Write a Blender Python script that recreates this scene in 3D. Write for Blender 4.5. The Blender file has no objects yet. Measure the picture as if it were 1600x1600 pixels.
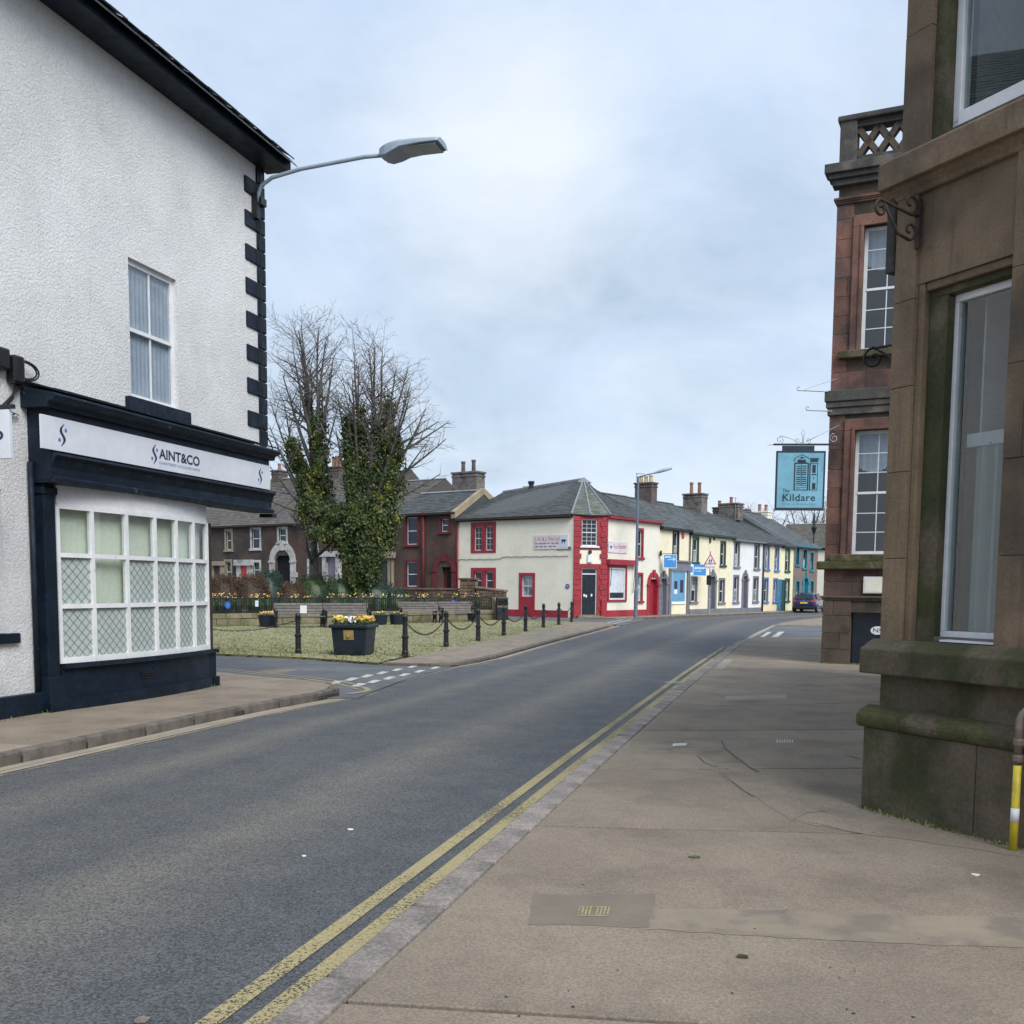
import bpy, math, random
from math import sin, cos, pi, radians, sqrt, atan2
from mathutils import Vector, Matrix
random.seed(7)
rnd = random.random
def ru(a, b): return a + (b - a) * rnd()

# ------------------------------------------------------------------ camera, sky, sun, exposure
sc = bpy.context.scene
col = sc.collection
FPX, PX, PY, PITCH, ROLL, EYE = 1602.0, 800.0, 1066.0, 0.0924, 0.008, 1.6
cam = bpy.data.cameras.new('camera'); cam_ob = bpy.data.objects.new('camera', cam); col.objects.link(cam_ob)
RC = Matrix.Rotation(pi / 2 - PITCH, 3, 'X') @ Matrix.Rotation(ROLL, 3, 'Z')
cam.sensor_width = 36.0; cam.lens = FPX / 1600 * 36; cam.shift_y = (PY - 800) / 1600
cam.clip_start = .05; cam.clip_end = 6000
cam_ob.location = (0, 0, EYE); cam_ob.rotation_euler = RC.to_euler()
sc.camera = cam_ob

SUN_EL, SUN_AZ = radians(44), atan2(.52, -.855)          # azimuth measured from +Y towards +X
world = bpy.data.worlds.new('World'); sc.world = world; world.use_nodes = True
wn = world.node_tree; wn.nodes.clear()
def wnode(t, **k):
    n = wn.nodes.new(t)
    for a, b in k.items(): setattr(n, a, b)
    return n
sky = wnode('ShaderNodeTexSky'); sky.sky_type = 'NISHITA'; sky.sun_disc = False
sky.sun_elevation = SUN_EL; sky.sun_rotation = SUN_AZ; sky.air_density = 1.5; sky.dust_density = 3
tc = wnode('ShaderNodeTexCoord')
# overcast: cloud layer projected on a flat ceiling (direction / height) so that it thins into bands at the horizon
sep = wnode('ShaderNodeSeparateXYZ'); wn.links.new(tc.outputs['Generated'], sep.inputs[0])
def wmath(op, a, b):
    n = wnode('ShaderNodeMath', operation=op)
    for i, v in enumerate((a, b)):
        if isinstance(v, (int, float)): n.inputs[i].default_value = v
        else: wn.links.new(v, n.inputs[i])
    return n.outputs[0]
zz = wmath('ADD', wmath('ABSOLUTE', sep.outputs[2], 0), .42)
com = wnode('ShaderNodeCombineXYZ')
wn.links.new(wmath('DIVIDE', sep.outputs[0], zz), com.inputs[0]); wn.links.new(wmath('DIVIDE', sep.outputs[1], zz), com.inputs[1])
def wnoise(scale, detail, off, rough=.55):
    mp = wnode('ShaderNodeMapping'); mp.inputs['Location'].default_value = off
    wn.links.new(com.outputs[0], mp.inputs[0])
    n = wnode('ShaderNodeTexNoise'); n.inputs['Scale'].default_value = scale; n.inputs['Detail'].default_value = detail
    n.inputs['Roughness'].default_value = rough; n.inputs['Distortion'].default_value = .35
    wn.links.new(mp.outputs[0], n.inputs['Vector']); return n.outputs[0]
def wramp(src, stops):
    r = wnode('ShaderNodeValToRGB'); e = r.color_ramp.elements
    e[0].position, e[0].color = stops[0][0], (*stops[0][1], 1); e[1].position, e[1].color = stops[-1][0], (*stops[-1][1], 1)
    for p, c in stops[1:-1]:
        x = e.new(p); x.color = (*c, 1)
    wn.links.new(src, r.inputs[0]); return r.outputs[0]
def wmix(fac, a, b, typ='MIX'):
    m = wnode('ShaderNodeMix', data_type='RGBA', blend_type=typ)
    for i, v in ((0, fac), (6, a), (7, b)):
        if isinstance(v, (int, float)): m.inputs[i].default_value = v
        elif isinstance(v, tuple): m.inputs[i].default_value = (*v, 1)
        else: wn.links.new(v, m.inputs[i])
    return m.outputs[2]
cl = wramp(wnoise(1.5, 8, (3.1, 1.7, 0), .56), [(.30, (.35, .45, .58)), (.42, (.455, .56, .71)), (.52, (.54, .65, .82)), (.63, (.63, .73, .88)), (.76, (.76, .83, .93))])
cl = wmix(wramp(wnoise(4.2, 8, (9.3, 4.2, 0), .6), [(.40, (0, 0, 0)), (.72, (1, 1, 1))]), cl, wmix(.45, cl, (.76, .83, .94)))
def thin_patch(x, y, width, amount, base):
    d_ = (RC @ Vector(((x - PX) / FPX, -(y - PY) / FPX, -1))).normalized()
    vm = wnode('ShaderNodeVectorMath', operation='DOT_PRODUCT'); wn.links.new(tc.outputs['Generated'], vm.inputs[0]); vm.inputs[1].default_value = d_
    f_ = wramp(wmath('ADD', vm.outputs['Value'], wmath('MULTIPLY', wmath('SUBTRACT', wnoise(1.9, 8, (x * .01, 2, 0), .62), .5), width * 1.3)), [(1 - width, (0, 0, 0)), (1.0, (amount,) * 3)])
    return wmix(f_, base, (.97, .98, 1.0))
cl = thin_patch(795, 250, .010, .5, cl)        # where the cloud is thinnest and the light comes through
SKYMUL = 4.4
clm = wmix(1.0, cl, (SKYMUL, SKYMUL, SKYMUL), 'MULTIPLY')
skymix = wmix(.93, sky.outputs[0], clm)
bg = wnode('ShaderNodeBackground'); bg.inputs['Strength'].default_value = .12
out = wnode('ShaderNodeOutputWorld')
wn.links.new(skymix, bg.inputs[0]); wn.links.new(bg.outputs[0], out.inputs[0])

sun = bpy.data.lights.new('sun', 'SUN'); sun.energy = 1.5; sun.angle = radians(35); sun.color = (1, .985, .965)
sun_ob = bpy.data.objects.new('sun', sun); col.objects.link(sun_ob)
sd = Vector((sin(SUN_AZ) * cos(SUN_EL), cos(SUN_AZ) * cos(SUN_EL), sin(SUN_EL)))
sun_ob.rotation_euler = sd.to_track_quat('Z', 'Y').to_euler(); sun_ob.location = sd * 60
vs = sc.view_settings; vs.view_transform = 'Standard'; vs.look = 'None'; vs.exposure = 1.15; vs.gamma = 1; vs.use_curve_mapping = False
sc.cycles.use_denoising = True; sc.cycles.max_bounces = 6; sc.cycles.transparent_max_bounces = 12

# ------------------------------------------------------------------ measuring: pixel rays onto planes of the place
CAMP = Vector((0, 0, EYE))
def ray(x, y): return RC @ Vector(((x - PX) / FPX, -(y - PY) / FPX, -1))
def G(x, y, z=0.0):
    d = ray(x, y); t = (z - EYE) / d.z
    return Vector((d.x * t, d.y * t))
class Frame:
    """a vertical facade plane: u to the right seen from outside, v into the building, z up"""
    def __init__(s, p0, p1):
        s.o = Vector(p0[:2]); d = (Vector(p1[:2]) - s.o); s.len = d.length; s.u = d.normalized(); s.n = Vector((-s.u.y, s.u.x)); s.ang = atan2(s.u.y, s.u.x)
    def px(s, x, y, v=0.0):
        d = ray(x, y); c = Vector((0, 0)) - s.o
        t = (v - c.dot(s.n)) / (d.x * s.n.x + d.y * s.n.y)
        p = Vector((d.x * t, d.y * t)) - s.o
        return p.dot(s.u), EYE + d.z * t
    def rect(s, x0, y0, x1, y1, v=0.0):
        """box of the pixel corners (top-left, bottom-right) on the plane"""
        a = s.px(x0, y0, v); b = s.px(x1, y0, v); c = s.px(x0, y1, v); e = s.px(x1, y1, v)
        return (min(a[0], c[0]) * .5 + max(a[0], c[0]) * .5, (b[0] + e[0]) / 2, (c[1] + e[1]) / 2, (a[1] + b[1]) / 2)
    def w(s, u, v, z=0.0):
        p = s.o + s.u * u + s.n * v
        return Vector((p.x, p.y, z))
    def sub(s, u, v=0.0):
        f = Frame(s.w(u, v), s.w(u + 1, v)); return f

# ------------------------------------------------------------------ text meshes (built-in font), made once
TEXT = {}
def prep_text(strings):
    obs = []
    for k, sp in strings:
        c = bpy.data.curves.new('t', 'FONT'); c.body = k; c.size = 1; c.space_character = sp; c.resolution_u = 3; c.offset = .022 if k in ('AINT&CO', 'o') else .008 if k == 'Kildare' else 0
        o = bpy.data.objects.new('t', c); col.objects.link(o); obs.append((k, o))
    dg = bpy.context.evaluated_depsgraph_get()
    for k, o in obs:
        m = bpy.data.meshes.new_from_object(o.evaluated_get(dg))
        vv = [v.co.copy() for v in m.vertices]; ff = [tuple(p.vertices) for p in m.polygons]
        x0 = min(v.x for v in vv); x1 = max(v.x for v in vv); y0 = min(v.y for v in vv); y1 = max(v.y for v in vv)
        TEXT[k] = ([((v.x - x0) / (x1 - x0), (v.y - y0) / (y1 - y0)) for v in vv], ff)
        c = o.data; bpy.data.objects.remove(o); bpy.data.curves.remove(c); bpy.data.meshes.remove(m)
prep_text([('AINT&CO', 1.0), ('CHARTERED ACCOUNTANTS', 1.1), ('o', 1), ('J. H. & J. Fox Ltd', 1.05), ("Fox's Butchers", .95), ('The', 1), ('Kildare', 1.05),
           ('Diner & Restaurant', 1.05), ('Patrol', 1.1), ('N!', 1)])

# ------------------------------------------------------------------ mesh builder
class MB:
    def __init__(s): s.v = []; s.f = []; s.t = []
    def face(s, pts, tint=None):
        n = len(s.v); s.v.extend([tuple(p) for p in pts]); s.f.append(tuple(range(n, n + len(pts)))); s.t.append(rnd() if tint is None else tint); return s
    def poly(s, verts, faces, tint=None):
        n = len(s.v); s.v.extend([tuple(p) for p in verts]); t = rnd() if tint is None else tint
        for f in faces: s.f.append(tuple(n + i for i in f)); s.t.append(t)
        return s
    def box(s, x0, x1, y0, y1, z0, z1, tint=None):
        if x0 > x1: x0, x1 = x1, x0
        if y0 > y1: y0, y1 = y1, y0
        if z0 > z1: z0, z1 = z1, z0
        return s.poly([(x0, y0, z0), (x1, y0, z0), (x1, y1, z0), (x0, y1, z0), (x0, y0, z1), (x1, y0, z1), (x1, y1, z1), (x0, y1, z1)],
                      [(0, 3, 2, 1), (4, 5, 6, 7), (0, 1, 5, 4), (1, 2, 6, 5), (2, 3, 7, 6), (3, 0, 4, 7)], tint)
    def prism(s, pts, d, tint=None):
        """polygon pts (3D) extruded by vector d"""
        d = Vector(d); a = [Vector(p) for p in pts]; b = [p + d for p in a]; n = len(a)
        return s.poly(a + b, [tuple(range(n))[::-1], tuple(range(n, 2 * n))] + [(i, (i + 1) % n, n + (i + 1) % n, n + i) for i in range(n)], tint)
    def profile(s, prof, x0, x1, tint=None):
        """(y,z) section swept along x"""
        return s.prism([(x0, y, z) for y, z in prof], (x1 - x0, 0, 0), tint)
    def bar(s, a, b, r, n=6, r2=None, tint=None, cap=True):
        return s.tube([a, b], [r, r if r2 is None else r2], n, tint, cap)
    def tube(s, pts, rad, n=6, tint=None, cap=True):
        pts = [Vector(p) for p in pts]; m = len(pts)
        if not isinstance(rad, (list, tuple)): rad = [rad] * m
        base = len(s.v); t = rnd() if tint is None else tint
        up = None
        for i, p in enumerate(pts):
            d = (pts[min(i + 1, m - 1)] - pts[max(i - 1, 0)])
            if d.length < 1e-9: d = Vector((0, 0, 1))
            d.normalize()
            if up is None:
                up = Vector((1, 0, 0)) if abs(d.x) < .8 else Vector((0, 1, 0))
            a = (up - d * up.dot(d))
            if a.length < 1e-6: a = d.orthogonal()
            a.normalize(); up = a; b = d.cross(a)
            for k in range(n):
                q = p + (a * cos(2 * pi * k / n) + b * sin(2 * pi * k / n)) * rad[i]; s.v.append(tuple(q))
        for i in range(m - 1):
            for k in range(n):
                s.f.append((base + i * n + k, base + i * n + (k + 1) % n, base + (i + 1) * n + (k + 1) % n, base + (i + 1) * n + k)); s.t.append(t)
        if cap:
            s.f.append(tuple(base + k for k in range(n))[::-1]); s.t.append(t)
            s.f.append(tuple(base + (m - 1) * n + k for k in range(n))); s.t.append(t)
        return s
    def lathe(s, prof, n=12, c=(0, 0), tint=None):
        base = len(s.v); t = rnd() if tint is None else tint; m = len(prof)
        for r, z in prof:
            for k in range(n): s.v.append((c[0] + r * cos(2 * pi * k / n), c[1] + r * sin(2 * pi * k / n), z))
        for i in range(m - 1):
            for k in range(n):
                s.f.append((base + i * n + k, base + i * n + (k + 1) % n, base + (i + 1) * n + (k + 1) % n, base + (i + 1) * n + k)); s.t.append(t)
        s.f.append(tuple(base + k for k in range(n))[::-1]); s.t.append(t)
        s.f.append(tuple(base + (m - 1) * n + k for k in range(n))); s.t.append(t)
        return s
    def text(s, key, u0, u1, z0, z1, v, th=.004):
        vv, ff = TEXT[key]; n = len(s.v)
        s.v.extend([(u0 + a * (u1 - u0), v - th, z0 + b * (z1 - z0)) for a, b in vv])
        for f in ff: s.f.append(tuple(n + i for i in f)); s.t.append(.5)
        return s
    def build(s, name, mat, parent=None, smooth=False, bevel=0, kind=None, loc=None, seg=2):
        me = bpy.data.meshes.new(name); me.from_pydata(s.v, [], s.f); me.update()
        if smooth: me.polygons.foreach_set('use_smooth', [True] * len(me.polygons))
        at = me.attributes.new('tint', 'FLOAT', 'FACE'); at.data.foreach_set('value', s.t)
        me.materials.append(M[mat] if isinstance(mat, str) else mat)
        o = bpy.data.objects.new(name, me); col.objects.link(o)
        if parent: o.parent = parent
        if loc is not None: o.location = loc
        if bevel:
            b = o.modifiers.new('bevel', 'BEVEL'); b.width = bevel; b.segments = seg; b.limit_method = 'ANGLE'; b.angle_limit = radians(40)
        if kind: o['kind'] = kind
        return o
def thing(name, label, cat, loc=(0, 0, 0), rz=0.0, group=None):
    o = bpy.data.objects.new(name, None); o.empty_display_size = .2; col.objects.link(o)
    o.location = loc; o.rotation_euler = (0, 0, rz); o['label'] = label; o['category'] = cat
    if group: o['group'] = group
    return o
def fthing(fr, name, label, cat, u=0.0, z=0.0, v=0.0, group=None): return thing(name, label, cat, fr.w(u, v, z), fr.ang, group)
def tag(o, label, cat, group=None):
    o['label'] = label; o['category'] = cat
    if group: o['group'] = group
    return o
def struct(o): o['kind'] = 'structure'; return o
def copy_tree(o, parent=None):
    c = o.copy(); col.objects.link(c); c.parent = parent
    for ch in list(o.children): copy_tree(ch, c)
    return c

# ------------------------------------------------------------------ procedural materials
M = {}
def mat(name, c, rough=.8, var=.2, vs=2.5, bump=.15, bs=60, c2=None, c2f=(.5, .7), c2s=1.2, rand=0.0, tint=None, metal=0.0, spec=.5, zstain=None, streak=0.0, coat=0, dist=.02, speck=None):
    m = bpy.data.materials.new(name); m.use_nodes = True; nt = m.node_tree; N = nt.nodes; L = nt.links
    b = N['Principled BSDF']; b.inputs['Roughness'].default_value = rough; b.inputs['Metallic'].default_value = metal
    b.inputs['Specular IOR Level'].default_value = spec
    if coat: b.inputs['Coat Weight'].default_value = coat; b.inputs['Coat Roughness'].default_value = .05
    t = N.new('ShaderNodeTexCoord')
    def noise(scale, detail=5, off=0, stretch=None, rough=.6):
        mp = N.new('ShaderNodeMapping'); mp.inputs['Location'].default_value = (off, off * 1.7, off * .6)
        if stretch: mp.inputs['Scale'].default_value = stretch
        L.new(t.outputs['Object'], mp.inputs[0]); n = N.new('ShaderNodeTexNoise'); n.inputs['Scale'].default_value = scale
        n.inputs['Detail'].default_value = detail; n.inputs['Roughness'].default_value = rough; L.new(mp.outputs[0], n.inputs['Vector']); return n.outputs[0]
    def mix(f, a, bb, typ='MIX'):
        x = N.new('ShaderNodeMix'); x.data_type = 'RGBA'; x.blend_type = typ
        for i, v in ((0, f), (6, a), (7, bb)):
            if isinstance(v, (int, float)): x.inputs[i].default_value = v
            elif isinstance(v, tuple): x.inputs[i].default_value = (*v[:3], 1)
            else: L.new(v, x.inputs[i])
        return x.outputs[2]
    def mrange(src, a, bb, lo=0.0, hi=1.0):
        r = N.new('ShaderNodeMapRange'); r.interpolation_type = 'SMOOTHSTEP'; r.inputs[1].default_value = a; r.inputs[2].default_value = bb; r.inputs[3].default_value = lo; r.inputs[4].default_value = hi
        L.new(src, r.inputs[0]); return r.outputs[0]
    cc = c
    if c2: cc = mix(mrange(noise(c2s, 7, 3.3), *c2f), c, c2)
    lo, hi = 1 - var, 1 + var
    val = mrange(noise(vs, 6, 1.1), .3, .7, lo, hi)
    cc = mix(1.0, cc, val, 'MULTIPLY') if False else cc
    hv = N.new('ShaderNodeHueSaturation'); L.new(val, hv.inputs['Value'])
    if isinstance(cc, tuple): hv.inputs['Color'].default_value = (*cc, 1)
    else: L.new(cc, hv.inputs['Color'])
    cc = hv.outputs[0]
    # fine grain
    hv2 = N.new('ShaderNodeHueSaturation'); L.new(mrange(noise(bs * .8, 3, 5), .3, .7, 1 - var * .6, 1 + var * .6), hv2.inputs['Value']); L.new(cc, hv2.inputs['Color']); cc = hv2.outputs[0]
    if speck:                                             # exposed aggregate
        vo = N.new('ShaderNodeTexVoronoi'); vo.inputs['Scale'].default_value = speck[0]; L.new(t.outputs['Object'], vo.inputs['Vector']); sc_ = N.new('ShaderNodeSeparateColor'); L.new(vo.outputs['Color'], sc_.inputs[0])
        h4 = N.new('ShaderNodeHueSaturation'); L.new(mrange(sc_.outputs[0], 0, 1, speck[1], speck[2]), h4.inputs['Value']); L.new(cc, h4.inputs['Color']); cc = mix(.5, cc, h4.outputs[0])
    if streak: cc = mix(mrange(noise(3.0, 5, 8, (6, 6, .35)), .52, .75, 0, streak), cc, (c[0] * .35, c[1] * .36, c[2] * .36))
    if zstain:                                            # growth / splash staining: (z_low, z_high, colour, amount)
        sp = N.new('ShaderNodeSeparateXYZ'); L.new(t.outputs['Object'], sp.inputs[0])
        nz = noise(1.6, 6, 2.2)
        ad = N.new('ShaderNodeMath'); ad.operation = 'MULTIPLY_ADD'; L.new(nz, ad.inputs[0]); ad.inputs[1].default_value = (zstain[1] - zstain[0]) * 1.6; L.new(sp.outputs[2], ad.inputs[2])
        cc = mix(mrange(ad.outputs[0], zstain[0] + (zstain[1] - zstain[0]) * .8, zstain[1] + (zstain[1] - zstain[0]) * .8, zstain[3], 0), cc, zstain[2])
    if rand:
        oi = N.new('ShaderNodeObjectInfo'); h3 = N.new('ShaderNodeHueSaturation'); L.new(mrange(oi.outputs['Random'], 0, 1, 1 - rand, 1 + rand), h3.inputs['Value']); L.new(cc, h3.inputs['Color']); cc = h3.outputs[0]
    if tint:                                              # per-piece colour out of a list
        a = N.new('ShaderNodeAttribute'); a.attribute_name = 'tint'; r = N.new('ShaderNodeValToRGB'); e = r.color_ramp.elements
        r.color_ramp.interpolation = 'LINEAR'
        e[0].position, e[0].color = 0, (*tint[0], 1); e[1].position, e[1].color = 1, (*tint[-1], 1)
        for i, q in enumerate(tint[1:-1]):
            x = e.new((i + 1) / (len(tint) - 1)); x.color = (*q, 1)
        L.new(a.outputs['Fac'], r.inputs[0]); cc = mix(.8, cc, r.outputs[0])
    L.new(cc, b.inputs['Base Color'])
    if bump:
        bp = N.new('ShaderNodeBump'); bp.inputs['Strength'].default_value = bump; bp.inputs['Distance'].default_value = dist; L.new(noise(bs, 6, 7, None, .7), bp.inputs['Height']); L.new(bp.outputs[0], b.inputs['Normal'])
    rr = mrange(noise(vs * 2, 4, 9), .3, .7, max(rough - .1, .02), min(rough + .1, 1)); L.new(rr, b.inputs['Roughness'])
    M[name] = m; return m
def glass(name, tintc, refl=.12, rough=.01):
    m = bpy.data.materials.new(name); m.use_nodes = True; nt = m.node_tree; N = nt.nodes; L = nt.links; N.remove(N['Principled BSDF'])
    tr = N.new('ShaderNodeBsdfTransparent'); tr.inputs[0].default_value = (*tintc, 1)
    gl = N.new('ShaderNodeBsdfGlossy'); gl.inputs['Roughness'].default_value = rough
    fr = N.new('ShaderNodeFresnel'); fr.inputs[0].default_value = 1.5
    ad = N.new('ShaderNodeMath'); ad.operation = 'ADD'; ad.use_clamp = True; ad.inputs[1].default_value = refl; gm_ = N.new('ShaderNodeNewGeometry'); iv = N.new('ShaderNodeMath'); iv.operation = 'SUBTRACT'; iv.inputs[0].default_value = 1; L.new(gm_.outputs['Backfacing'], iv.inputs[1]); L.new(fr.outputs[0], ad.inputs[0])
    t = N.new('ShaderNodeTexCoord'); n = N.new('ShaderNodeTexNoise'); n.inputs['Scale'].default_value = 1.7; L.new(t.outputs['Object'], n.inputs['Vector'])
    bp = N.new('ShaderNodeBump'); bp.inputs['Strength'].default_value = .02; bp.inputs['Distance'].default_value = .03; L.new(n.outputs[0], bp.inputs['Height']); L.new(bp.outputs[0], gl.inputs['Normal'])
    ml = N.new('ShaderNodeMath'); ml.operation = 'MULTIPLY'; L.new(ad.outputs[0], ml.inputs[0]); L.new(iv.outputs[0], ml.inputs[1]); mx = N.new('ShaderNodeMixShader'); L.new(ml.outputs[0], mx.inputs[0]); L.new(tr.outputs[0], mx.inputs[1]); L.new(gl.outputs[0], mx.inputs[2])
    L.new(mx.outputs[0], N['Material Output'].inputs[0]); M[name] = m

mat('roughcast', (.74, .745, .745), .9, .09, .7, 1.0, 30, c2=(.68, .68, .665), c2f=(.5, .72), c2s=.9, streak=.09, zstain=(-.3, .9, (.40, .39, .35), .6), dist=.03)
mat('navy_paint', (.006, .013, .024), .45, .3, 3, .15, 25, c2=(.018, .028, .038), c2f=(.55, .75), spec=.22)
mat('navy_worn', (.008, .015, .026), .55, .3, 5, .4, 30, c2=(.09, .10, .11), c2f=(.64, .72), c2s=7, spec=.25)
mat('white_gloss', (.72, .73, .74), .35, .06, 3, .08, 20, c2=(.5, .49, .45), c2f=(.66, .75), c2s=5)
mat('white_board', (.62, .65, .70), .4, .05, 1.5, .02, 10, streak=.08)
mat('sign_navy', (.02, .018, .075), .4, .05, 5, 0)
mat('sign_blue', (.07, .22, .50), .4, .05, 5, 0)
mat('soffit_cream', (.42, .36, .27), .8, .15, 2, .1, 30)
mat('slate', (.075, .085, .09), .75, .2, 1.2, .3, 30, tint=[(.035, .042, .048), (.058, .064, .068), (.08, .086, .084), (.066, .078, .068)], c2=(.11, .12, .08), c2f=(.6, .8), dist=.01)
mat('slate_pale', (.12, .135, .14), .75, .2, 1.2, .3, 30, tint=[(.055, .063, .068), (.088, .10, .104), (.125, .138, .138)], dist=.01, spec=.3)
mat('slate_green', (.10, .115, .08), .65, .2, 1.0, .3, 30, tint=[(.075, .088, .085), (.12, .13, .11), (.18, .185, .15)], dist=.01)
mat('slate_brown', (.095, .085, .075), .65, .2, 1.0, .3, 30, tint=[(.065, .058, .054), (.095, .085, .07), (.125, .115, .085)], dist=.01)
mat('stone_tan', (.205, .147, .092), .88, .2, 1.4, .45, 70, c2=(.092, .068, .050), c2f=(.44, .64), c2s=.8, rand=.06, streak=.55)
mat('stone_low', (.122, .096, .066), .9, .25, 1.5, .5, 40, c2=(.046, .050, .018), c2f=(.40, .58), c2s=1.3, rand=.08, streak=.35)
mat('stone_moss', (.074, .074, .026), .95, .3, 4, .8, 50, c2=(.12, .098, .066), c2f=(.52, .62), c2s=3, dist=.03)
mat('stone_red', (.185, .092, .068), .9, .22, 1.6, .4, 40, c2=(.085, .055, .048), c2f=(.42, .60), c2s=.9, rand=.16, streak=.45, zstain=(-.3, .9, (.075, .085, .03), .75))
mat('stone_red_dark', (.092, .068, .050), .9, .2, 2, .4, 40, c2=(.05, .045, .03), c2f=(.5, .65), c2s=1.5, rand=.1)
mat('stone_dark', (.055, .052, .048), .9, .3, 2, .5, 40, c2=(.11, .095, .08), c2f=(.5, .65), c2s=2, rand=.1)
mat('mortar', (.12, .10, .08), .95, .2, 3, .4, 60)
mat('brown_wall', (.098, .058, .044), .92, .25, .8, .6, 14, c2=(.065, .05, .04), c2f=(.42, .62), c2s=.7, dist=.03)
mat('brown_wall_dark', (.075, .058, .046), .92, .25, .8, .6, 14, c2=(.045, .04, .034), c2f=(.42, .62), c2s=.7, dist=.03)
mat('buff_stone', (.30, .245, .165), .9, .2, 2, .3, 30)
mat('cream_paint', (.80, .765, .63), .85, .05, .8, .5, 9, c2=(.70, .67, .54), c2f=(.55, .78), streak=.10, zstain=(-.2, .4, (.42, .40, .30), .3), dist=.02)
mat('pale_cream_paint', (.76, .735, .63), .85, .05, .8, .3, 12, c2=(.66, .64, .53), c2f=(.55, .75), streak=.10)
mat('yellow_paint', (.80, .74, .54), .85, .05, .8, .3, 12, c2=(.66, .57, .36), c2f=(.55, .75), streak=.08)
mat('peach_paint', (.78, .67, .44), .85, .05, .8, .3, 12, streak=.06)
mat('lime_paint', (.74, .74, .48), .85, .05, .8, .3, 12, streak=.06)
mat('white_paint', (.74, .74, .73), .85, .04, .8, .3, 12, streak=.07)
mat('red_faded', (.135, .018, .024), .7, .2, 2, .15, 20, c2=(.09, .016, .02), c2f=(.45, .65), rand=.05)
mat('dirty_white', (.46, .45, .43), .8, .2, 2, .2, 20, c2=(.22, .21, .19), c2f=(.52, .66), c2s=2)
mat('red_paint', (.31, .022, .035), .5, .15, 2, .1, 20, c2=(.24, .018, .028), c2f=(.5, .7), rand=.05)
mat('grey_paint', (.17, .18, .21), .6, .12, 3, .15, 20)
mat('lilac_grey_paint', (.20, .18, .22), .6, .12, 3, .15, 20)
mat('green_paint', (.018, .062, .042), .5, .12, 3, .1, 20)
mat('blue_trim', (.09, .20, .43), .5, .1, 3, .1, 20)
mat('teal_paint', (.03, .20, .27), .5, .12, 3, .1, 20)
mat('dusk_brown', (.20, .145, .12), .9, .18, 1, .3, 14)
mat('black_paint', (.008, .009, .012), .35, .2, 4, .1, 30)
mat('black_iron', (.012, .013, .017), .45, .25, 6, .25, 40, c2=(.05, .045, .04), c2f=(.66, .74), c2s=12)
mat('rust_iron', (.04, .024, .018), .75, .3, 8, .5, 40)
mat('lead', (.22, .24, .26), .5, .12, 2, .2, 14)
mat('galvanised', (.36, .38, .40), .45, .1, 4, .1, 30, metal=.6)
mat('lamp_grey', (.27, .33, .39), .4, .06, 3, .03, 20)
mat('lamp_dark', (.12, .16, .21), .35, .08, 3, .05, 40)
mat('clear_lens', (.22, .27, .32), .12, .1, 6, .1, 60)
mat('asphalt_side', (.115, .12, .125), .75, .16, .6, .45, 150, c2=(.085, .09, .098), c2f=(.48, .6), c2s=.8, dist=.01)
mat('concrete_flag', (.240, .195, .147), .9, .13, 1.1, .4, 110, c2=(.192, .156, .118), c2f=(.46, .66), c2s=1.6, rand=.06, dist=.008, speck=(120, .6, 1.35))
mat('concrete_patch', (.248, .203, .150), .9, .16, 2.0, .4, 130, c2=(.17, .145, .115), c2f=(.45, .65), c2s=3, dist=.008)
mat('tar_patch', (.200, .164, .126), .9, .14, 2.0, .6, 140, dist=.01)
mat('pale_patch', (.30, .265, .215), .9, .12, 2.0, .3, 130, dist=.008)
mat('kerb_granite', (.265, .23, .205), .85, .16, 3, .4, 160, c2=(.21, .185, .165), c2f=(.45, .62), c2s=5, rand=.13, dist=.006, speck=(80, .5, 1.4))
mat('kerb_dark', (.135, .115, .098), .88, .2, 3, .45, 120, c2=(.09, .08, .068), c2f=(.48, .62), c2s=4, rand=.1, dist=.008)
mat('channel', (.30, .26, .21), .88, .14, 2, .35, 120, rand=.06, dist=.006)
mat('crack_dirt', (.105, .088, .068), .98, .3, 6, .4, 60)
mat('joint_dirt', (.035, .033, .028), .98, .3, 6, .4, 60)
mat('ground_earth', (.10, .095, .075), .95, .2, .3, .3, 10)
mat('garden_soil', (.055, .06, .028), .95, .3, 1, .6, 12)
mat('white_line', (.50, .48, .43), .7, .12, 6, .2, 120, c2=(.40, .39, .36), c2f=(.58, .66), c2s=14)
mat('bench_wood', (.135, .12, .112), .8, .2, 6, .3, 50, rand=.1)
mat('planter_navy', (.012, .020, .032), .45, .2, 3, .1, 20)
mat('brass', (.42, .29, .11), .45, .12, 5, .1, 40, metal=.3)
mat('stone_block', (.205, .180, .115), .9, .2, 2, .5, 30, c2=(.10, .115, .04), c2f=(.52, .66), c2s=1.4, rand=.16)
mat('rubble', (.16, .115, .08), .92, .25, 4, .6, 25, rand=.3)
mat('cobble', (.22, .20, .125), .85, .2, 1, .3, 50, tint=[(.15, .145, .075), (.21, .20, .115), (.28, .265, .18), (.18, .20, .055)], dist=.01)
mat('moss_bed', (.15, .145, .045), .97, .35, .6, .6, 30, c2=(.16, .145, .085), c2f=(.42, .6), c2s=.5)
mat('grass', (.10, .13, .03), .8, .2, 1, 0, 30, tint=[(.08, .11, .02), (.15, .17, .035), (.24, .23, .08)])
mat('bark', (.085, .076, .070), .92, .25, 3, .6, 20, c2=(.075, .085, .035), c2f=(.5, .65), c2s=1.0)
mat('twig', (.15, .13, .135), .9, .2, 3, 0, 20)
mat('ivy', (.06, .09, .022), .6, .2, .6, 0, 20, tint=[(.018, .036, .013), (.044, .070, .018), (.095, .118, .020), (.25, .22, .02)])
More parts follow.
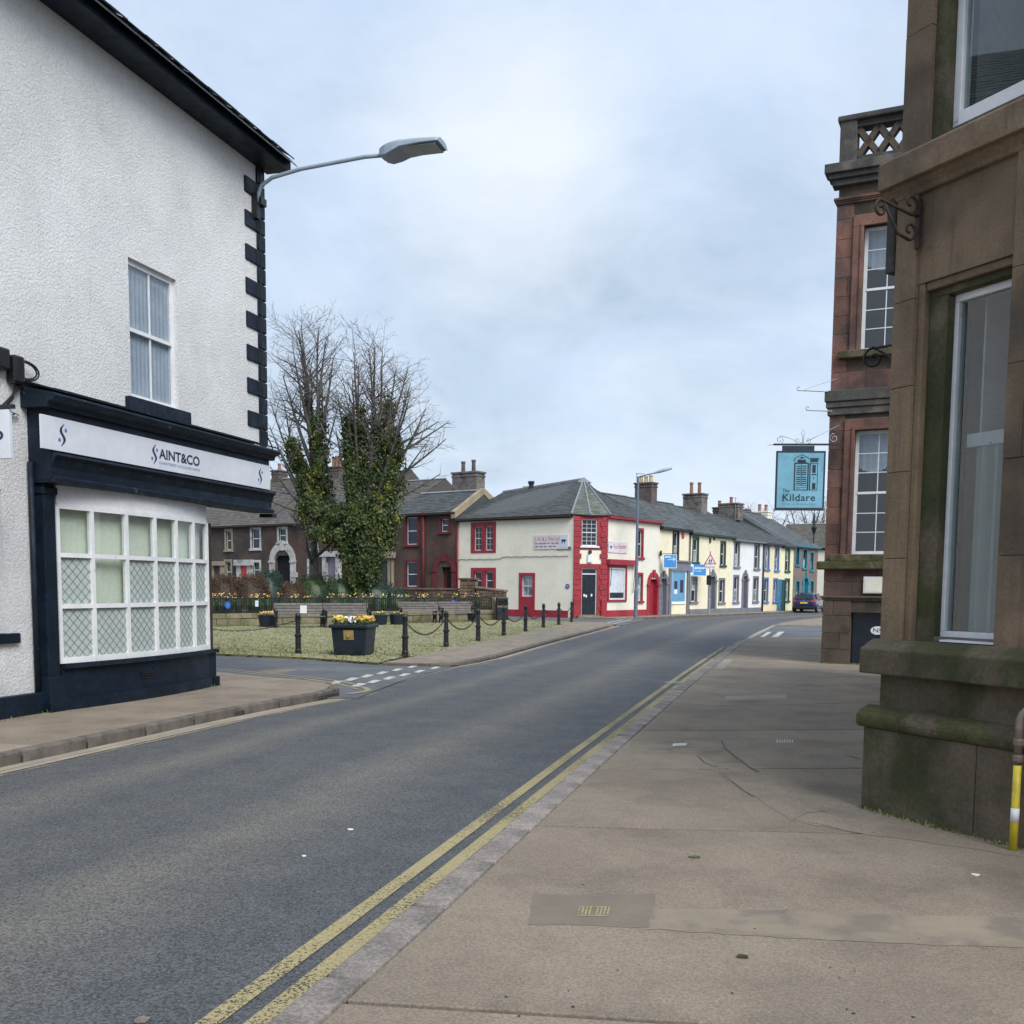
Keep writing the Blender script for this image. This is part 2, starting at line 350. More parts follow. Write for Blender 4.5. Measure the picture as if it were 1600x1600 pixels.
mat('ivy_stem', (.02, .03, .012), .9, .2, 3, .3, 20)
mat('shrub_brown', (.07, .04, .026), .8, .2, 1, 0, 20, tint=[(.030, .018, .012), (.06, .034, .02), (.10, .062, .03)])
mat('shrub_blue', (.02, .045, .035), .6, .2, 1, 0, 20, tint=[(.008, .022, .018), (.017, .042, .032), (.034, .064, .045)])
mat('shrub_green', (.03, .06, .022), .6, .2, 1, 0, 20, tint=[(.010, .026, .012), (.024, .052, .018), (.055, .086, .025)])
mat('leaf_green', (.05, .09, .02), .6, .2, 1, 0, 20, tint=[(.03, .06, .015), (.06, .11, .03)])
mat('petal_yellow', (.70, .50, .03), .6, .1, 5, 0, 20, tint=[(.75, .60, .05), (.72, .46, .02), (.80, .70, .25)])
mat('petal_orange', (.70, .42, .12), .6, .1, 5, 0, 20, tint=[(.72, .38, .05), (.75, .52, .22), (.62, .30, .06)])
mat('petal_red', (.22, .02, .03), .6, .1, 5, 0, 20, tint=[(.14, .012, .03), (.26, .02, .03)])
mat('petal_white', (.75, .72, .70), .6, .1, 5, 0, 20)
mat('pot_clay', (.26, .135, .09), .85, .18, 4, .2, 30, rand=.12)
mat('pot_buff', (.50, .38, .20), .85, .15, 4, .2, 30)
mat('chimney_stone', (.16, .14, .13), .92, .25, 2, .6, 18, c2=(.09, .08, .075), c2f=(.48, .62), c2s=2)
mat('chimney_brown', (.105, .085, .08), .92, .25, 2, .6, 18)
mat('pub_blue', (.17, .40, .52), .45, .08, 2, .03, 15, c2=(.13, .31, .40), c2f=(.52, .72), c2s=3, streak=.25)
mat('pub_ink', (.010, .022, .045), .5, .1, 5, 0)
mat('shop_blue', (.05, .26, .62), .4, .05, 3, .02, 15)
mat('poster_blue', (.13, .33, .50), .25, .08, 1.5, 0, 15)
mat('sky_white', (.80, .84, .88), .5, .03, 3, 0)
mat('plaque_blue', (.02, .07, .30), .4, .05, 3, 0)
mat('shield_blue', (.03, .13, .50), .4, .08, 3, 0)
mat('fox_board', (.68, .60, .63), .5, .05, 2, .02, 10)
mat('fox_red', (.42, .06, .06), .5, .08, 3, 0)
mat('fox_blueboard', (.60, .66, .74), .5, .05, 2, 0)
mat('fox_ink', (.03, .03, .08), .5, .05, 2, 0)
mat('warn_red', (.50, .03, .04), .4, .08, 3, 0)
mat('yellow_pipe', (.60, .46, .03), .45, .12, 6, .1, 20, c2=(.42, .32, .03), c2f=(.55, .7), c2s=6)
mat('copper_pipe', (.22, .17, .14), .45, .2, 5, .1, 20, metal=.4)
mat('car_paint', (.010, .018, .085), .22, .05, 1, 0, 20, coat=.8)
mat('car_silver', (.35, .37, .40), .25, .05, 1, 0, 20, coat=.8, metal=.4)
mat('rubber', (.012, .012, .013), .8, .1, 5, .1, 40)
mat('car_glass', (.02, .025, .035), .06, .05, 1, 0, 20)
mat('tail_red', (.45, .02, .03), .2, .1, 5, 0, 20, coat=.5)
mat('plate_yellow', (.70, .55, .06), .4, .05, 5, 0, 20)
mat('alloy', (.4, .4, .42), .35, .1, 5, 0, 20, metal=.8)
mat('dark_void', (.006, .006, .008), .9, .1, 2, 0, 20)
mat('room_dark', (.05, .05, .052), .9, .2, 1, 0, 20)
mat('room_pale', (.60, .60, .56), .9, .12, .6, .05, 20)
mat('room_green', (.66, .70, .60), .9, .08, .6, .05, 20)
mat('curtain', (.62, .66, .72), .9, .08, 3, .1, 20)
mat('frosted', (.41, .47, .445), .35, .05, 2, .02, 60)
mat('frost_lattice', (.25, .29, .28), .4, .05, 3, 0, 20)
mat('pane_dark', (.022, .028, .038), .06, .25, 1.2, .04, 3, dist=.02)
mat('pane_light', (.36, .42, .44), .12, .2, 2.2, .04, 3, c2=(.12, .15, .17), c2f=(.45, .6), c2s=1.4, dist=.02)
mat('door_dark', (.010, .016, .026), .3, .15, 3, .05, 20)
mat('paper', (.72, .73, .76), .6, .04, 4, 0, 20)
mat('cable', (.01, .01, .012), .6, .1, 5, 0, 20)
mat('pale_fleck', (.38, .36, .32), .9, .1, 5, .1, 20)
mat('litter_white', (.7, .7, .68), .7, .1, 5, .1, 20)
mat('leaf_litter', (.045, .032, .018), .9, .3, 8, .3, 30)
mat('gum', (.018, .017, .016), .8, .2, 8, .2, 30)
glass('glass_clear', (.93, .95, .94), .04)
glass('glass_dim', (.84, .87, .89), .07)
glass('glass_grey', (.80, .84, .85), .10)

def mat_road():
    m = bpy.data.materials.new('asphalt'); m.use_nodes = True; N = m.node_tree.nodes; L = m.node_tree.links; b = N['Principled BSDF']
    t = N.new('ShaderNodeTexCoord')
    def noise(scale, detail=4, stretch=None, rough=.6, off=0):
        mp = N.new('ShaderNodeMapping'); mp.inputs['Location'].default_value = (off, off, 0)
        if stretch: mp.inputs['Scale'].default_value = stretch
        L.new(t.outputs['Object'], mp.inputs[0]); n = N.new('ShaderNodeTexNoise'); n.inputs['Scale'].default_value = scale; n.inputs['Detail'].default_value = detail; n.inputs['Roughness'].default_value = rough; L.new(mp.outputs[0], n.inputs['Vector']); return n.outputs[0]
    def mr(s, a, bb, lo, hi):
        r = N.new('ShaderNodeMapRange'); r.inputs[1].default_value = a; r.inputs[2].default_value = bb; r.inputs[3].default_value = lo; r.inputs[4].default_value = hi; L.new(s, r.inputs[0]); return r.outputs[0]
    def mx(f, a, bb, typ='MIX'):
        x = N.new('ShaderNodeMix'); x.data_type = 'RGBA'; x.blend_type = typ
        for i, v in ((0, f), (6, a), (7, bb)):
            if isinstance(v, (int, float)): x.inputs[i].default_value = v
            elif isinstance(v, tuple): x.inputs[i].default_value = (*v, 1)
            else: L.new(v, x.inputs[i])
        return x.outputs[2]
    at = N.new('ShaderNodeAttribute'); at.attribute_name = 'across'
    # dusty bands between and beside the wheel tracks (wear of the surface, follows the road)
    rmp = N.new('ShaderNodeValToRGB'); e = rmp.color_ramp.elements; e[0].position = 0; e[0].color = (.35, .35, .35, 1); e[1].position = 1; e[1].color = (.1, .1, .1, 1)
    for p, v in ((.06, .2), (.18, .10), (.27, .85), (.37, .05), (.48, .25), (.56, .12), (.66, .95), (.76, .35), (.86, 0)):
        x = e.new(p); x.color = (v, v, v, 1)
    wob = N.new('ShaderNodeMath'); wob.operation = 'MULTIPLY_ADD'; L.new(noise(.22, 3), wob.inputs[0]); wob.inputs[1].default_value = .12
    sb = N.new('ShaderNodeMath'); sb.operation = 'SUBTRACT'; L.new(at.outputs['Fac'], sb.inputs[0]); sb.inputs[1].default_value = .06; L.new(sb.outputs[0], wob.inputs[2]); L.new(wob.outputs[0], rmp.inputs[0])
    dust = N.new('ShaderNodeMath'); dust.operation = 'MULTIPLY'; L.new(rmp.outputs[0], dust.inputs[0]); L.new(mr(noise(1.3, 6), .3, .65, .55, .95), dust.inputs[1])
    c = mx(mr(noise(3, 6), .35, .65, 0, 1), (.064, .069, .076), (.084, .087, .091))
    c = mx(dust.outputs[0], c, (.155, .143, .122))
    vo = N.new('ShaderNodeTexVoronoi'); vo.inputs['Scale'].default_value = 105; L.new(t.outputs['Object'], vo.inputs['Vector'])
    hs = N.new('ShaderNodeHueSaturation'); sr_ = N.new('ShaderNodeSeparateColor'); L.new(vo.outputs['Color'], sr_.inputs[0]); L.new(mr(sr_.outputs[0], 0, 1, .45, 1.6), hs.inputs['Value']); L.new(c, hs.inputs['Color']); c = hs.outputs[0]
    vo2 = N.new('ShaderNodeTexVoronoi'); vo2.inputs['Scale'].default_value = 9; L.new(t.outputs['Object'], vo2.inputs['Vector'])
    c = mx(mr(vo2.outputs['Distance'], .04, .08, .6, 0), c, (.26, .25, .225))
    L.new(c, b.inputs['Base Color']); b.inputs['Roughness'].default_value = .55
    L.new(mr(noise(2, 4), .3, .7, .60, .75), b.inputs['Roughness']); b.inputs['Specular IOR Level'].default_value = .4
    bp = N.new('ShaderNodeBump'); bp.inputs['Strength'].default_value = .55; bp.inputs['Distance'].default_value = .01; L.new(vo.outputs['Distance'], bp.inputs['Height']); L.new(bp.outputs[0], b.inputs['Normal'])
    M['asphalt'] = m
mat_road()
def mat_worn(name, c, thr, scale=35):
    """road paint worn through to the surface below"""
    m = bpy.data.materials.new(name); m.use_nodes = True; N = m.node_tree.nodes; L = m.node_tree.links; b = N['Principled BSDF']
    b.inputs['Base Color'].default_value = (*c, 1); b.inputs['Roughness'].default_value = .75
    t = N.new('ShaderNodeTexCoord'); n = N.new('ShaderNodeTexNoise'); n.inputs['Scale'].default_value = scale; n.inputs['Detail'].default_value = 6; n.inputs['Roughness'].default_value = .75; L.new(t.outputs['Object'], n.inputs['Vector'])
    n2 = N.new('ShaderNodeTexNoise'); n2.inputs['Scale'].default_value = 1.1; L.new(t.outputs['Object'], n2.inputs['Vector'])
    s = N.new('ShaderNodeMath'); s.operation = 'MULTIPLY_ADD'; L.new(n2.outputs[0], s.inputs[0]); s.inputs[1].default_value = .35; L.new(n.outputs[0], s.inputs[2])
    r = N.new('ShaderNodeMapRange'); r.inputs[1].default_value = thr; r.inputs[2].default_value = thr + .05; L.new(s.outputs[0], r.inputs[0])
    hs = N.new('ShaderNodeHueSaturation'); hs.inputs['Color'].default_value = (*c, 1); rr = N.new('ShaderNodeMapRange'); rr.inputs[1].default_value = .3; rr.inputs[2].default_value = .7; rr.inputs[3].default_value = .75; rr.inputs[4].default_value = 1.2; L.new(n.outputs[0], rr.inputs[0]); L.new(rr.outputs[0], hs.inputs['Value']); L.new(hs.outputs[0], b.inputs['Base Color'])
    tr = N.new('ShaderNodeBsdfTransparent'); ms = N.new('ShaderNodeMixShader'); L.new(r.outputs[0], ms.inputs[0]); L.new(tr.outputs[0], ms.inputs[1]); L.new(b.outputs[0], ms.inputs[2]); L.new(ms.outputs[0], N['Material Output'].inputs[0])
    M[name] = m
mat_worn('yellow_line', (.34, .285, .145), .585, 70)
mat_worn('yellow_faint', (.36, .32, .20), .67, 55)
mat_worn('white_worn', (.60, .58, .52), .56)
# ------------------------------------------------------------------ ground, road, pavements
def interp(tab, y):
    for (y0, x0), (y1, x1) in zip(tab, tab[1:]):
        if y <= y1: break
    return x0 + (x1 - x0) * (y - y0) / (y1 - y0)
ROADZ, LPZ = -.07, .03
XL_T = [(-8, -9.5), (9.29, -4.69), (11.03, -4.17), (12.81, -3.65), (14.34, -3.10), (15.48, -2.62), (16.91, -2.30), (18.5, -1.98), (21.3, -1.30), (22.46, -.86), (24.39, -.34), (30.85, 1.10), (37.67, 2.72), (44.48, 4.30), (52.28, 6.2), (56, 7.0), (60, 9.45), (73.1, 19.1), (90.2, 31.8), (120, 54)]
XR_T = [(-8, -4.05), (3.69, -.88), (4.74, -.59), (6.03, -.24), (7.80, .24), (10.37, .94), (14.64, 2.13), (20.24, 3.70), (30.07, 6.55), (40, 9.62), (48.46, 12.4), (51.4, 13.5), (60.26, 18.07), (75, 28), (90.2, 39.5), (120, 63)]
xl = lambda y: interp(XL_T, y)
xr = lambda y: interp(XR_T, y)
g = MB(); g.face([(-900, -300, -.16), (900, -300, -.16), (900, 2500, -.16), (-900, 2500, -.16)])
struct(g.build('ground', 'ground_earth'))
def road_sheet():
    v = []; f = []; a = []; nt = 10; ys = [-8 + .5 * i for i in range(257)]
    for i, y in enumerate(ys):
        for k in range(nt + 1):
            t = k / nt; v.append((xl(y) + (xr(y) - xl(y)) * t, y, ROADZ + .035 * sin(pi * t) - .02)); a.append(t)
    for i in range(len(ys) - 1):
        for k in range(nt):
            n = i * (nt + 1) + k; f.append((n, n + 1, n + nt + 2, n + nt + 1))
    me = bpy.data.meshes.new('road'); me.from_pydata(v, [], f); at = me.attributes.new('across', 'FLOAT', 'POINT'); at.data.foreach_set('value', a)
    me.materials.append(M['asphalt']); o = bpy.data.objects.new('road', me); col.objects.link(o); return struct(o)
road = road_sheet()
def rz(y, x):
    t = (x - xl(y)) / (xr(y) - xl(y)); return ROADZ + .035 * sin(pi * min(max(t, 0), 1)) - .02
def sheet(name, pts, z, m, parent=None, kind='structure'):
    b = MB(); q = [(p[0], p[1], z) for p in pts]; b.face(q)
    for i in range(len(q)): a, c = q[i], q[(i + 1) % len(q)]; b.face([a, c, (c[0], c[1], -.155), (a[0], a[1], -.155)])
    o = b.build(name, m, parent)
    if kind and not parent: o['kind'] = kind
    return o
def strip(name, edge, y0, y1, o0, o1, m, lift=.004, step=.5, parent=road):
    """painted line that follows an edge of the road between two offsets"""
    b = MB(); n = max(1, int((y1 - y0) / step)); ys = [y0 + (y1 - y0) * i / n for i in range(n + 1)]
    for a, c in zip(ys, ys[1:]):
        q = []
        for y, oo in ((a, o0), (a, o1), (c, o1), (c, o0)):
            s = (edge(y + .2) - edge(y - .2)) / .4; k = sqrt(1 + s * s); x = edge(y) + oo * k; q.append((x, y, rz(y, x) + lift))
        b.face(q, .5)
    return b.build(name, m, parent)
strip('yellow_line', xr, -2, 29.5, -.17, -.08, 'yellow_line', .006)
strip('yellow_line', xr, -2, 29.5, -.345, -.255, 'yellow_line', .006)
strip('yellow_line', xr, 29.5, 34, -.2, -.1, 'yellow_faint', .006)
strip('gutter_dirt', xr, -2, 34, -.075, .01, 'joint_dirt', .004)
strip('channel_strip', xl, -4, 15.6, 0, .27, 'channel', .006)
strip('yellow_line', xl, -4, 16.2, .30, .36, 'yellow_faint', .006)
strip('yellow_line', xl, -4, 15.4, .12, .18, 'yellow_faint', .010)
strip('channel_strip', xl, 16.3, 24.0, -.14, .10, 'channel', .006)
strip('channel_strip', xl, 24.0, 46, -.01, .16, 'channel', .006)
strip('yellow_line', xl, 21.5, 46, .20, .26, 'yellow_faint', .006)
strip('channel_strip', xr, 33.5, 49, -.10, .14, 'channel', .006)

# side street that leaves on the left beside the corner shop
side = sheet('side_street', [(-2.2, 16.3), (-2.3, 15.2), (-2.9, 15.2), (-3.12, 17.0), (-4.51, 18.0), (-5.48, 18.86), (-9, 21.6), (-40, 46), (-40, 53), (-10, 27.6), (-6.9, 25.0), (-4.6, 24.0), (-2.7, 22.4), (-1.2, 22.2), (-1.28, 21.2), (-1.9, 18.5)], -.062, 'asphalt_side')
def dash(pts, z, m='white_line', parent=side, name='give_way_dash'):
    b = MB(); b.face([(*G(x, y, z), z) for x, y in pts]); return b.build(name, m, parent)
n = 6
for i in range(n):      # two rows of broken give-way line across the mouth
    for (ax, ay), (bx, by), hh in (((513, 1066), (636, 1041.5), 1), ((548, 1070), (671, 1043.5), 1)):
        x = ax + (bx - ax) * i / (n - 1); y = ay + (by - ay) * i / (n - 1); s = .86 - .28 * i / (n - 1)
        dash([(x, y + 2.6 * s), (x + 13 * s, y + 3.4 * s), (x + 31 * s, y - 2.6 * s), (x + 14 * s, y - 3.2 * s)], -.056)
def pline(name, pts, w, z, m, parent):
    b = MB()
    for p, q in zip(pts, pts[1:]):
        p = Vector(p); q = Vector(q); d = (q - p).normalized(); nn = Vector((-d.y, d.x)) * w / 2
        b.face([(*(p - nn), z), (*(q - nn), z), (*(q + nn), z), (*(p + nn), z)], .5)
    return b.build(name, m, parent)
sk = [G(558, 1077, -.06), G(541, 1072, -.06), G(520, 1066.5, -.06), G(470, 1060, -.06), G(400, 1053.5, -.06), G(337, 1047, -.06)]
pline('yellow_line', sk, .07, -.055, 'yellow_line', side)
pline('yellow_line', [p + Vector((.14, .18)) for p in sk[1:]], .07, -.055, 'yellow_line', side)
pline('yellow_line', [G(545, 1085, -.06), G(566, 1082, -.06), G(576, 1079, -.06), G(570, 1075, -.06), G(556, 1073, -.06)], .10, -.052, 'yellow_line', side)
sheet('tarmac_patch', [G(400, 1048, -.058), G(440, 1045.5, -.058), G(470, 1044.5, -.058), G(452, 1049.5, -.058), G(425, 1052.5, -.058)], -.058, 'tar_patch', side)

# stones of a kerb along a polyline: each stone one object
def kerb(name, pts, width, ztop, zbot, length, m, parent, side_sign=1, smesh=None):
    P = [Vector(p) for p in pts]; acc = [0]
    for a, b in zip(P, P[1:]): acc.append(acc[-1] + (b - a).length)
    def at(s):
        for i in range(len(P) - 1):
            if s <= acc[i + 1] or i == len(P) - 2:
                t = (s - acc[i]) / (acc[i + 1] - acc[i]); return P[i] + (P[i + 1] - P[i]) * t
    s = 0
    while s < acc[-1] - .1:
        l = length * ru(.88, 1.12); e = min(s + l, acc[-1]); g_ = .014
        a = at(s + g_); b = at(e - g_); d = (b - a).normalized(); nn = Vector((-d.y, d.x)) * width * side_sign
        zt = ztop + ru(-.004, .004)
        mb = MB(); c = (a + b + nn) / 2
        mb.prism([(*(q - c), zbot) for q in ((a, b, b + nn, a + nn) if side_sign > 0 else (a, a + nn, b + nn, b))], (0, 0, zt - zbot))
        mb.build(name, m, parent, bevel=.018, loc=(c.x, c.y, 0)); s = e
kb = struct(sheet('kerb_bed', [(xr(y) + .01, y) for y in [-4 + 2 * i for i in range(19)]] + [(xr(y) + 9, y) for y in [32 - 2 * i for i in range(19)]], -.045, 'joint_dirt'))
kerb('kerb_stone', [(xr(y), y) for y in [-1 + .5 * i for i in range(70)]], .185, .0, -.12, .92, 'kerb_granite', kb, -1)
lkb = struct(sheet('kerb_bed', [(xl(y) - .01, y) for y in [-4 + 1.5 * i for i in range(14)]] + [(xl(y) - 2, y) for y in [15.5 - 1.5 * i for i in range(14)]], -.02, 'joint_dirt'))
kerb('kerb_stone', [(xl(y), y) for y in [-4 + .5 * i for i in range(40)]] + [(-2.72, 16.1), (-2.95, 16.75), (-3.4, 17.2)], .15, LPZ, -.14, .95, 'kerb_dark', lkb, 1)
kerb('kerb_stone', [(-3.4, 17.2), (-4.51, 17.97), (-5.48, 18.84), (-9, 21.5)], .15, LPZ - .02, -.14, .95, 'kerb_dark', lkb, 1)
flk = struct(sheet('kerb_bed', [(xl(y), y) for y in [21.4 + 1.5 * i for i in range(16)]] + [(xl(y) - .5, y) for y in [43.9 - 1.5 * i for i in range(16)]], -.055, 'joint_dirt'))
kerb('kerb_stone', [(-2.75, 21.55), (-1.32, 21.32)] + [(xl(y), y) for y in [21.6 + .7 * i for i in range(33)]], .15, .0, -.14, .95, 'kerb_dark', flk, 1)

# right-hand pavement: concrete bays laid across, open joints between them
rp = struct(sheet('pavement', [(xr(y) + .19, y) for y in [-5 + 2 * i for i in range(20)]] + [(xr(y) + 9, y) for y in [33 - 2 * i for i in range(20)]], -.03, 'joint_dirt'))
def joint(p, q):
    a = G(*p); b = G(*q); return a.y, (b.y - a.y) / (b.x - a.x), a.x
J = [(-4.6, 0, -3), (.6, -.02, -1), (2.2, -.02, -1), joint((580, 1565), (1130, 1600)), (5.0, -.02, -.4), joint((840, 1290), (1600, 1308)), joint((930, 1202), (1345, 1200)), joint((1020, 1142), (1345, 1140)),
     joint((1045, 1104), (1345, 1098)), joint((1080, 1053), (1360, 1052))] + [(20.6 + 2.8 * i, .0, 4.2 + .8 * i) for i in range(6)]
J.pop(4)
def jy(j, x): return j[0] + j[1] * (x - j[2])
def slab(j0, j1, w=7.5, gap=.017):
    l0 = j0[0] + gap; l1 = j1[0] - gap; ys = [l0 + (l1 - l0) * i / 6 for i in range(7)]
    L_ = [(xr(y) + .205, y) for y in ys]; x0, x1 = L_[0][0] + w, L_[-1][0] + w
    pts = L_[::-1] + [(x0, jy(j0, x0) + gap), (x1, jy(j1, x1) - gap)]
    c = Vector((sum(p[0] for p in pts) / len(pts), sum(p[1] for p in pts) / len(pts)))
    mb = MB(); mb.prism([(p[0] - c.x, p[1] - c.y, -.1) for p in pts][::1], (0, 0, .1))
    return mb.build('concrete_slab', 'concrete_flag', rp, bevel=.006, loc=(c.x, c.y, 0))
for a, b in zip(J, J[1:]): slab(a, b)
# trench repairs, covers and stains set into the bays
def gpatch(name, pts, z, m, parent=rp): 
    w = [G(x, y) for x, y in pts]; c = sum(w, Vector((0, 0))) / len(w)
    mb = MB(); mb.face([(p.x - c.x, p.y - c.y, 0) for p in w]); return mb.build(name, m, parent, loc=(c.x, c.y, z))
def rough_edge(pts, n=9, amp=1.6):
    o = []
    for (ax, ay), (bx, by) in zip(pts, pts[1:] + pts[:1]):
        for i in range(n): t = i / n; o.append((ax + (bx - ax) * t + ru(-amp, amp) * 1.5, ay + (by - ay) * t + ru(-amp, amp)))
    return o
gpatch('tarred_repair', rough_edge([(834, 1398), (1026, 1397), (1012, 1450), (825, 1444)], 7, 1.2), .0015, 'tar_patch')
gpatch('trench_repair', rough_edge([(1030, 1420), (1300, 1424), (1640, 1436), (1680, 1486), (1250, 1468), (1010, 1452)], 10, 1.6), .0022, 'concrete_patch')
gpatch('trench_repair', rough_edge([(985, 1159), (1120, 1157), (1132, 1166), (1180, 1202), (1150, 1207), (1088, 1178), (985, 1176)], 6, .8), .0015, 'concrete_patch')
gpatch('trench_repair', rough_edge([(1178, 1204), (1262, 1262), (1290, 1272), (1600, 1318), (1640, 1345), (1330, 1300), (1235, 1282), (1120, 1207)], 9, 1.2), .0022, 'concrete_flag')
gpatch('pale_repair', [(1134, 1088), (1228, 1084), (1228, 1091), (1132, 1094)], .002, 'pale_patch')
gpatch('pale_repair', [(1115, 1046), (1132, 1030), (1146, 1030), (1130, 1046)], .002, 'pale_patch')
gpatch('paint_mark', [(1052, 1162), (1074, 1161), (1072, 1165), (1050, 1166)], .0035, 'white_worn')
# box cover marked with sprayed yellow bars
b = MB()
for i in range(9):
    if i in (4,): continue
    x = 901 + i * 5.7; w = 3.2
    q = [G(x + 4, 1417.5), G(x + 4 + w, 1417.6), G(x + w, 1432), G(x, 1431.6)]
    b.face([(p.x, p.y, .0042) for p in q])
for ya, yb in ((1417, 1418.2), (1431, 1432.5)):
    b.face([(*G(902, yb), .004), (*G(948, yb + .4), .004), (*G(952, ya + .4), .004), (*G(906, ya), .004)])
b.build('sprayed_mark', 'yellow_line', rp)
b = MB()
for i in range(7):
    x = 1213 + i * 4; q = [G(x + .6, 1156), G(x + 2.2, 1156), G(x + 1.8, 1160.5), G(x, 1160.5)]; b.face([(p.x, p.y, .003) for p in q])
b.build('sprayed_mark', 'white_worn', rp)
# cracks: thin sunk-looking strips of dirt along repair edges
def crack(pts, w=.012):
    P = [G(x + ru(-1, 1), y + ru(-.5, .5)) for x, y in pts]; b = MB()
    for p, q in zip(P, P[1:]):
        d = (q - p).normalized(); nn = Vector((-d.y, d.x)) * w * ru(.15, .4); b.face([(*(p - nn), .0036), (*(q - nn), .0036), (*(q + nn), .0036), (*(p + nn), .0036)])
    b.build('crack', 'crack_dirt', rp)
crack([(1128, 1158), (1133, 1170), (1150, 1185), (1172, 1200), (1185, 1207)], .03)
crack([(1090, 1180), (1100, 1192), (1118, 1198), (1120, 1196)], .02)
crack([(1127, 1208), (1145, 1222), (1160, 1234), (1178, 1246)], .015)
crack([(1240, 1280), (1290, 1290), (1345, 1304)], .012); crack([(1236, 1282), (1262, 1271), (1290, 1268)], .012)
crack([(1325, 1181), (1336, 1184), (1345, 1187)], .03)
# drain gully in the kerb line
b = MB(); q = G(1068, 1064, -.05)
dg_ = thing('drain_grating', 'small iron drain grating set in the gutter by the yellow lines', 'drain', (q.x - .15, q.y, rz(q.y, q.x - .15) - .006), .28)
b.box(-.20, .20, -.2, .2, 0, .010); b.build('frame', 'black_iron', dg_)
for i in range(6): MB().box(-.17, .17, -.18 + i * .06, -.15 + i * .06, .010, .015).build('bar', 'galvanised', dg_)
b = MB(); q = G(1063, 1163)

# left pavement in front of the corner shop
FL = Frame((-5.89, 11.72), (-4.66, 15.99)); FL = Frame(FL.w(-4, 0), FL.w(6, 0))
lp = struct(sheet('pavement', [(xl(y) - .16, y) for y in [-3.5 + 1.9 * i for i in range(11)]] + [(-5.6, 18.6), (-9.2, 20.6), (-9, 15), (-11, -3)], -.012, 'joint_dirt'))
ys = [-3.4, -.6, 2.2, 5.0, 7.4, 9.9, 12.55, 15.3]
for a, b_ in zip(ys, ys[1:]):
    L_ = [(xl(a + (b_ - a) * i / 4 - .0) - .157, a + (b_ - a) * i / 4) for i in range(5)]
    pts = [(p[0], p[1] + (.007 if i == 0 else -.007 if i == 4 else 0)) for i, p in enumerate(L_)] + [(L_[-1][0] - 2.6, b_ + .75 - .007), (L_[0][0] - 2.6, a + .75 + .007)]
    mb = MB(); c = Vector((sum(p[0] for p in pts) / 7, sum(p[1] for p in pts) / 7))
    mb.prism([(p[0] - c.x, p[1] - c.y, -.06) for p in pts], (0, 0, .06 + LPZ)); mb.build('concrete_slab', 'concrete_flag', lp, bevel=.006, loc=(c.x, c.y, 0))
pts = [(xl(15.31) - .157, 15.31), (-2.87, 16.12), (-3.08, 16.66), (-3.5, 17.06), (-4.6, 17.84), (-5.57, 18.72), (-9.1, 21.35), (-9.3, 20.4), (xl(15.31) - 2.757, 16.07)]
mb = MB(); mb.prism([(*p, -.06) for p in pts], (0, 0, .06 + LPZ)); mb.build('concrete_slab', 'concrete_flag', lp)

# far-left pavement strip, forecourt, row pavement, side road on the right
bolx = lambda y: -2.47 + (y - 23.6) * .2145
sheet('pavement', [(-2.7, 21.68), (-1.34, 21.48)] + [(xl(y) - .155, y) for y in [22 + 1.5 * i for i in range(16)]] + [(4.6, 46.2), (4.3, 48.5), (bolx(48) + .25, 48.2)] + [(bolx(y) + .22, y) for y in (44, 36, 30, 26, 23.9)], -.004, 'concrete_patch')
sheet('forecourt', [(-9, 60), (-9, 46), (bolx(44) - .3, 44), (bolx(48) + .24, 48.3), (4.3, 48.6), (4.7, 46.3), (5.0, 46.2), (6.6, 52.28), (7.2, 55.4), (6.6, 57), (3.3, 56.5), (-3.3, 61.2), (-3.4, 61)], -.05, 'asphalt_side')
strip('channel_strip', xl, 46, 52.4, -.02, .14, 'channel', .006)
for i in range(7):
    y = 46.3 + i * 1.15
    for dx in (-.95, -.5):
        x = xl(y) + dx; zd = -.044; MB().face([(x, y, zd), (x + .22, y, zd), (x + .42, y + .65, zd), (x + .2, y + .65, zd)]).build('give_way_dash', 'white_line', road)
ROWD = Vector((.595, .804)); ROWN = Vector((.804, -.595)); R0 = Vector((5.19, 56.95))
def rowp(s, o): p = R0 + ROWD * s + ROWN * o; return (p.x, p.y)
rpv = sheet('pavement', [rowp(-1.5, 1.55), rowp(45, 1.55), rowp(45, -.5), rowp(-1.5, -.5)], .0, 'concrete_patch')
kerb('kerb_stone', [rowp(.3, 1.7), rowp(30, 1.7)], .15, .005, -.12, .95, 'kerb_dark', rpv, 1)
sr = sheet('side_road', [(xr(34.6) + .12, 34.6), (xr(34.6) + 25, 36.5), (xr(46) + 25, 48.5), (xr(46.5) + .12, 46.5)], -.052, 'asphalt_side')
for q in ([(1183, 998), (1190, 998), (1206, 987.5), (1199, 987.5)], [(1203, 997), (1213, 997), (1226, 987), (1217, 987)]): dash(q, -.046, 'white_line', sr)
pline('channel_strip', [(xr(34.5) + .15, 34.5), (xr(34.5) + 12, 35.3)], .2, -.046, 'channel', sr)
sheet('pavement', [(xr(y) + .12, y) for y in (46.5, 50, 55, 62, 75, 100)] + [(xr(100) + 5, 100), (xr(75) + 6, 75), (xr(60) + 8, 60), (xr(50) + 14, 49), (xr(46.5) + 14, 47.8)], -.006, 'concrete_patch')

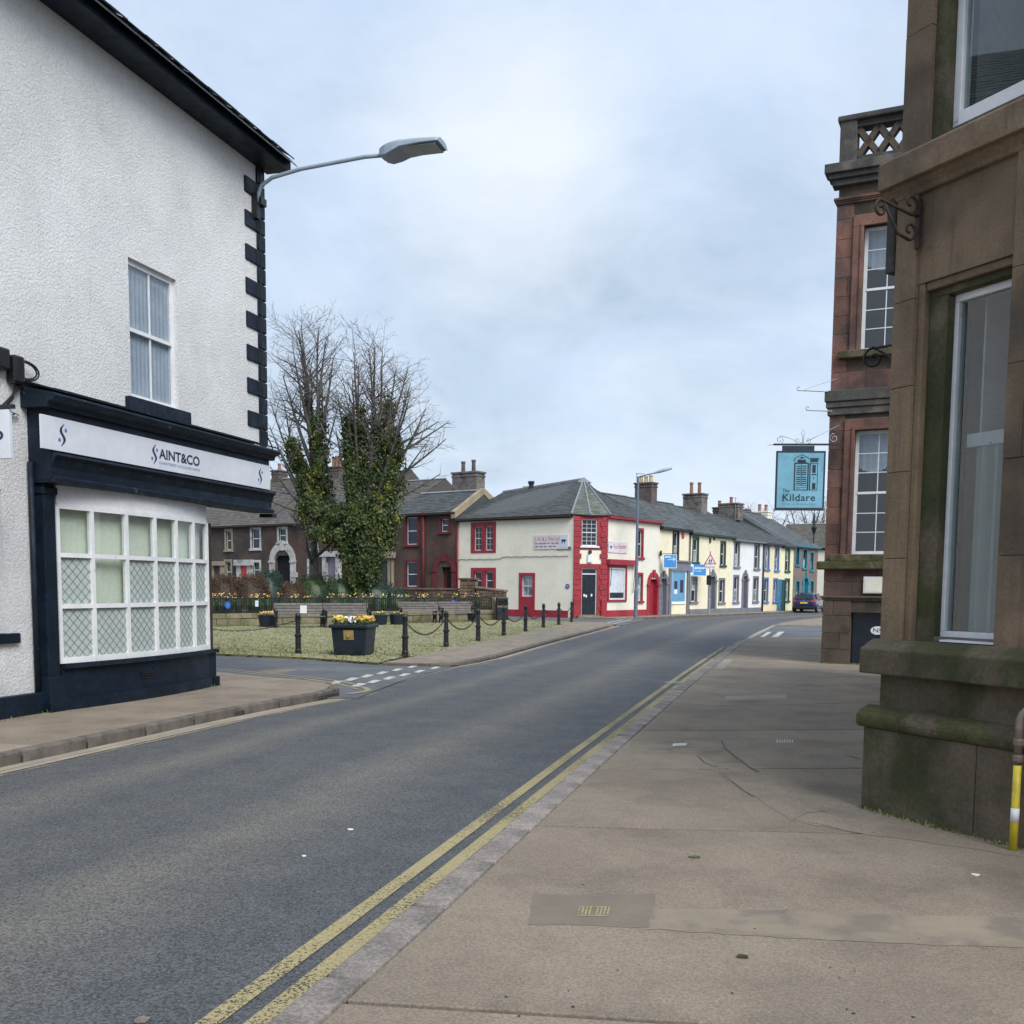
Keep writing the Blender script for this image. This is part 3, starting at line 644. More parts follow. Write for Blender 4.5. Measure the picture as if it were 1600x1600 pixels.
# cobbled square
SQ = [(-2.85, 21.62), (-2.62, 23.4)] + [(bolx(y) + .2, y) for y in (24, 30, 36, 42, 47.5)] + [(bolx(48) + .2, 48), (1.2, 49.4), (-.84, 50.3), (-11.39, 39.2), (-16, 34.35), (-16, 31.5), (-10, 26.75), (-6.96, 24.15), (-4.67, 23.1)]
def inside(p, poly):
    r = False; j = len(poly) - 1
    for i in range(len(poly)):
        (xi, yi), (xj, yj) = poly[i], poly[j]
        if (yi > p[1]) != (yj > p[1]) and p[0] < (xj - xi) * (p[1] - yi) / (yj - yi) + xi: r = not r
        j = i
    return r
sq = sheet('cobbled_square', SQ, -.012, 'moss_bed')
cb = MB(); y = 21.6; row = 0
while y < 50.3:
    h = ru(.115, .15); x = -16 + (row % 2) * .09
    while x < 3.2:
        w = ru(.13, .21)
        if inside((x + w / 2, y + h / 2), SQ):
            gap = ru(.008, .02); zt = ru(.004, .022); a, b_, c, d = x + gap, x + w - gap, y + gap, y + h - gap; i = .022
            mossy = max(0, 1 - ((x + 7) ** 2 + (y - 24.5) ** 2) / 18)
            cb.poly([(a, c, -.012), (b_, c, -.012), (b_, d, -.012), (a, d, -.012), (a + i, c + i, zt), (b_ - i, c + i, zt), (b_ - i, d - i, zt), (a + i, d - i, zt)], [(4, 5, 6, 7), (0, 1, 5, 4), (1, 2, 6, 5), (2, 3, 7, 6), (3, 0, 4, 7)], min(1, rnd() * (1 - .3 * mossy) + .4 * mossy))
        x += w
    y += h; row += 1
cbo = cb.build('cobbles', 'cobble', sq); cbo['kind'] = 'stuff'
gr = MB(); k = 0
while k < 15000:
    x = ru(-16, 3); y = ru(22, 50)
    d = (x + 7.2) ** 2 * .45 + (y - 24.9) ** 2
    pch = .16 + .84 * math.exp(-d / 7) + .25 * (sin(x * 1.7 + 2) * sin(y * 1.3) > .35)
    if rnd() > pch or not inside((x, y), SQ): continue
    h = ru(.015, .05); a = ru(0, pi); dx, dy = cos(a) * .02, sin(a) * .02
    gr.face([(x - dx, y - dy, -.005), (x + dx, y + dy, -.005), (x + ru(-.02, .02), y + ru(-.02, .02), h)]); k += 1
go = gr.build('grass', 'grass', None); go['kind'] = 'stuff'; go['label'] = 'short grass and moss growing between the cobbles'; go['category'] = 'grass'

# litter, gum and leaves on the near pavement
for i, (x, y, s, m, nm, lab) in enumerate([(1160, 1496, .035, 'leaf_litter', 'dead_leaf', 'brown curled leaf on the pavement below the trench repair'), (1086, 1340, .04, 'leaf_green', 'fallen_leaf', 'small green sprig lying on the pavement'),
        (1523, 1368, .03, 'litter_white', 'paper_scrap', 'small white paper scrap near the yellow pipe'), (548, 1293, .03, 'litter_white', 'paper_scrap', 'white paper scrap lying in the road by the yellow lines'), (475, 1334, .02, 'litter_white', 'paper_scrap', 'tiny white scrap in the dusty middle of the road'), (221, 1585, .045, 'kerb_granite', 'pebble', 'pale flat pebble in the road at the bottom left')]):
    onroad = x < 600; q = G(x, y, -.05 if onroad else 0); z = rz(q.y, q.x) + .003 if onroad else .002
    mb = MB(); n = 7; pts = [(cos(2 * pi * j / n) * s * ru(.5, 1.1), sin(2 * pi * j / n) * s * ru(.4, .9), 0) for j in range(n)]
    mb.prism(pts, (0, 0, .006)); o = mb.build(nm, m, None, loc=(q.x, q.y, z)); tag(o, lab, 'litter')
gm = MB()
for i in range(55):
    q = G(ru(700, 1600), 1230 + 370 * rnd() ** 1.3)
    if q.x < xr(q.y) + .25: continue
    s = ru(.002, .008); n = 6; gm.face([(q.x + cos(2 * pi * j / n) * s * ru(.6, 1.2), q.y + sin(2 * pi * j / n) * s * ru(.6, 1.2), .0034) for j in range(n)])
gm.build('gum_spot', 'gum', rp)['kind'] = 'stuff'
gm = MB()
for i in range(70):
    q = G(ru(600, 1600), 1180 + 420 * rnd())
    if q.x < xr(q.y) + .25: continue
    s = ru(.002, .006); n = 5; gm.face([(q.x + cos(2 * pi * j / n) * s * ru(.6, 1.2), q.y + sin(2 * pi * j / n) * s * ru(.6, 1.2), .0034) for j in range(n)])
gm.build('pale_speck', 'pale_fleck', rp)['kind'] = 'stuff'
# ------------------------------------------------------------------ facade tools
def wall(mb, u0, u1, z0, z1, holes, depth=.16, v=0.0, body=6.0):
    """front plane with openings and their reveals, plus sides and back so that the house is a closed body"""
    us = sorted({u0, u1, *[h[0] for h in holes], *[h[1] for h in holes]}); zs = sorted({z0, z1, *[h[2] for h in holes], *[h[3] for h in holes]})
    us = [a for a in us if u0 <= a <= u1]; zs = [a for a in zs if z0 <= a <= z1]
    for a, b in zip(us, us[1:]):
        for c, d in zip(zs, zs[1:]):
            mu, mz = (a + b) / 2, (c + d) / 2
            if any(h[0] < mu < h[1] and h[2] < mz < h[3] for h in holes): continue
            mb.face([(a, v, c), (b, v, c), (b, v, d), (a, v, d)])
    for a, b, c, d in holes:
        e = v + depth
        mb.face([(a, v, c), (a, v, d), (a, e, d), (a, e, c)]); mb.face([(b, v, c), (b, e, c), (b, e, d), (b, v, d)])
        mb.face([(a, v, d), (b, v, d), (b, e, d), (a, e, d)]); mb.face([(a, v, c), (a, e, c), (b, e, c), (b, v, c)])
    if body:
        mb.face([(u0, v, z0), (u0, v, z1), (u0, v + body, z1), (u0, v + body, z0)]); mb.face([(u1, v, z0), (u1, v + body, z0), (u1, v + body, z1), (u1, v, z1)])
        mb.face([(u0, v + body, z0), (u0, v + body, z1), (u1, v + body, z1), (u1, v + body, z0)]); mb.face([(u0, v, z1), (u1, v, z1), (u1, v + body, z1), (u0, v + body, z1)])
    return mb
def ring(mb, a, b, c, d, w, v0, v1, wt=None, wb=None):
    """four bars of a frame"""
    wt = w if wt is None else wt; wb = w if wb is None else wb
    if wt: mb.box(a, b, v0, v1, d - wt, d)
    if wb: mb.box(a, b, v0, v1, c, c + wb)
    mb.box(a, a + w, v0, v1, c + wb, d - wt); mb.box(b - w, b, v0, v1, c + wb, d - wt); return mb
def sash(house, r, cols=1, rows=1, surround=None, sw=.12, sill=True, frame='white_gloss', pane='pane_dark', v=.10, fw=.05, proud=.025, sillm=None, bot=None, jamb=True, off=0.0):
    """sash window set in an opening r=(u0,u1,z0,z1): frame (the part) with panes, surround and sill below it"""
    a, b, c, d = r; zm = (c + d) / 2; v += off
    f = MB(); ring(f, a, b, c, d, fw, v, v + .06); f.box(a + fw, b - fw, v - .012, v + .05, zm - .025, zm + .025)
    bars = .018 if cols * rows > 1 else 0
    for k in range(1, cols):
        u = a + fw + (b - a - 2 * fw) * k / cols; f.box(u - bars / 2, u + bars / 2, v + .006, v + .04, c + fw, zm - .025); f.box(u - bars / 2, u + bars / 2, v + .006, v + .04, zm + .025, d - fw)
    for k in range(1, rows):
        for lo, hi in ((c + fw, zm - .025), (zm + .025, d - fw)):
            z = lo + (hi - lo) * k / rows; f.box(a + fw, b - fw, v + .008, v + .038, z - bars / 2, z + bars / 2)
    w = f.build('window', frame, house)
    for lo, hi, pm in ((c + fw, zm - .025, bot or pane), (zm + .025, d - fw, pane)):
        for k in range(cols):
            ua = a + fw + (b - a - 2 * fw) * k / cols; ub = a + fw + (b - a - 2 * fw) * (k + 1) / cols
            for q in range(rows):
                za = lo + (hi - lo) * q / rows; zb = lo + (hi - lo) * (q + 1) / rows
                MB().box(ua, ub, v + .02, v + .026, za, zb).build('pane', pm, w)
    if surround:
        s = MB(); ring(s, a - sw, b + sw, c - (0 if sill else sw), d + sw, sw, -proud + off, .03 + off, sw, 0 if sill else sw); s.build('surround', surround, w, bevel=.008)
    if sill: MB().box(a - sw - .05, b + sw + .05, -.07 - proud + off, v, c - .14, c).build('sill', sillm or surround or frame, w, bevel=.01)
    return w
def slates(mb, e0, e1, r0, r1, ch=.24, sw=.34, lift=.018):
    """courses of slates between the eave e0-e1 and the ridge r0-r1, each slate a thin lapped piece"""
    e0, e1, r0, r1 = map(Vector, (e0, e1, r0, r1)); H = max((r0 - e0).length, (r1 - e1).length); n = max(2, int(H / ch))
    nrm = (e1 - e0).cross(r0 - e0).normalized()
    if nrm.z < 0: nrm = -nrm
    for i in range(n):
        a0 = e0.lerp(r0, i / n); a1 = e1.lerp(r1, i / n); b0 = e0.lerp(r0, min(1, (i + 1.12) / n)); b1 = e1.lerp(r1, min(1, (i + 1.12) / n))
        W = (a1 - a0).length; m = max(1, int(W / sw)); off = .5 * (i % 2)
        ts = [0] + [min(1, max(0, (k + off + ru(-.06, .06)) / m)) for k in range(m + 1)] + [1]; ts = sorted(set(ts))
        for p, q in zip(ts, ts[1:]):
            if q - p < .1 / m: continue
            l = lift * ru(.7, 1.5); g_ = .004 / max(W, .1)
            A, B, C_, D = a0.lerp(a1, p + g_), a0.lerp(a1, q - g_), b0.lerp(b1, q - g_), b0.lerp(b1, p + g_)
            t = rnd(); mb.face([A + nrm * l, B + nrm * l, C_ + nrm * .003, D + nrm * .003], t); mb.face([A, B, B + nrm * l, A + nrm * l], t * .5)
    return mb
def chimney(parent_label, fr, u, v, z0, w, d, h, pots, m='chimney_stone', potm='pot_clay', label='', poth=.55, oz=.5):
    """free-standing stack as a part-carrying thing of its own roof: built as child of house"""
    st = MB(); st.box(u - w / 2, u + w / 2, v - d / 2, v + d / 2, z0 - oz, z0 + h)
    o = st.build('chimney', m, parent_label, bevel=.02)
    c = MB(); c.box(u - w / 2 - .07, u + w / 2 + .07, v - d / 2 - .07, v + d / 2 + .07, z0 + h, z0 + h + .12); c.box(u - w / 2 - .035, u + w / 2 + .035, v - d / 2 - .035, v + d / 2 + .035, z0 + h - .22, z0 + h - .1); c.build('chimney_cap', m, o, bevel=.02)
    for k in range(pots):
        uu = u + (k - (pots - 1) / 2) * w / max(pots, 1) * .85 if w >= d else u; vv = v if w >= d else v + (k - (pots - 1) / 2) * d / max(pots, 1) * .85
        p = MB(); hh = poth * ru(.9, 1.1); zb = z0 + h + .12
        p.lathe([(.15, zb), (.13, zb + .08), (.115, zb + hh * .8), (.145, zb + hh * .84), (.14, zb + hh)], 10, (uu, vv)); p.build('chimney_pot', potm, o, smooth=False)
    return o
def ashlar(parent, u0, u1, z0, z1, holes, h, w, m, v=0.0, th=.03, gap=.006, bevel=.006, name='stone_block', thick=None):
    """coursed blocks, each its own object, standing just proud of the wall behind"""
    z = z0; i = 0
    while z < z1 - .03:
        zt = min(z + h * ru(.94, 1.06), z1)
        if z1 - zt < h * .35: zt = z1
        u = u0 - (w * .5 if i % 2 else 0)
        while u < u1:
            e = u + w * ru(.85, 1.15); a, b = max(u, u0), min(e, u1); u = e
            segs = [(a, b)]
            for hh in holes:
                if hh[3] <= z + .02 or hh[2] >= zt - .02: continue
                ns = []
                for p, q in segs:
                    if hh[1] <= p or hh[0] >= q: ns.append((p, q)); continue
                    if hh[0] > p: ns.append((p, hh[0]))
                    if hh[1] < q: ns.append((hh[1], q))
                segs = ns
            for p, q in segs:
                if q - p < .05: continue
                MB().box(p + gap / 2, q - gap / 2, v - ru(.0, .004), v + th, z + gap / 2, zt - gap / 2).build(name, m, parent, bevel=bevel)
        z = zt; i += 1

# ------------------------------------------------------------------ LEFT: white roughcast corner shop
F = FL; WV = .10                                   # wall plane stands a little behind the shopfront plane
shop = fthing(F, 'corner_shop', 'white roughcast building with navy quoins and an accountants shopfront at its corner', 'building')
uc = F.px(413, 480, WV)[0]; ztop = F.px(399, 257, WV)[1]
uw0, uw1, zw0, zw1 = F.rect(203, 421, 277, 631, WV)
zf1 = F.px(240, 640, WV)[1]
uL = F.px(56, 900, WV)[0]; uRis = F.px(336, 1040)[0]
zfb = F.px(200, 790)[1]
lw = (F.px(0, 760, WV)[0] - 1.0, F.px(7, 900, WV)[0], F.px(4, 990, WV)[1], F.px(4, 765, WV)[1])
mb = MB(); wall(mb, -3, uL + .25, LPZ - .05, ztop, [lw], .16, WV, 0); 
zs_ = F.px(200, 700)[1]
wall(mb, uL + .25, uc, zs_, ztop, [(uw0, uw1, zw0, zw1)], .16, WV, 0)
mb.face([(uc, WV, zs_), (uc, 8, zs_), (uc, 8, ztop), (uc, WV, ztop)]); mb.face([(-3, WV, 0), (-3, WV, ztop), (-3, 8, ztop), (-3, 8, 0)]); mb.face([(-3, 8, 0), (-3, 8, ztop), (uc, 8, ztop), (uc, 8, 0)])
sw_ = mb.build('wall', 'roughcast', shop)
# ground floor core behind the shopfront, with the corner cut away under the upper storey
mb = MB(); mb.face([(uRis, .3, 0), (uRis + .02, .3, zs_), (uc - .05, 2.2, zs_), (uc - .05, 2.2, 0)]); mb.face([(uc - .05, 2.2, 0), (uc - .05, 2.2, zs_), (uc - .05, 8, zs_), (uc - .05, 8, 0)])
mb.build('entrance_wall', 'soffit_cream', shop)
mb = MB(); mb.box(uRis - .3, uc - .004, .02, 2.4, zs_ - .09, zs_ - .02); mb.build('soffit', 'soffit_cream', shop)
# upper sash
win = sash(shop, (uw0, uw1, zw0, zw1), 2, 1, None, pane='glass_dim', v=WV + .06, fw=.07, sill=False)
mb = MB(); mb.box(uw0, uw1, WV + .30, WV + .31, zw0, zw1)
cu = MB()
for i in range(24):
    a = uw0 + (uw1 - uw0) * i / 24; b = uw0 + (uw1 - uw0) * (i + 1) / 24; cu.face([(a, WV + .115 + .012 * (i % 2), zw0), (b, WV + .115 + .012 * ((i + 1) % 2), zw0), (b, WV + .115 + .012 * ((i + 1) % 2), zw1), (a, WV + .115 + .012 * (i % 2), zw1)])
cu.build('curtain', 'curtain', win, smooth=True)
sa, sb_, sc0, sc1 = F.rect(196, 632, 291, 654, WV); 
sl = MB(); sl.box(sa, sb_, WV - .09, WV + .1, F.px(240, 652, WV)[1], zw0 - .002); sl.build('sill', 'navy_worn', win, bevel=.012)
# quoins: alternate long and short blocks up the corner
u_long, u_short = F.px(384, 480, WV)[0], F.px(402, 480, WV)[0]
zq0, zq1 = F.px(410, 697, WV)[1], ztop - .02; nq = 17
for i in range(nq):
    a = zq0 + (zq1 - zq0) * i / nq; b = zq0 + (zq1 - zq0) * (i + 1) / nq
    MB().box(u_short if i % 2 == 0 else u_long, uc + .025, WV - .03, WV + .25, a + .006, b - .006).build('quoin', 'navy_paint', shop, bevel=.018)
# eaves: soffit boards, fascia and gutter
ev = MB(); ev.box(-3, uc + .15, -.30, WV, ztop - .02, ztop + .04); ev.build('soffit', 'navy_paint', shop)
mb = MB(); mb.box(-3, uc + .16, -.34, -.30, ztop - .03, ztop + .17); mb.build('fascia_board', 'navy_paint', shop)
mb = MB(); mb.profile([(-.345 - .11 * sin(t * pi / 8 * 1.0), ztop + .15 - .1 * (1 - cos(t * pi / 4)) * .5) for t in range(0, 9)] + [(-.345, ztop + .165)], -3, uc + .2); mb.build('gutter', 'black_paint', shop)
rf = MB(); slates(rf, (-3, -.38, ztop + .19), (uc + .22, -.38, ztop + .19), (-3, 3.9, ztop + 2.9), (uc + .22, 3.9, ztop + 2.9), .26, .36); slates(rf, (uc + .22, 8.2, ztop + .19), (-3, 8.2, ztop + .19), (uc + .22, 3.9, ztop + 2.9), (-3, 3.9, ztop + 2.9), .26, .36)
ro = rf.build('roof', 'slate', shop); ro['kind'] = 'stuff'
mb = MB(); mb.face([(uc, WV, ztop), (uc, 8, ztop), (uc, 3.9, ztop + 2.85)]); mb.face([(-3, WV, ztop), (-3, 3.9, ztop + 2.85), (-3, 8, ztop)]); mb.face([(-3, -.36, ztop + .17), (uc + .2, -.36, ztop + .17), (uc + .2, 3.9, ztop + 2.88), (-3, 3.9, ztop + 2.88)]); mb.build('gable', 'roughcast', shop)
for i in range(0):                                   # short rafter feet seen under the eaves
    u = uc - .5 - i * 1.35; MB().box(u, u + .09, -.28, WV, ztop - .13, ztop - .02).build('rafter_foot', 'navy_paint', shop)
# shopfront: plinth, pilaster, stallriser, bow window, frieze, fascia with cornices
uS0, uS1 = F.px(90, 900)[0], F.px(322, 900)[0]
zsill = F.px(205, 1026)[1]; zwt = F.px(200, 803)[1]; zfr = F.px(200, 768)[1]
def bow(u, amp=.14): t = (u - uS0) / (uS1 - uS0); return -.02 - amp * sin(pi * min(max(t, 0), 1)) ** .8 if 0 < t < 1 else -.02
MB().box(-3, uL, -.0, WV, LPZ, F.px(20, 1088)[1]).build('plinth', 'navy_paint', shop, bevel=.01)
zl_f = F.px(240, 775, -.19)[1]
pil = MB(); u0p, u1p = F.px(56, 900, WV)[0], F.px(90, 900, -.05)[0]; pil.box(u0p, u1p, -.05, WV + .05, LPZ, zl_f + .05); pil.box(u0p - .03, u1p + .05, -.085, WV, LPZ, F.px(75, 1058)[1]); pil.box(u0p - .02, u1p + .03, -.07, WV, zl_f - .14, zl_f - .05); pil.build('pilaster', 'navy_paint', shop, bevel=.012)
def bowbox(mb, z0, z1, off0, off1, n=18, ua=None, ub=None):
    ua = uS0 if ua is None else ua; ub = uS1 if ub is None else ub
    for i in range(n):
        a = ua + (ub - ua) * i / n; b = ua + (ub - ua) * (i + 1) / n
        p = [(a, bow(a) + off0), (b, bow(b) + off0), (b, bow(b) + off1), (a, bow(a) + off1)]
        mb.prism([(x, y, z0) for x, y in p], (0, 0, z1 - z0), .5)
    return mb
zr1 = F.px(200, 1076)[1]
mb = MB(); bowbox(mb, zr1, zsill - .06, .0, .25, ub=uRis - .02); mb.box(uS1, uRis, -.02, .3, zr1, zsill - .06); mb.build('stallriser', 'navy_paint', shop)
mb = MB(); bowbox(mb, LPZ - .02, zr1, -.05, .25, ub=uRis); mb.box(uS1, uRis + .02, -.07, .3, LPZ - .02, zr1 + .001); mb.build('plinth', 'navy_paint', shop)
mb = MB(); bowbox(mb, zsill - .06, zsill, -.06, .2, ub=uRis); mb.build('sill', 'navy_worn', shop)
uv_ = F.px(214, 1050)[0]
for k in range(3): MB().box(uv_ - .12, uv_ + .14, bow(uv_) - .012, bow(uv_) + .02, zr1 + .14 + k * .032, zr1 + .155 + k * .032).build('air_vent', 'black_paint', shop)
MB().box(F.px(325, 950)[0], uRis - .01, .02, .12, zsill, zwt).build('corner_board', 'rust_iron', shop)
sw = MB(); bowbox(sw, zsill, zsill + .07, -.012, .06); bowbox(sw, zwt - .03, zwt + .03, -.012, .06)
colx = [90, 135.5, 184.5, 228, 263.5, 294.5, 322]
cu_ = [F.px(x, 900)[0] for x in colx]; rows = [zsill + .06, 0, 0, zwt]; rows[1] = F.px(200, 945)[1]; rows[2] = F.px(200, 872)[1]
for u in cu_: sw.box(u - .028, u + .028, bow(u) - .014, bow(u) + .05, zsill, zwt)
for z in rows[1:3]: bowbox(sw, z - .028, z + .028, -.013, .045)
bw = sw.build('shop_window', 'white_gloss', shop)
def lat(u0, u1, z0, z1):
    mb = MB(); s = .125; n = int((u1 - u0 + z1 - z0) / s) + 1
    for k in range(n):
        for sgn in (1, -1):
            pts = []
            # clipped diagonal of the panel
            c = k * s
            ax, az = (u0 + c, z0) if sgn > 0 else (u0 + c, z1)
            t0 = max(0, (c - (u1 - u0))); t1 = min(c, z1 - z0)
            if t1 <= t0: continue
            p = Vector((u0 + c - t0, 0, z0 + t0 if sgn > 0 else z1 - t0)); q = Vector((u0 + c - t1, 0, z0 + t1 if sgn > 0 else z1 - t1))
            d = (q - p).normalized(); nn = Vector((-d.z, 0, d.x)) * .008
            mb.face([p - nn, q - nn, q + nn, p + nn])
    return mb
for i in range(6):
    for j in range(3):
        a, b = cu_[i] + .028, cu_[i + 1] - .028; z0, z1 = rows[j] + .01, rows[j + 1] - .028; va, vb = bow(cu_[i]) + .022, bow(cu_[i + 1]) + .022
        clear = j == 2 or (i == 1 and j == 1)
        p = MB().prism([(a, va, z0), (b, vb, z0), (b, vb + .006, z0), (a, va + .006, z0)], (0, 0, z1 - z0)); po = p.build('pane', 'glass_clear' if clear else 'frosted', bw)
        if not clear:
            l = lat(a, b, z0, z1); l.v = [(x, va + (vb - va) * (x - a) / (b - a) - .002, z) for x, y, z in l.v]; l.build('lattice_film', 'frost_lattice', bw)
fz = MB(); bowbox(fz, zwt + .03, zfr + .12, -.0, .06); fz.build('frieze_panel', 'white_gloss', shop)
rm = MB(); bowbox(rm, zsill, zwt + .02, .13, .15); rm.face([(uS0 - .1, .1, zsill - .1), (uS1, .1, zsill - .1), (uS1, 1.0, zsill - .1), (uS0, 1, zsill - .1)]); rm.face([(uS0 - .05, .08, zsill), (uS0 - .05, 1, zsill), (uS0 - .05, 1, zwt + .3), (uS0 - .05, .08, zwt + .3)]); rm.build('interior', 'room_green', shop)
MB().box(uS1 - .02, uRis - .03, .13, 1.0, zsill, zwt + .3).build('interior_return', 'room_pale', shop)
# fascia
FV = -.24; ua, ub = F.px(64, 672, FV)[0], F.px(421, 745, FV)[0]
za, zb = F.px(240, 732, FV)[1], F.px(240, 687, FV)[1]
zb2 = F.px(240, 652, FV - .05)[1]; zl = F.px(240, 775, FV + .05)[1]
u0f = F.px(32, 640, WV)[0]
fb = MB(); fb.box(u0f + .10, ub + .03, FV + .02, WV, zl + .02, zb2 - .12); fb.build('fascia', 'navy_paint', shop)
cn = MB(); cn.profile([(WV, zb2 + .06), (FV - .13, zb2 - .03), (FV - .15, zb2 - .06), (FV - .13, zb2 - .10), (FV - .05, zb2 - .13), (FV - .03, zb2 - .19), (WV, zb2 - .19)], u0f, ub + .12); cn.build('cornice', 'navy_worn', shop)
ld = MB(); ld.face([(u0f, WV - .002, zb2 + .12), (u0f, FV - .12, zb2 - .02), (ub + .1, FV - .12, zb2 - .02), (ub + .1, WV - .002, zb2 + .12)]); 
for i in range(9): 
    u = u0f + (ub - u0f) * i / 9; w_ = (ub - u0f) / 9 - .01; ld.prism([(u, WV, zb2 + .12), (u, FV - .14, zb2 - .01), (u + w_, FV - .14, zb2 - .01), (u + w_, WV, zb2 + .12)], (0, -.004, .02 + .006 * (i % 2)))
ld.build('lead_flashing', 'navy_worn', shop)
cn = MB(); cn.profile([(FV + .03, za - .02), (FV - .06, za - .03), (FV - .07, za - .06), (FV - .02, za - .10), (FV + .02, za - .2), (FV + .03, zl + .08), (FV - .03, zl + .04), (FV - .02, zl - .01), (WV, zl - .01), (WV, za - .02)], u0p - .05, ub + .1); cn.build('lower_cornice', 'navy_worn', shop)
MB().box(uc - .35, uc - .2, FV + .05, .05, zl - .07, zl - .012).build('bracket', 'navy_paint', shop)
sg = fthing(F, 'shop_sign', 'long white fascia sign with navy lettering above the bow shop window', 'sign', 0, 0)
MB().box(ua, ub, FV - .012, FV + .02, za, zb).build('board', 'white_board', sg)
def ess(mb, u, z, h, v):
    """the firm's swooping S with its taper"""
    n = 26; w = h * .27; L_ = []
    for i in range(n + 1):
        t = i / n; y = h * (.5 - t); x = -w * .52 * sin(2 * pi * t) + w * .42 * cos(pi * t) ** 3
        th = h * .075 * (sin(pi * t) ** .8) + .003; L_.append((x, y, th))
    for p, q in zip(L_, L_[1:]):
        mb.face([(u + p[0] - p[2], v, z + p[1]), (u + q[0] - q[2], v, z + q[1]), (u + q[0] + q[2], v, z + q[1]), (u + p[0] + p[2], v, z + p[1])], .5)
def disc(mb, u, z, r, v, n=14): mb.face([(u + cos(2 * pi * k / n) * r, v, z + sin(2 * pi * k / n) * r) for k in range(n)], .5)
tb = MB(); db = MB(); vt = FV - .016; zc = (za + zb) / 2; hS = (zb - za) * .66
for xx, sc_ in ((97, 1.0), (240, 1.0), (405, 1.0)):
    u = F.px(xx, 700, FV)[0]; eb = MB(); ess(eb, u, zc, hS * sc_ * 1.05, vt); eb.build('logo', 'sign_navy', sg)
    for sx in (1, -1): eb = MB(); disc(eb, u + sx * hS * .22, zc + sx * hS * .24, hS * .09, vt); eb.build('logo_dot', 'sign_blue', sg)
ta, te = F.px(247, 710, FV)[0], F.px(310.5, 715, FV)[0]
tb.text('AINT&CO', ta, te, zc - hS * .18, zc + hS * .36, vt, 0); db.text('CHARTERED ACCOUNTANTS', ta, te, zc - hS * .46, zc - hS * .32, vt, 0)
tb.build('lettering', 'sign_navy', sg); db.build('small_lettering', 'sign_blue', sg)
# pipe, cables, junction boxes and the projecting sign at the picture's edge
MB().tube([(F.px(43, 760, WV)[0], WV - .05, z) for z in (F.px(43, 720)[1], F.px(43, 1085)[1])], .035, 8).build('downpipe', 'navy_worn', shop, smooth=True)
cb_ = MB(); uq = F.px(403, 480, WV)[0]
cb_.tube([(uq + .02 * sin(i * 1.3), WV - .06, zq1 - (zq1 - zq0) * i / 30) for i in range(30)], .012, 5)
cb_.tube([(uq, WV - .06, zq0 + .35), (uq + .12, WV - .08, zq0 + .15), (uc + .03, WV - .1, zq0 - .0), (uc + .02, WV - .12, zq0 - .2)], .012, 5)
cb_.build('cable', 'cable', shop)
MB().box(uq - .12, uq + .06, WV - .16, WV - .05, F.px(405, 327, WV)[1], F.px(405, 315, WV)[1]).build('junction_box', 'black_paint', shop, bevel=.01)
ub0, ub1 = F.px(8, 580, WV)[0], F.px(25, 580, WV)[0]
cbx = fthing(F, 'cable_box', 'black telephone cable box with looping wires on the white wall', 'cable box', ub0, F.px(15, 600, WV)[1], WV)
hb = F.px(15, 556, WV)[1] - F.px(15, 600, WV)[1]
MB().box(0, ub1 - ub0, -.14, 0, 0, hb).build('case', 'black_paint', cbx, bevel=.03)
MB().box(-.28, -.03, -.12, 0, .12, hb * 1.15).build('case', 'black_paint', cbx, bevel=.03)
wb_ = MB()
for k in range(5):
    wb_.tube([(.1 + .03 * k, -.06, .02), (.05 - .05 * k, -.05, -.18 - .03 * k), (-.12 + .07 * k, -.03, -.34), (-.3 + .05 * k, -.04, -.28 - .05 * k), (-.6, -.03, -.3 + .08 * k)], .011, 5)
for rr in (.20, .17): wb_.tube([(ub1 - ub0 - .02, -.08, hb * .75)] + [(ub1 - ub0 + rr * .2 + rr * sin(pi * t / 8) * 1.1, -.1, hb * .55 + rr * cos(pi * t / 8) * .55) for t in range(9)] + [(ub1 - ub0 - .04, -.06, hb * .4)], .011, 5)
wb_.build('wire', 'cable', cbx)
ps = fthing(F, 'projecting_sign', 'white hanging sign cut off by the left edge of the picture', 'sign', 0, 0)
# hangs square to the wall: its face looks down the street
pu = F.px(20, 680, -1.0)[0]; z0p, z1p = F.px(20, 717, -1.0)[1], F.px(20, 641, -1.0)[1]
MB().box(pu - .05, pu, -1.0, -.05, z0p, z1p).build('board', 'white_board', ps, bevel=.006)
lo_ = MB(); lo_.text('o', -.93, -.80, z0p + .38 * (z1p - z0p), z0p + .58 * (z1p - z0p), 0, 0); lo_.v = [(pu - .054, -1.73 - x if False else -(x + 1.73) if False else -.80 - (x + .93), z) for x, y, z in lo_.v]; lo_.build('lettering', 'sign_navy', ps)
MB().box(pu - .045, pu - .005, -1.05, WV, z1p + .01, z1p + .05).build('bracket', 'black_iron', ps)
psb = MB(); psb.box(-.02, .0, -.05, 0, 0, .01)
MB().box(lw[0], lw[1] + .16, WV - .06, WV + .1, F.px(4, 1006, WV)[1], lw[2]).build('sill', 'navy_paint', shop, bevel=.01)
MB().box(lw[0], lw[1], WV + .1, WV + .12, lw[2], lw[3]).build('window', 'pane_light', shop)

# ------------------------------------------------------------------ wall-mounted street light on the shop corner
ul, zl_ = F.px(408, 292, -.05)
lt = fthing(F, 'street_light', 'grey street light reaching out on a long arm from the shop corner', 'street light', ul, zl_, 0)
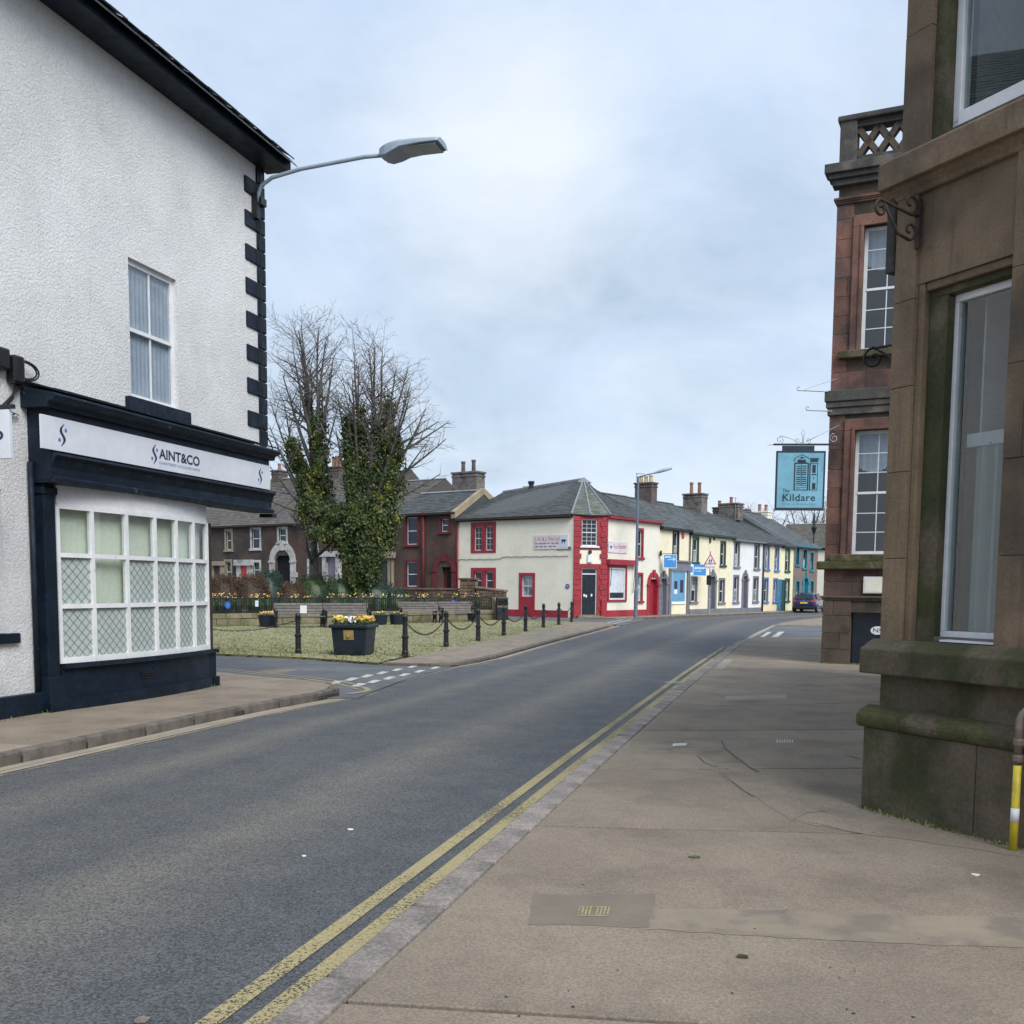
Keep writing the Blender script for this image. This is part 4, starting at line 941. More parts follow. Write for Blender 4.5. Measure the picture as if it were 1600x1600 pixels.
# the arm leans out over the road: tip found on a vertical plane square to the wall
FS = Frame(F.w(ul, 0), F.w(ul, -1))
q1 = FS.px(470, 264); q2 = FS.px(570, 245); q3 = FS.px(597, 243); h0 = FS.px(597, 240); h1 = FS.px(692, 237)
arm = MB(); arm.tube([(0, .04, -.35), (0, .0, -.1), (0, -.06, .02), (0, -.25, FS.px(430, 277)[1] - zl_), (0, -q1[0], q1[1] - zl_), (0, -q2[0], q2[1] - zl_), (0, -q3[0] - .1, q3[1] - zl_)], .032, 10); arm.build('arm', 'lamp_grey', lt, smooth=True)
MB().box(-.06, .06, -.0, .12, -.5, -.1).build('wall_bracket', 'black_iron', lt)
a0, a1 = h0[0], h1[0]; zc0 = q3[1] - zl_; Lh = a1 - a0
hd = MB(); prof = [(0, -.05, .11, .10), (.04, -.085, .15, .13), (.12, -.095, .20, .15), (.26, -.055, .235, .17), (.38, -.01, .24, .175), (.7, .015, .235, .165), (.95, .02, .22, .15), (1, .03, .20, .13)]
V = []
for t, zlow, wy, ztp in prof:
    y = -(a0 + Lh * t); V += [(-wy, y, zc0 + zlow + .02), (wy, y, zc0 + zlow + .02), (wy * .95, y, zc0 + ztp * .55), (wy * .6, y, zc0 + ztp * .85), (-wy * .6, y, zc0 + ztp * .85), (-wy * .95, y, zc0 + ztp * .55)]
Fc = [(0, 1, 2, 3, 4, 5), tuple(range(len(V) - 6, len(V)))[::-1]]
for i in range(len(prof) - 1):
    for k in range(6): Fc.append((i * 6 + k, i * 6 + (k + 1) % 6, i * 6 + 6 + (k + 1) % 6, i * 6 + 6 + k))
hd.poly(V, Fc, .5); hdo = hd.build('lamp_head', 'lamp_grey', lt, bevel=.012)
MB().box(-.19, .19, -(a0 + Lh * .95), -(a0 + Lh * .42), zc0 + .008, zc0 + .026).build('lens', 'clear_lens', hdo, bevel=.01)
# ------------------------------------------------------------------ RIGHT, NEAR: tan sandstone building with a tall plate window
a0_ = G(1344, 1261); F = Frame(a0_, a0_ + Vector((.447, -.894)))
near = fthing(F, 'stone_building', 'weathered tan sandstone building with mossy plinth and tall plate window at right', 'building')
S = .095                                              # set-back of the wall from the plinth face
zP = F.px(1346, 1134)[1]; zT = F.px(1349, 1112, -.02)[1]; zD = F.px(1352, 1051, -.0)[1]; zS = F.px(1352, 1010, -.0)[1]; zW0 = zS + .06
zC0 = F.px(1390, 318, .08)[1]; zC1 = F.px(1380, 258, 0)[1]; zC2 = F.px(1402, 240, .08)[1]; zTop = F.px(1406, -90, S)[1]
LA = 5.2; SU = .03
# street frontage line that runs back behind the corner (out of sight from here)
fr_d = Vector((.42, .9075)); fu, fv_ = fr_d.dot(F.u), fr_d.dot(F.n)
def foot(mb, off, z0, z1, L_=LA, t=None):
    """body of the building for one level: front face, return along the street, set back by off"""
    e = 13.0; p = [(off, off), (L_, off), (L_, 8), (off + fu * e + 2, 8 + fv_ * e * .3), (off + fu * e, off + fv_ * e)]
    return mb.prism([(x, y, z0) for x, y in p], (0, 0, z1 - z0), t)
o_u0, o_u1 = F.px(1455, 720, S)[0], F.px(1566, 720, S)[0]
o_z0, o_z1 = F.px(1450, 1000, S + .15)[1], F.px(1465, 438, S + .12)[1]
h_u0 = F.px(1416, 760, S)[0]; h_u1 = o_u1; h_z1 = F.px(1429, 444, S)[1]
# plinth in large blocks, moulded torus, dado, sill course
mb = MB(); foot(mb, .03, -.05, zP - .01); mb.build('wall_core', 'mortar', near)
ashlar(near, 0, LA, -.05, zP, [], .75, 1.15, 'stone_low', 0, .05, .004, .01)
to = MB(); tz = (zP + zT) / 2; r_ = (zT - zP) / 2
prof = [(S, zT + .05), (.0, zT + .015)] + [(-.006 - .028 * cos(pi * (t / 6 - .5)), tz - r_ * sin(pi * (t / 6 - .5)) * 1.0) for t in range(6, -1, -1)][::-1] + [(S, zP - .02)]
to.profile(prof, -.045, LA); to.build('torus_moulding', 'stone_moss', near, bevel=.004)
mb = MB(); foot(mb, S - .02, zT, zD + .02); mb.build('dado', 'stone_low', near)
sl = MB(); sl.profile([(-.035, zD), (-.035, zS - .012), (S - .01, zS + .055), (S + .3, zS + .06), (S + .3, zD)], -.035, F.px(1640, 1030, 0)[0]); so = sl.build('sill_course', 'stone_low', near, bevel=.012)
# main wall: ashlar with a stepped window opening
mb = MB(); wall(mb, SU + .02, LA, zS, zC0 + .05, [(h_u0, h_u1, zS + .055, h_z1)], .05, S + .03, 0); mb.face([(SU + .02, S + .03, zS), (SU + .02, S + .03, zC1), (S + fu * 12, S + fv_ * 12, zC1), (S + fu * 12, S + fv_ * 12, zS)]); mb.face([(.04, S + .1, zC1), (.04, S + .1, zTop), (S + fu * 12, S + fv_ * 12, zTop), (S + fu * 12, S + fv_ * 12, zC1)])
mb.face([(LA, S, -.05), (LA, 8, -.05), (LA, 8, zTop), (LA, S, zTop)]); mb.face([(S, 8, -.05), (S, 8, zTop), (LA, 8, zTop), (LA, 8, -.05)]); mb.face([(S + .03, S + .03, zTop), (LA, S + .03, zTop), (LA, 8, zTop), (S + fu * 12, S + fv_ * 12, zTop)])
mb.build('wall_core', 'stone_tan', near)
ashlar(near, SU, LA, zS + .05, zC0 + .02, [(h_u0, h_u1, 0, h_z1)], .62, 1.25, 'stone_tan', S, .05, .003, .004)
# return face blocks of the left corner are not seen; the architrave steps
ar = MB(); ar.box(h_u0, h_u0 + .055, S + .035, S + .20, zS + .05, h_z1); ar.box(h_u0 + .055, h_u1 + .3, S + .052, S + .20, h_z1 - .055, h_z1); ar.build('architrave', 'stone_tan', near, bevel=.008)
ar = MB(); i0, i1 = h_u0 + .055, h_u1 + .35; ring(ar, i0, i1, zS + .05, h_z1 - .055, max(.03, o_u0 - i0), S + .09, S + .34, .05, 0); ar.build('inner_jamb', 'stone_low', near, bevel=.008)
wz1 = h_z1 - .105; wu0, wu1 = o_u0, i1 - max(.03, o_u0 - i0)
wf = MB(); ring(wf, wu0, wu1, zS + .06, wz1, .035, S + .16, S + .24, .05, .07); wf.build
pw = wf.build('window', 'white_gloss', near, bevel=.005)
MB().box(wu0 + .035, wu1 - .035, S + .19, S + .2, zS + .13, wz1 - .05).build('pane', 'glass_grey', pw)
MB().box(wu0 + .10, wu0 + .115, S + .34, S + .8, zS + .05, wz1).build('blind_edge', 'white_gloss', pw)
# rotten sill boards
MB().box(wu0 + .12, wu1, S + .02, S + .15, zS + .062, zS + .075).build('sill_board', 'paper', pw)
MB().box(wu0, wu1, S + .10, S + .18, zS + .058, zS + .09).build('sill_board', 'bench_wood', pw)
# room behind the plate glass
rm = MB(); r0, r1, rd = S + .12, wu1 + 1.2, 1.5
rm.face([(r0, S + rd, 0), (r1, S + rd, 0), (r1, S + rd, wz1 + .2), (r0, S + rd, wz1 + .2)]); rm.face([(r0, S + .36, 0), (r0, S + rd, 0), (r0, S + rd, wz1 + .2), (r0, S + .36, wz1 + .2)]); rm.face([(r1, S + .36, 0), (r1, S + .36, wz1 + .2), (r1, S + rd, wz1 + .2), (r1, S + rd, 0)])
rm.face([(r0, S + .35, wz1 + .2), (r1, S + .35, wz1 + .2), (r1, S + rd, wz1 + .2), (r0, S + rd, wz1 + .2)]); rm.face([(r0, S + .35, .3), (r1, S + .35, .3), (r1, S + rd, .3), (r0, S + rd, .3)])
rm.build('interior', 'room_pale', near)
nc = MB(); n_ = 30; ca, cb2 = wu0 + .12, wu1 - .02  # pale pleated panel added to lighten the lower glass, as a reflection would
for i in range(n_):
    a = ca + (cb2 - ca) * i / n_; b = ca + (cb2 - ca) * (i + 1) / n_; p0_ = S + .30 + .02 * sin(i * 1.9) + .012 * sin(i * .7); p1_ = S + .30 + .02 * sin((i + 1) * 1.9) + .012 * sin((i + 1) * .7); nc.face([(a, p0_, zS + .06), (b, p1_, zS + .06), (b, p1_, wz1 - 1.0), (a, p0_, wz1 - 1.0)])
nc.build('reflection_panel', 'frosted', near, smooth=True)
MB().box(wu0 + .05, wu1, S + .28, S + .33, wz1 - 1.02, wz1 - .93).build('panel_rail', 'white_gloss', near)  # top bar of the added pale panel
ip = MB(); ip.box(wu0 + .30, wu0 + .325, S + .5, S + .53, .3, wz1 - .7); ip.box(wu0 + .2, wu0 + .9, S + .5, S + .53, wz1 - .72, wz1 - .66); ip.build('door_frame', 'white_gloss', near)
ip = MB(); ip.prism([(wu0 + .05, S + .8, .9), (wu0 + .22, S + .8, 1.55), (wu0 + .22, S + .8, 1.75), (wu0 + .05, S + .8, 1.1)], (0, .05, 0)); ip.box(wu0 + .05, wu0 + .2, S + .85, S + .9, .3, 1.3); ip.build('stair', 'room_dark', near)
ip = MB(); 
for x0, w_ in ((.25, .10), (.48, .05), (.62, .22)): ip.box(wu0 + x0, wu0 + x0 + w_, S + 1.1, S + 1.2, .3, wz1 - .35)
ip.box(r0, r1, S + .95, S + 1.05, wz1 - .75, wz1 - .55); ip.build('interior_partition', 'curtain', near)
ip = MB(); ip.box(wu0 + .36, wu0 + .47, S + 1.3, S + 1.4, .3, wz1 - .5); ip.box(wu0 + .9, wu0 + 1.2, S + 1.3, S + 1.4, .3, wz1 - .9); ip.build('interior_doorway', 'room_dark', near)
# cornice and upper storey
cn = MB(); cn.profile([(S + .1, zC0 - .02), (S - .008, zC0 - .01), (S - .02, zC0 + .02), (S - .05, zC0 + .05), (S - .06, zC0 + .065), (S - .105, zC0 + .07), (S - .105, zC1 + .0), (S - .085, zC1 + .02), (S + .03, zC2), (S + .3, zC2 + .01), (S + .3, zC0)], SU - .09, LA); cn.build('cornice', 'stone_tan', near, bevel=.008)
MB().box(SU - .075, SU - .004, S - .02, S + .7, F.px(1388, 425, .05)[1], zC0 + .04).build('corner_console', 'stone_dark', near, bevel=.012)
uW = F.px(1480, 120, S + .1)[0]; zU = F.px(1480, 205, S + .1)[1]
ashlar(near, .0, LA, zC2, zTop, [(uW - .10, 3.4, zU - .06, zTop - .3)], .8, 1.3, 'stone_tan', S + .05, .06, .003, .004)
MB().box(.04, uW - .1, S + .09, S + .5, zC2, zTop).build('wall_core', 'stone_tan', near)
mb = MB(); ring(mb, uW - .10, 3.4, zU - .06, zTop - .3, .10, S + .09, S + .3, .1, .06); mb.build('inner_jamb', 'stone_low', near)
uf = MB(); ring(uf, uW, 3.2, zU, zTop - .4, .06, S + .17, S + .26, .06, .07); uf.box(uW + .06, 3.2, S + .15, S + .24, zU + .02, zU + .12); uw_ = uf.build('window', 'white_gloss', near, bevel=.006)
MB().box(uW + .06, 3.14, S + .2, S + .21, zU + .12, zTop - .46).build('pane', 'glass_grey', uw_)
rm = MB(); rm.box(uW - .1, 3.5, S + .28, S + 2.2, zU - .1, zTop - .2); rm.f = [f for i, f in enumerate(rm.f) if i != 2]; rm.t = rm.t[:5]; rm.build('interior', 'room_pale', near)
cu = MB()
for i in range(16):
    a = uW + .5 + i * .09; cu.face([(a, S + .7 + .03 * (i % 2), zU), (a + .09, S + .7 + .03 * ((i + 1) % 2), zU), (a + .09, S + .7 + .03 * ((i + 1) % 2), zTop), (a, S + .7 + .03 * (i % 2), zTop)])
cu.build('curtain', 'curtain', near, smooth=True)
# scrolled iron sign bracket on the wall
def scroll(c, r, turns, a0, sgn, plane, n=18):
    """spiral in a plane given by two axes"""
    X, Y = plane; o = []
    for i in range(n + 1):
        t = i / n; a = a0 + sgn * turns * 2 * pi * t; rr = r * (1 - .78 * t); o.append(Vector(c) + X * cos(a) * rr + Y * sin(a) * rr)
    return o
ubk, zbt = F.px(1438, 312, S); zbb = F.px(1437, 388, S)[1]
bk = fthing(F, 'iron_bracket', 'empty scrolled iron sign bracket on the tan stone wall', 'bracket', ubk, zbb, S)
H_ = zbt - zbb; mb = MB(); mb.box(-.018, .018, -.02, .0, 0, H_); mb.build('wall_bar', 'rust_iron', bk)
ln = .36; ax = (Vector((0, -1, 0)), Vector((0, 0, 1)))
mb = MB(); tip = (0, -ln, H_ * .82)
mb.tube([(0, -.02, H_ * .66), (0, -.08, H_ * .66), tip], .011, 6); mb.tube(scroll((0, -ln - .0, H_ * .82 - .06), .06, 1.1, pi / 2, -1, ax), .010, 6); mb.tube(scroll((0, -.09, H_ * .66 + .075), .07, 1.0, -pi / 2, -1, ax), .010, 6)
mb.build('arm', 'rust_iron', bk, smooth=True)
mb = MB(); mb.tube([(0, -ln * .93, H_ * .76), (0, -.2, H_ * .22), (0, -.09, H_ * .14)], .011, 6); mb.tube(scroll((0, -.09, H_ * .14 + .065), .065, 1.0, -pi / 2, -1, ax), .010, 6); mb.build('stay', 'rust_iron', bk, smooth=True)
# second bracket further along the hidden frontage
FB2 = Frame(F.w(S, S), F.w(S, S).xy + fr_d)
qb = FB2.w(3.2, 0)
sb2 = thing('iron_bracket', 'small dark scrolled bracket end peeping past the tan stone wall', 'bracket', (qb.x, qb.y, F.px(1386, 480, S)[1] + .35), FB2.ang)
mb = MB(); axx = (Vector((0, 1, 0)), Vector((0, 0, 1))); mb.tube([(0, .0, .1), (0, .5, .05)], .014, 6); mb.tube([(0, 0, -.25), (0, .5, .05)], .012, 6); mb.tube(scroll((0, .5, -.05), .11, 1.2, pi / 2, -1, axx), .014, 6); mb.build('arm', 'black_iron', sb2, smooth=True)
# yellow gas pipe at the plinth
up_a = F.px(1588, 1230, -.085)[0]; qp = F.w(up_a, -.085); zpt = F.px(1592, 1105, -.085)[1]
gp = thing('gas_pipe', 'gas riser pipe painted yellow below and bare above beside the mossy plinth', 'pipe', (qp.x, qp.y, 0), F.ang)
zy = zpt * .60
MB().tube([(0, 0, -.01), (0, 0, zy)], .024, 12).build('lower_pipe', 'yellow_pipe', gp, smooth=True)
MB().tube([(0, 0, zy * .34), (0, 0, zy * .50)], .0252, 12).build('label_band', 'paper', gp, smooth=True)
MB().tube([(0, 0, zy)] + [(0, 0, zy + (zpt - zy) * .8)] + [(.07 - .07 * cos(t * pi / 8), .0 + .05 * t / 4, zpt - .07 + .07 * sin(t * pi / 8)) for t in range(1, 5)] + [(.35, .13, zpt)], .024, 12).build('upper_pipe', 'copper_pipe', gp, smooth=True)
for z in (zy + .02, zy + .12): MB().lathe([(.03, z), (.033, z + .01), (.033, z + .035), (.03, z + .045)], 12).build('pipe_collar', 'copper_pipe', gp)

# ------------------------------------------------------------------ RIGHT, BEYOND: red sandstone building with a balustrade
b0_ = G(1282, 1036); F = Frame(b0_, b0_ + Vector((.90, -.43)))
redb = fthing(F, 'red_sandstone_building', 'tall red sandstone building with pierced balustrade beyond the tan wall', 'building')
LB = 3.6; z = lambda y, x=1300, v=0.0: F.px(x, y, v)[1]
zpar = z(190, 1320); zcor = z(262, 1300); zcob = z(318, 1300); zstr1, zstr0 = z(612, 1290), z(650, 1290)
wl = (F.px(1333, 760)[0], F.px(1333, 760)[0] + 1.35, z(866, 1345), z(672, 1345)); wu_ = (F.px(1347, 450)[0] + .0, F.px(1347, 450)[0] + 1.35, z(546, 1360), z(352, 1360))
dr = (F.px(1328, 990)[0], F.px(1328, 990)[0] + 1.1, -.05, z(957, 1340))
mb = MB(); wall(mb, .03, LB, -.05, zcor, [wl, wu_, dr], .3, .03, 9); mb.build('wall_core', 'stone_red_dark', redb)
ashlar(redb, 0, LB, -.05, z(938), [dr], .36, .62, 'stone_red_dark', 0, .04, .006, .008)
ashlar(redb, 0, LB, z(938), zstr0, [(wl[0] - .22, wl[1] + .22, wl[2] - .1, wl[3] + .24)], .40, .70, 'stone_red', .02, .03, .006, .006)
ashlar(redb, 0, LB, zstr1, zcob, [(wu_[0] - .22, wu_[1] + .22, wu_[2] - .1, wu_[3] + .24)], .40, .70, 'stone_red', .02, .03, .006, .006)
for r in (wl, wu_):
    s = MB(); ring(s, r[0] - .22, r[1] + .22, r[2], r[3] + .24, .22, -.03, .1, .24, 0); s.build('architrave', 'stone_red', redb, bevel=.012)
    s = MB(); ring(s, r[0] - .07, r[1] + .07, r[2], r[3] + .07, .07, -.055, -.03, .07, 0); s.build('architrave_moulding', 'stone_red', redb, bevel=.008)
    sash(redb, r, 3, 3, None, pane='glass_dim', v=.16, fw=.07, sill=False)
    MB().box(r[0] - .42, r[1] + .42, -.14, .18, r[2] - .16, r[2] - .002).build('sill', 'stone_moss', redb, bevel=.02)
    rm = MB(); rm.box(r[0] - .3, r[1] + .3, .33, 2.5, r[2] - .1, r[3] + .2); rm.f = [f for i, f in enumerate(rm.f) if i != 2]; rm.t = rm.t[:5]; rm.build('interior', 'room_dark', redb)
    cu = MB()
    for i in range(20):
        a = r[0] + i * 1.35 / 20; dz = .28 * (r[3] - r[2]) + .12 * sin(i * pi / 9.5); cu.face([(a, .36 + .015 * (i % 2), r[3] - dz), (a + .0675, .36 + .015 * ((i + 1) % 2), r[3] - dz), (a + .0675, .36 + .015 * ((i + 1) % 2), r[3]), (a, .36 + .015 * (i % 2), r[3])])
    cu.build('curtain', 'curtain', redb, smooth=True)
def course(name, zz0, zz1, out_, m='stone_red_dark'):
    mb = MB(); h = zz1 - zz0
    for dx, a, b in ((.4, 0, .3), (.7, .3, .55), (1, .55, 1)): mb.box(-out_ * dx, LB, -out_ * dx, .2, zz0 + h * a, zz0 + h * b - (.003 if b < 1 else 0))
    mb.build(name, m, redb, bevel=.015)
course('string_course', zstr0, zstr1, .10, 'stone_dark'); course('plinth_course', z(938), z(931), .05)
course('cornice', zcor - .42, zcor, .24, 'stone_dark'); course('frieze_moulding', zcob - .05, zcob + .08, .06, 'stone_red')
MB().box(-.14, LB, -.14, .18, z(890, 1290), z(877, 1290)).build('sill_course', 'stone_moss', redb, bevel=.03)
# parapet: pier, pierced panel, coping
MB().box(.02, .36, -.04, .4, zcor, zpar).build('parapet_pier', 'stone_dark', redb, bevel=.02)
MB().box(-.03, LB, -.08, .44, zpar - .02, zpar + .10).build('coping', 'stone_dark', redb, bevel=.03)
MB().box(.36, LB, .02, .34, zcor, zcor + .16).build('parapet_base', 'stone_dark', redb)
MB().box(.36, LB, .02, .34, zpar - .14, zpar - .02).build('parapet_rail', 'stone_dark', redb)
hh = zpar - .16 - zcor - .18
for i in range(8):
    u = .38 + i * .40
    for s_ in (0, 1):
        mb = MB(); p, q = (u, zcor + .18), (u + .40, zcor + .18 + hh)
        if s_: p, q = (u, q[1]), (u + .4, p[1])
        d = Vector((q[0] - p[0], 0, q[1] - p[1])).normalized(); nn = Vector((-d.z, 0, d.x)) * .06
        P = Vector((p[0], .06, p[1])); Q = Vector((q[0], .06, q[1])); mb.prism([P - nn, Q - nn, Q + nn, P + nn], (0, .2 + .01 * s_, 0)); mb.build('pierced_bar', 'stone_red_dark', redb)
    MB().lathe([(.11, .055), (.11, .28)], 8).build
rb = MB(); rb.box(0, LB, 0, 9, zcor - .02, zcor + .02); rb.build('roof', 'lead', redb)
MB().box(dr[0] + .02, dr[1], .2, .26, 0, dr[3]).build('cellar_door', 'door_dark', redb)
nt_ = fthing(F, 'notice_board', 'cream notice in a white frame on the red sandstone wall', 'notice', F.px(1349, 920)[0], z(927, 1355))
hn = z(901, 1355) - z(927, 1355)
MB().box(0, .5, -.05, -.005, 0, hn).build('frame', 'white_gloss', nt_, bevel=.006); MB().box(.03, .47, -.056, -.05, .03, hn - .03).build('sheet', 'pale_cream_paint', nt_)
nn_ = fthing(F, 'round_sign', 'small white sign edge with bold letters at the cellar opening', 'sign', F.px(1363, 985, -.3)[0], z(985, 1363, -.3), -.3)
mb = MB(); mb.prism([(.14 * cos(2 * pi * k / 10) + .1, 0, .09 * sin(2 * pi * k / 10)) for k in range(10)], (0, .02, 0)); mb.build('disc', 'paper', nn_)
MB().text('N!', 0.02, .16, -.04, .05, -.001, .002).build('lettering', 'fox_ink', nn_)
# filler frontage between the two stone buildings, behind the near corner
# pub sign hanging from the red sandstone corner
wq = Vector((G(1290, 1036).x, b0_.y)); FP = Frame((0, b0_.y - .25), (1, b0_.y - .25))
pu0, pz1 = FP.px(1215, 706); pu1, _ = FP.px(1288, 700); pz0 = FP.px(1217, 794)[1]; zb_ = FP.px(1250, 696)[1]
pub = thing('pub_sign', 'pale blue hanging sign reading The Kildare on a scrolled iron bracket', 'sign', FP.w(pu0, 0, pz0), radians(-3))
W_, H_ = pu1 - pu0, pz1 - pz0
MB().box(0, W_, 0, .05, 0, H_).build('board', 'pub_blue', pub)
fr_ = MB(); ring(fr_, -.02, W_ + .02, -.02, H_ + .02, .03, -.012, .062); fr_.box(-.03, W_ + .03, -.02, .07, -.045, -.02); fr_.build('frame', 'pub_ink', pub, bevel=.004)
MB().box(.10, W_ * .78, -.0, .05, H_ + .02, H_ + .13).build('top_block', 'pub_ink', pub, bevel=.006)
tb = MB(); X = lambda a: W_ * a; Y = lambda a: H_ * a
tb.text('The', X(.13), X(.28), Y(.285), Y(.345), -.001, .002); tb.text('Kildare', X(.135), X(.83), Y(.13), Y(.255), -.001, .002)
def hl(a, b, c, w=.008): tb.box(X(a), X(b), -.003, 0, Y(c) - w, Y(c) + w)
def vl(a, c, d, w=.008): tb.box(X(a) - w, X(a) + w, -.003, 0, Y(c), Y(d))
# serifs of the lettering
for a in (.135, .165): tb.box(X(a) - .02, X(a) + .02, -.003, 0, Y(.13) - .003, Y(.13) + .006)
for a, b_ in ((.30, .14), (.385, .14), (.50, .14)): tb.box(X(a) - .015, X(a) + .02, -.003, 0, Y(.13) - .002, Y(.13) + .005)
# drawing of a shuttered window and door
vl(.375, .32, .80, .014); vl(.66, .32, .80, .014); hl(.36, .68, .325); hl(.375, .66, .80, .014)
for c in (.75, .77): pass
vl(.52, .40, .78, .006)
for k in range(9): 
    hl(.415, .505, .44 + k * .036 + (.02 if k > 3 else 0), .010); hl(.535, .625, .44 + k * .036 + (.02 if k > 3 else 0), .010)
hl(.40, .64, .41, .005); hl(.40, .64, .37, .004); hl(.415, .50, .35, .003)
tb.poly([(X(.45), -.003, Y(.885)), (X(.59), -.003, Y(.885)), (X(.52), -.003, Y(.92))], [(0, 1, 2)])
for s_ in (1, -1):
    P = Vector((X(.52), -.003, Y(.955))); Q = Vector((X(.52 + s_ * .16), -.003, Y(.88))); tb.tube([P, Q], .006, 4)
hl(.43, .61, .835, .035); hl(.36, .38, .855, .02); 
vl(.70, .325, .80, .012); vl(.86, .325, .88, .006); hl(.69, .88, .88, .012); hl(.70, .85, .845, .025); hl(.70, .86, .80, .006); hl(.74, .84, .60, .012); hl(.70, .86, .325, .006)
tb.box(X(.75), X(.82), -.003, 0, Y(.63), Y(.77)); tb.box(X(.755), X(.825), -.003, 0, Y(.34), Y(.45)); vl(.785, .52, .55, .008)
tb.build('lettering', 'pub_ink', pub)
t2 = MB(); t2.text('Diner & Restaurant', X(.12), X(.84), Y(.06), Y(.10), -.001, .002); t2.build('small_lettering', 'lead', pub)
ir = MB(); zz = H_ + .14; ax = (Vector((1, 0, 0)), Vector((0, 0, 1))); xe = (F.w(0, 0).x - FP.w(pu0, 0).x) + .25
ir.box(-.08, xe, .0, .05, zz, zz + .035); ir.build('bracket_bar', 'black_iron', pub)
ir = MB(); ir.tube([(-.08, .025, zz + .018), (-.22, .025, zz + .0)], [.014, .003], 6)
ir.tube(scroll((.04, .025, zz + .11), .09, 1.3, -pi / 2, 1, ax), .008, 5); ir.tube([(.04, .025, zz + .2), (.25, .025, zz + .15), (.44, .025, zz + .07), (.55, .025, zz + .05)], .007, 5)
ir.tube([(.60, .025, zz + .08), (.8, .025, zz + .18), (xe - .12, .025, zz + .42)], .007, 5); ir.tube(scroll((xe - .22, .025, zz + .15), .10, 1.4, pi / 2, 1, ax), .008, 5)
ir.tube([(.52, .025, zz + .06), (.55, .025, zz + .14), (.49, .025, zz + .25), (.53, .025, zz + .33), (.57, .025, zz + .25), (.51, .025, zz + .14), (.54, .025, zz + .06)], .007, 5)
for s_ in (1, -1): ir.tube(scroll((.53 + s_ * .11, .025, zz + .10), .06, 1.1, -pi / 2, s_, ax), .006, 5)
ir.build('scrollwork', 'galvanised', pub, smooth=True)
for yy, nm in ((600, 'upper thin iron rod bracket with curled end on the red sandstone corner'), (641, 'lower short iron rod bracket on the red sandstone corner')):
    u0b, zb0 = FP.px(1246 if yy == 600 else 1260, yy + 10 if yy == 600 else yy)
    tb_ = thing('rod_bracket', nm, 'bracket', FP.w(u0b, 0, zb0)); xl_ = F.w(0, 0).x + .2 - FP.w(u0b, 0).x
    mb = MB(); mb.tube([(0, 0, 0), (xl_, .25, .02)], .012, 6); mb.build('rod', 'galvanised', tb_)
    mb = MB(); mb.tube(scroll((.03, 0, .05), .05, .8, -pi / 2, -1, ax), .009, 5)
    if yy == 600: mb.tube([(.15, 0, .02), (xl_, .25, .32)], .006, 5)
    mb.build('stay', 'galvanised', tb_)
# ------------------------------------------------------------------ tools for the far houses
class Placed:
    """parts built inside are laid out in another facade frame of the same house"""
    def __init__(s, house, pf, fr): s.h, s.p, s.f = house, pf, fr
    def __enter__(s): s.b = set(s.h.children); return s.f
    def __exit__(s, *a):
        d = s.f.o - s.p.o; l = (d.dot(s.p.u), d.dot(s.p.n), 0)
        for c in s.h.children:
            if c not in s.b: c.location = l; c.rotation_euler = (0, 0, s.f.ang - s.p.ang)
def local(mb, fr):
    o = []
    for x, y, z in mb.v:
        d = Vector((x, y)) - fr.o; o.append((d.dot(fr.u), d.dot(fr.n), z))
    mb.v = o; return mb
def opening(F, x0, y0, x1, y1, sw=.14, sb=.12):
    a, b, c, d = F.rect(x0, y0, x1, y1); s = min(sw, (b - a) * .2); return (a + s, b - s, c + sb, d - s), s
def hole(r, s): return (r[0] - s * .5, r[1] + s * .5, r[2] - .04, r[3] + s * .5)
def archdoor(house, F, x0, y0, x1, y1, m, dm, z0=0.0, key=True, deep=.25, name='door', w=None, wallholes=None):
    a, b, _, d = F.rect(x0, y0, x1, y1); c = z0; w = w or (b - a) * .2; uc_ = (a + b) / 2; ro = (b - a) / 2; ri = ro - w; zs = d - ro
    n = 12; mb = MB()
    outer = [(b, c)] + [(uc_ + ro * cos(pi * k / n), zs + ro * sin(pi * k / n)) for k in range(n + 1)] + [(a, c)]
    inner = [(b - w, c)] + [(uc_ + ri * cos(pi * k / n), zs + ri * sin(pi * k / n)) for k in range(n + 1)] + [(a + w, c)]
    for i in range(len(outer) - 1):
        p, q, r, s = outer[i], outer[i + 1], inner[i + 1], inner[i]
        mb.prism([(x, -.05, z) for x, z in (p, q, r, s)], (0, deep, 0), .5)
    for uu in (a - .05, b - w - .03): mb.box(uu, uu + w + .08, -.1, .02, zs - .1, zs + .03)
    if key: mb.prism([(uc_ - w * .45, -.1, d + .1), (uc_ + w * .45, -.1, d + .1), (uc_ + w * .3, -.1, d - w - .05), (uc_ - w * .3, -.1, d - w - .05)], (0, .2, 0))
    o = mb.build(name, m, house)
    lf = MB(); lf.box(a + w * .6, b - w * .6, deep - .04, deep + .0, c, d - w * .3); lf.build('door_leaf', dm, o)
    if dm not in ('dark_void',):
        for k in range(2):
            for j in range(2):
                u0_ = a + w + (b - a - 2 * w) * (.1 + .46 * k); MB().box(u0_, u0_ + (b - a - 2 * w) * .34, deep - .055, deep - .04, c + .2 + j * .85, c + .8 + j * .9).build('door_panel', dm, o)
    return o, (a + w * .5, b - w * .5, c - .05, zs + ri * .7)
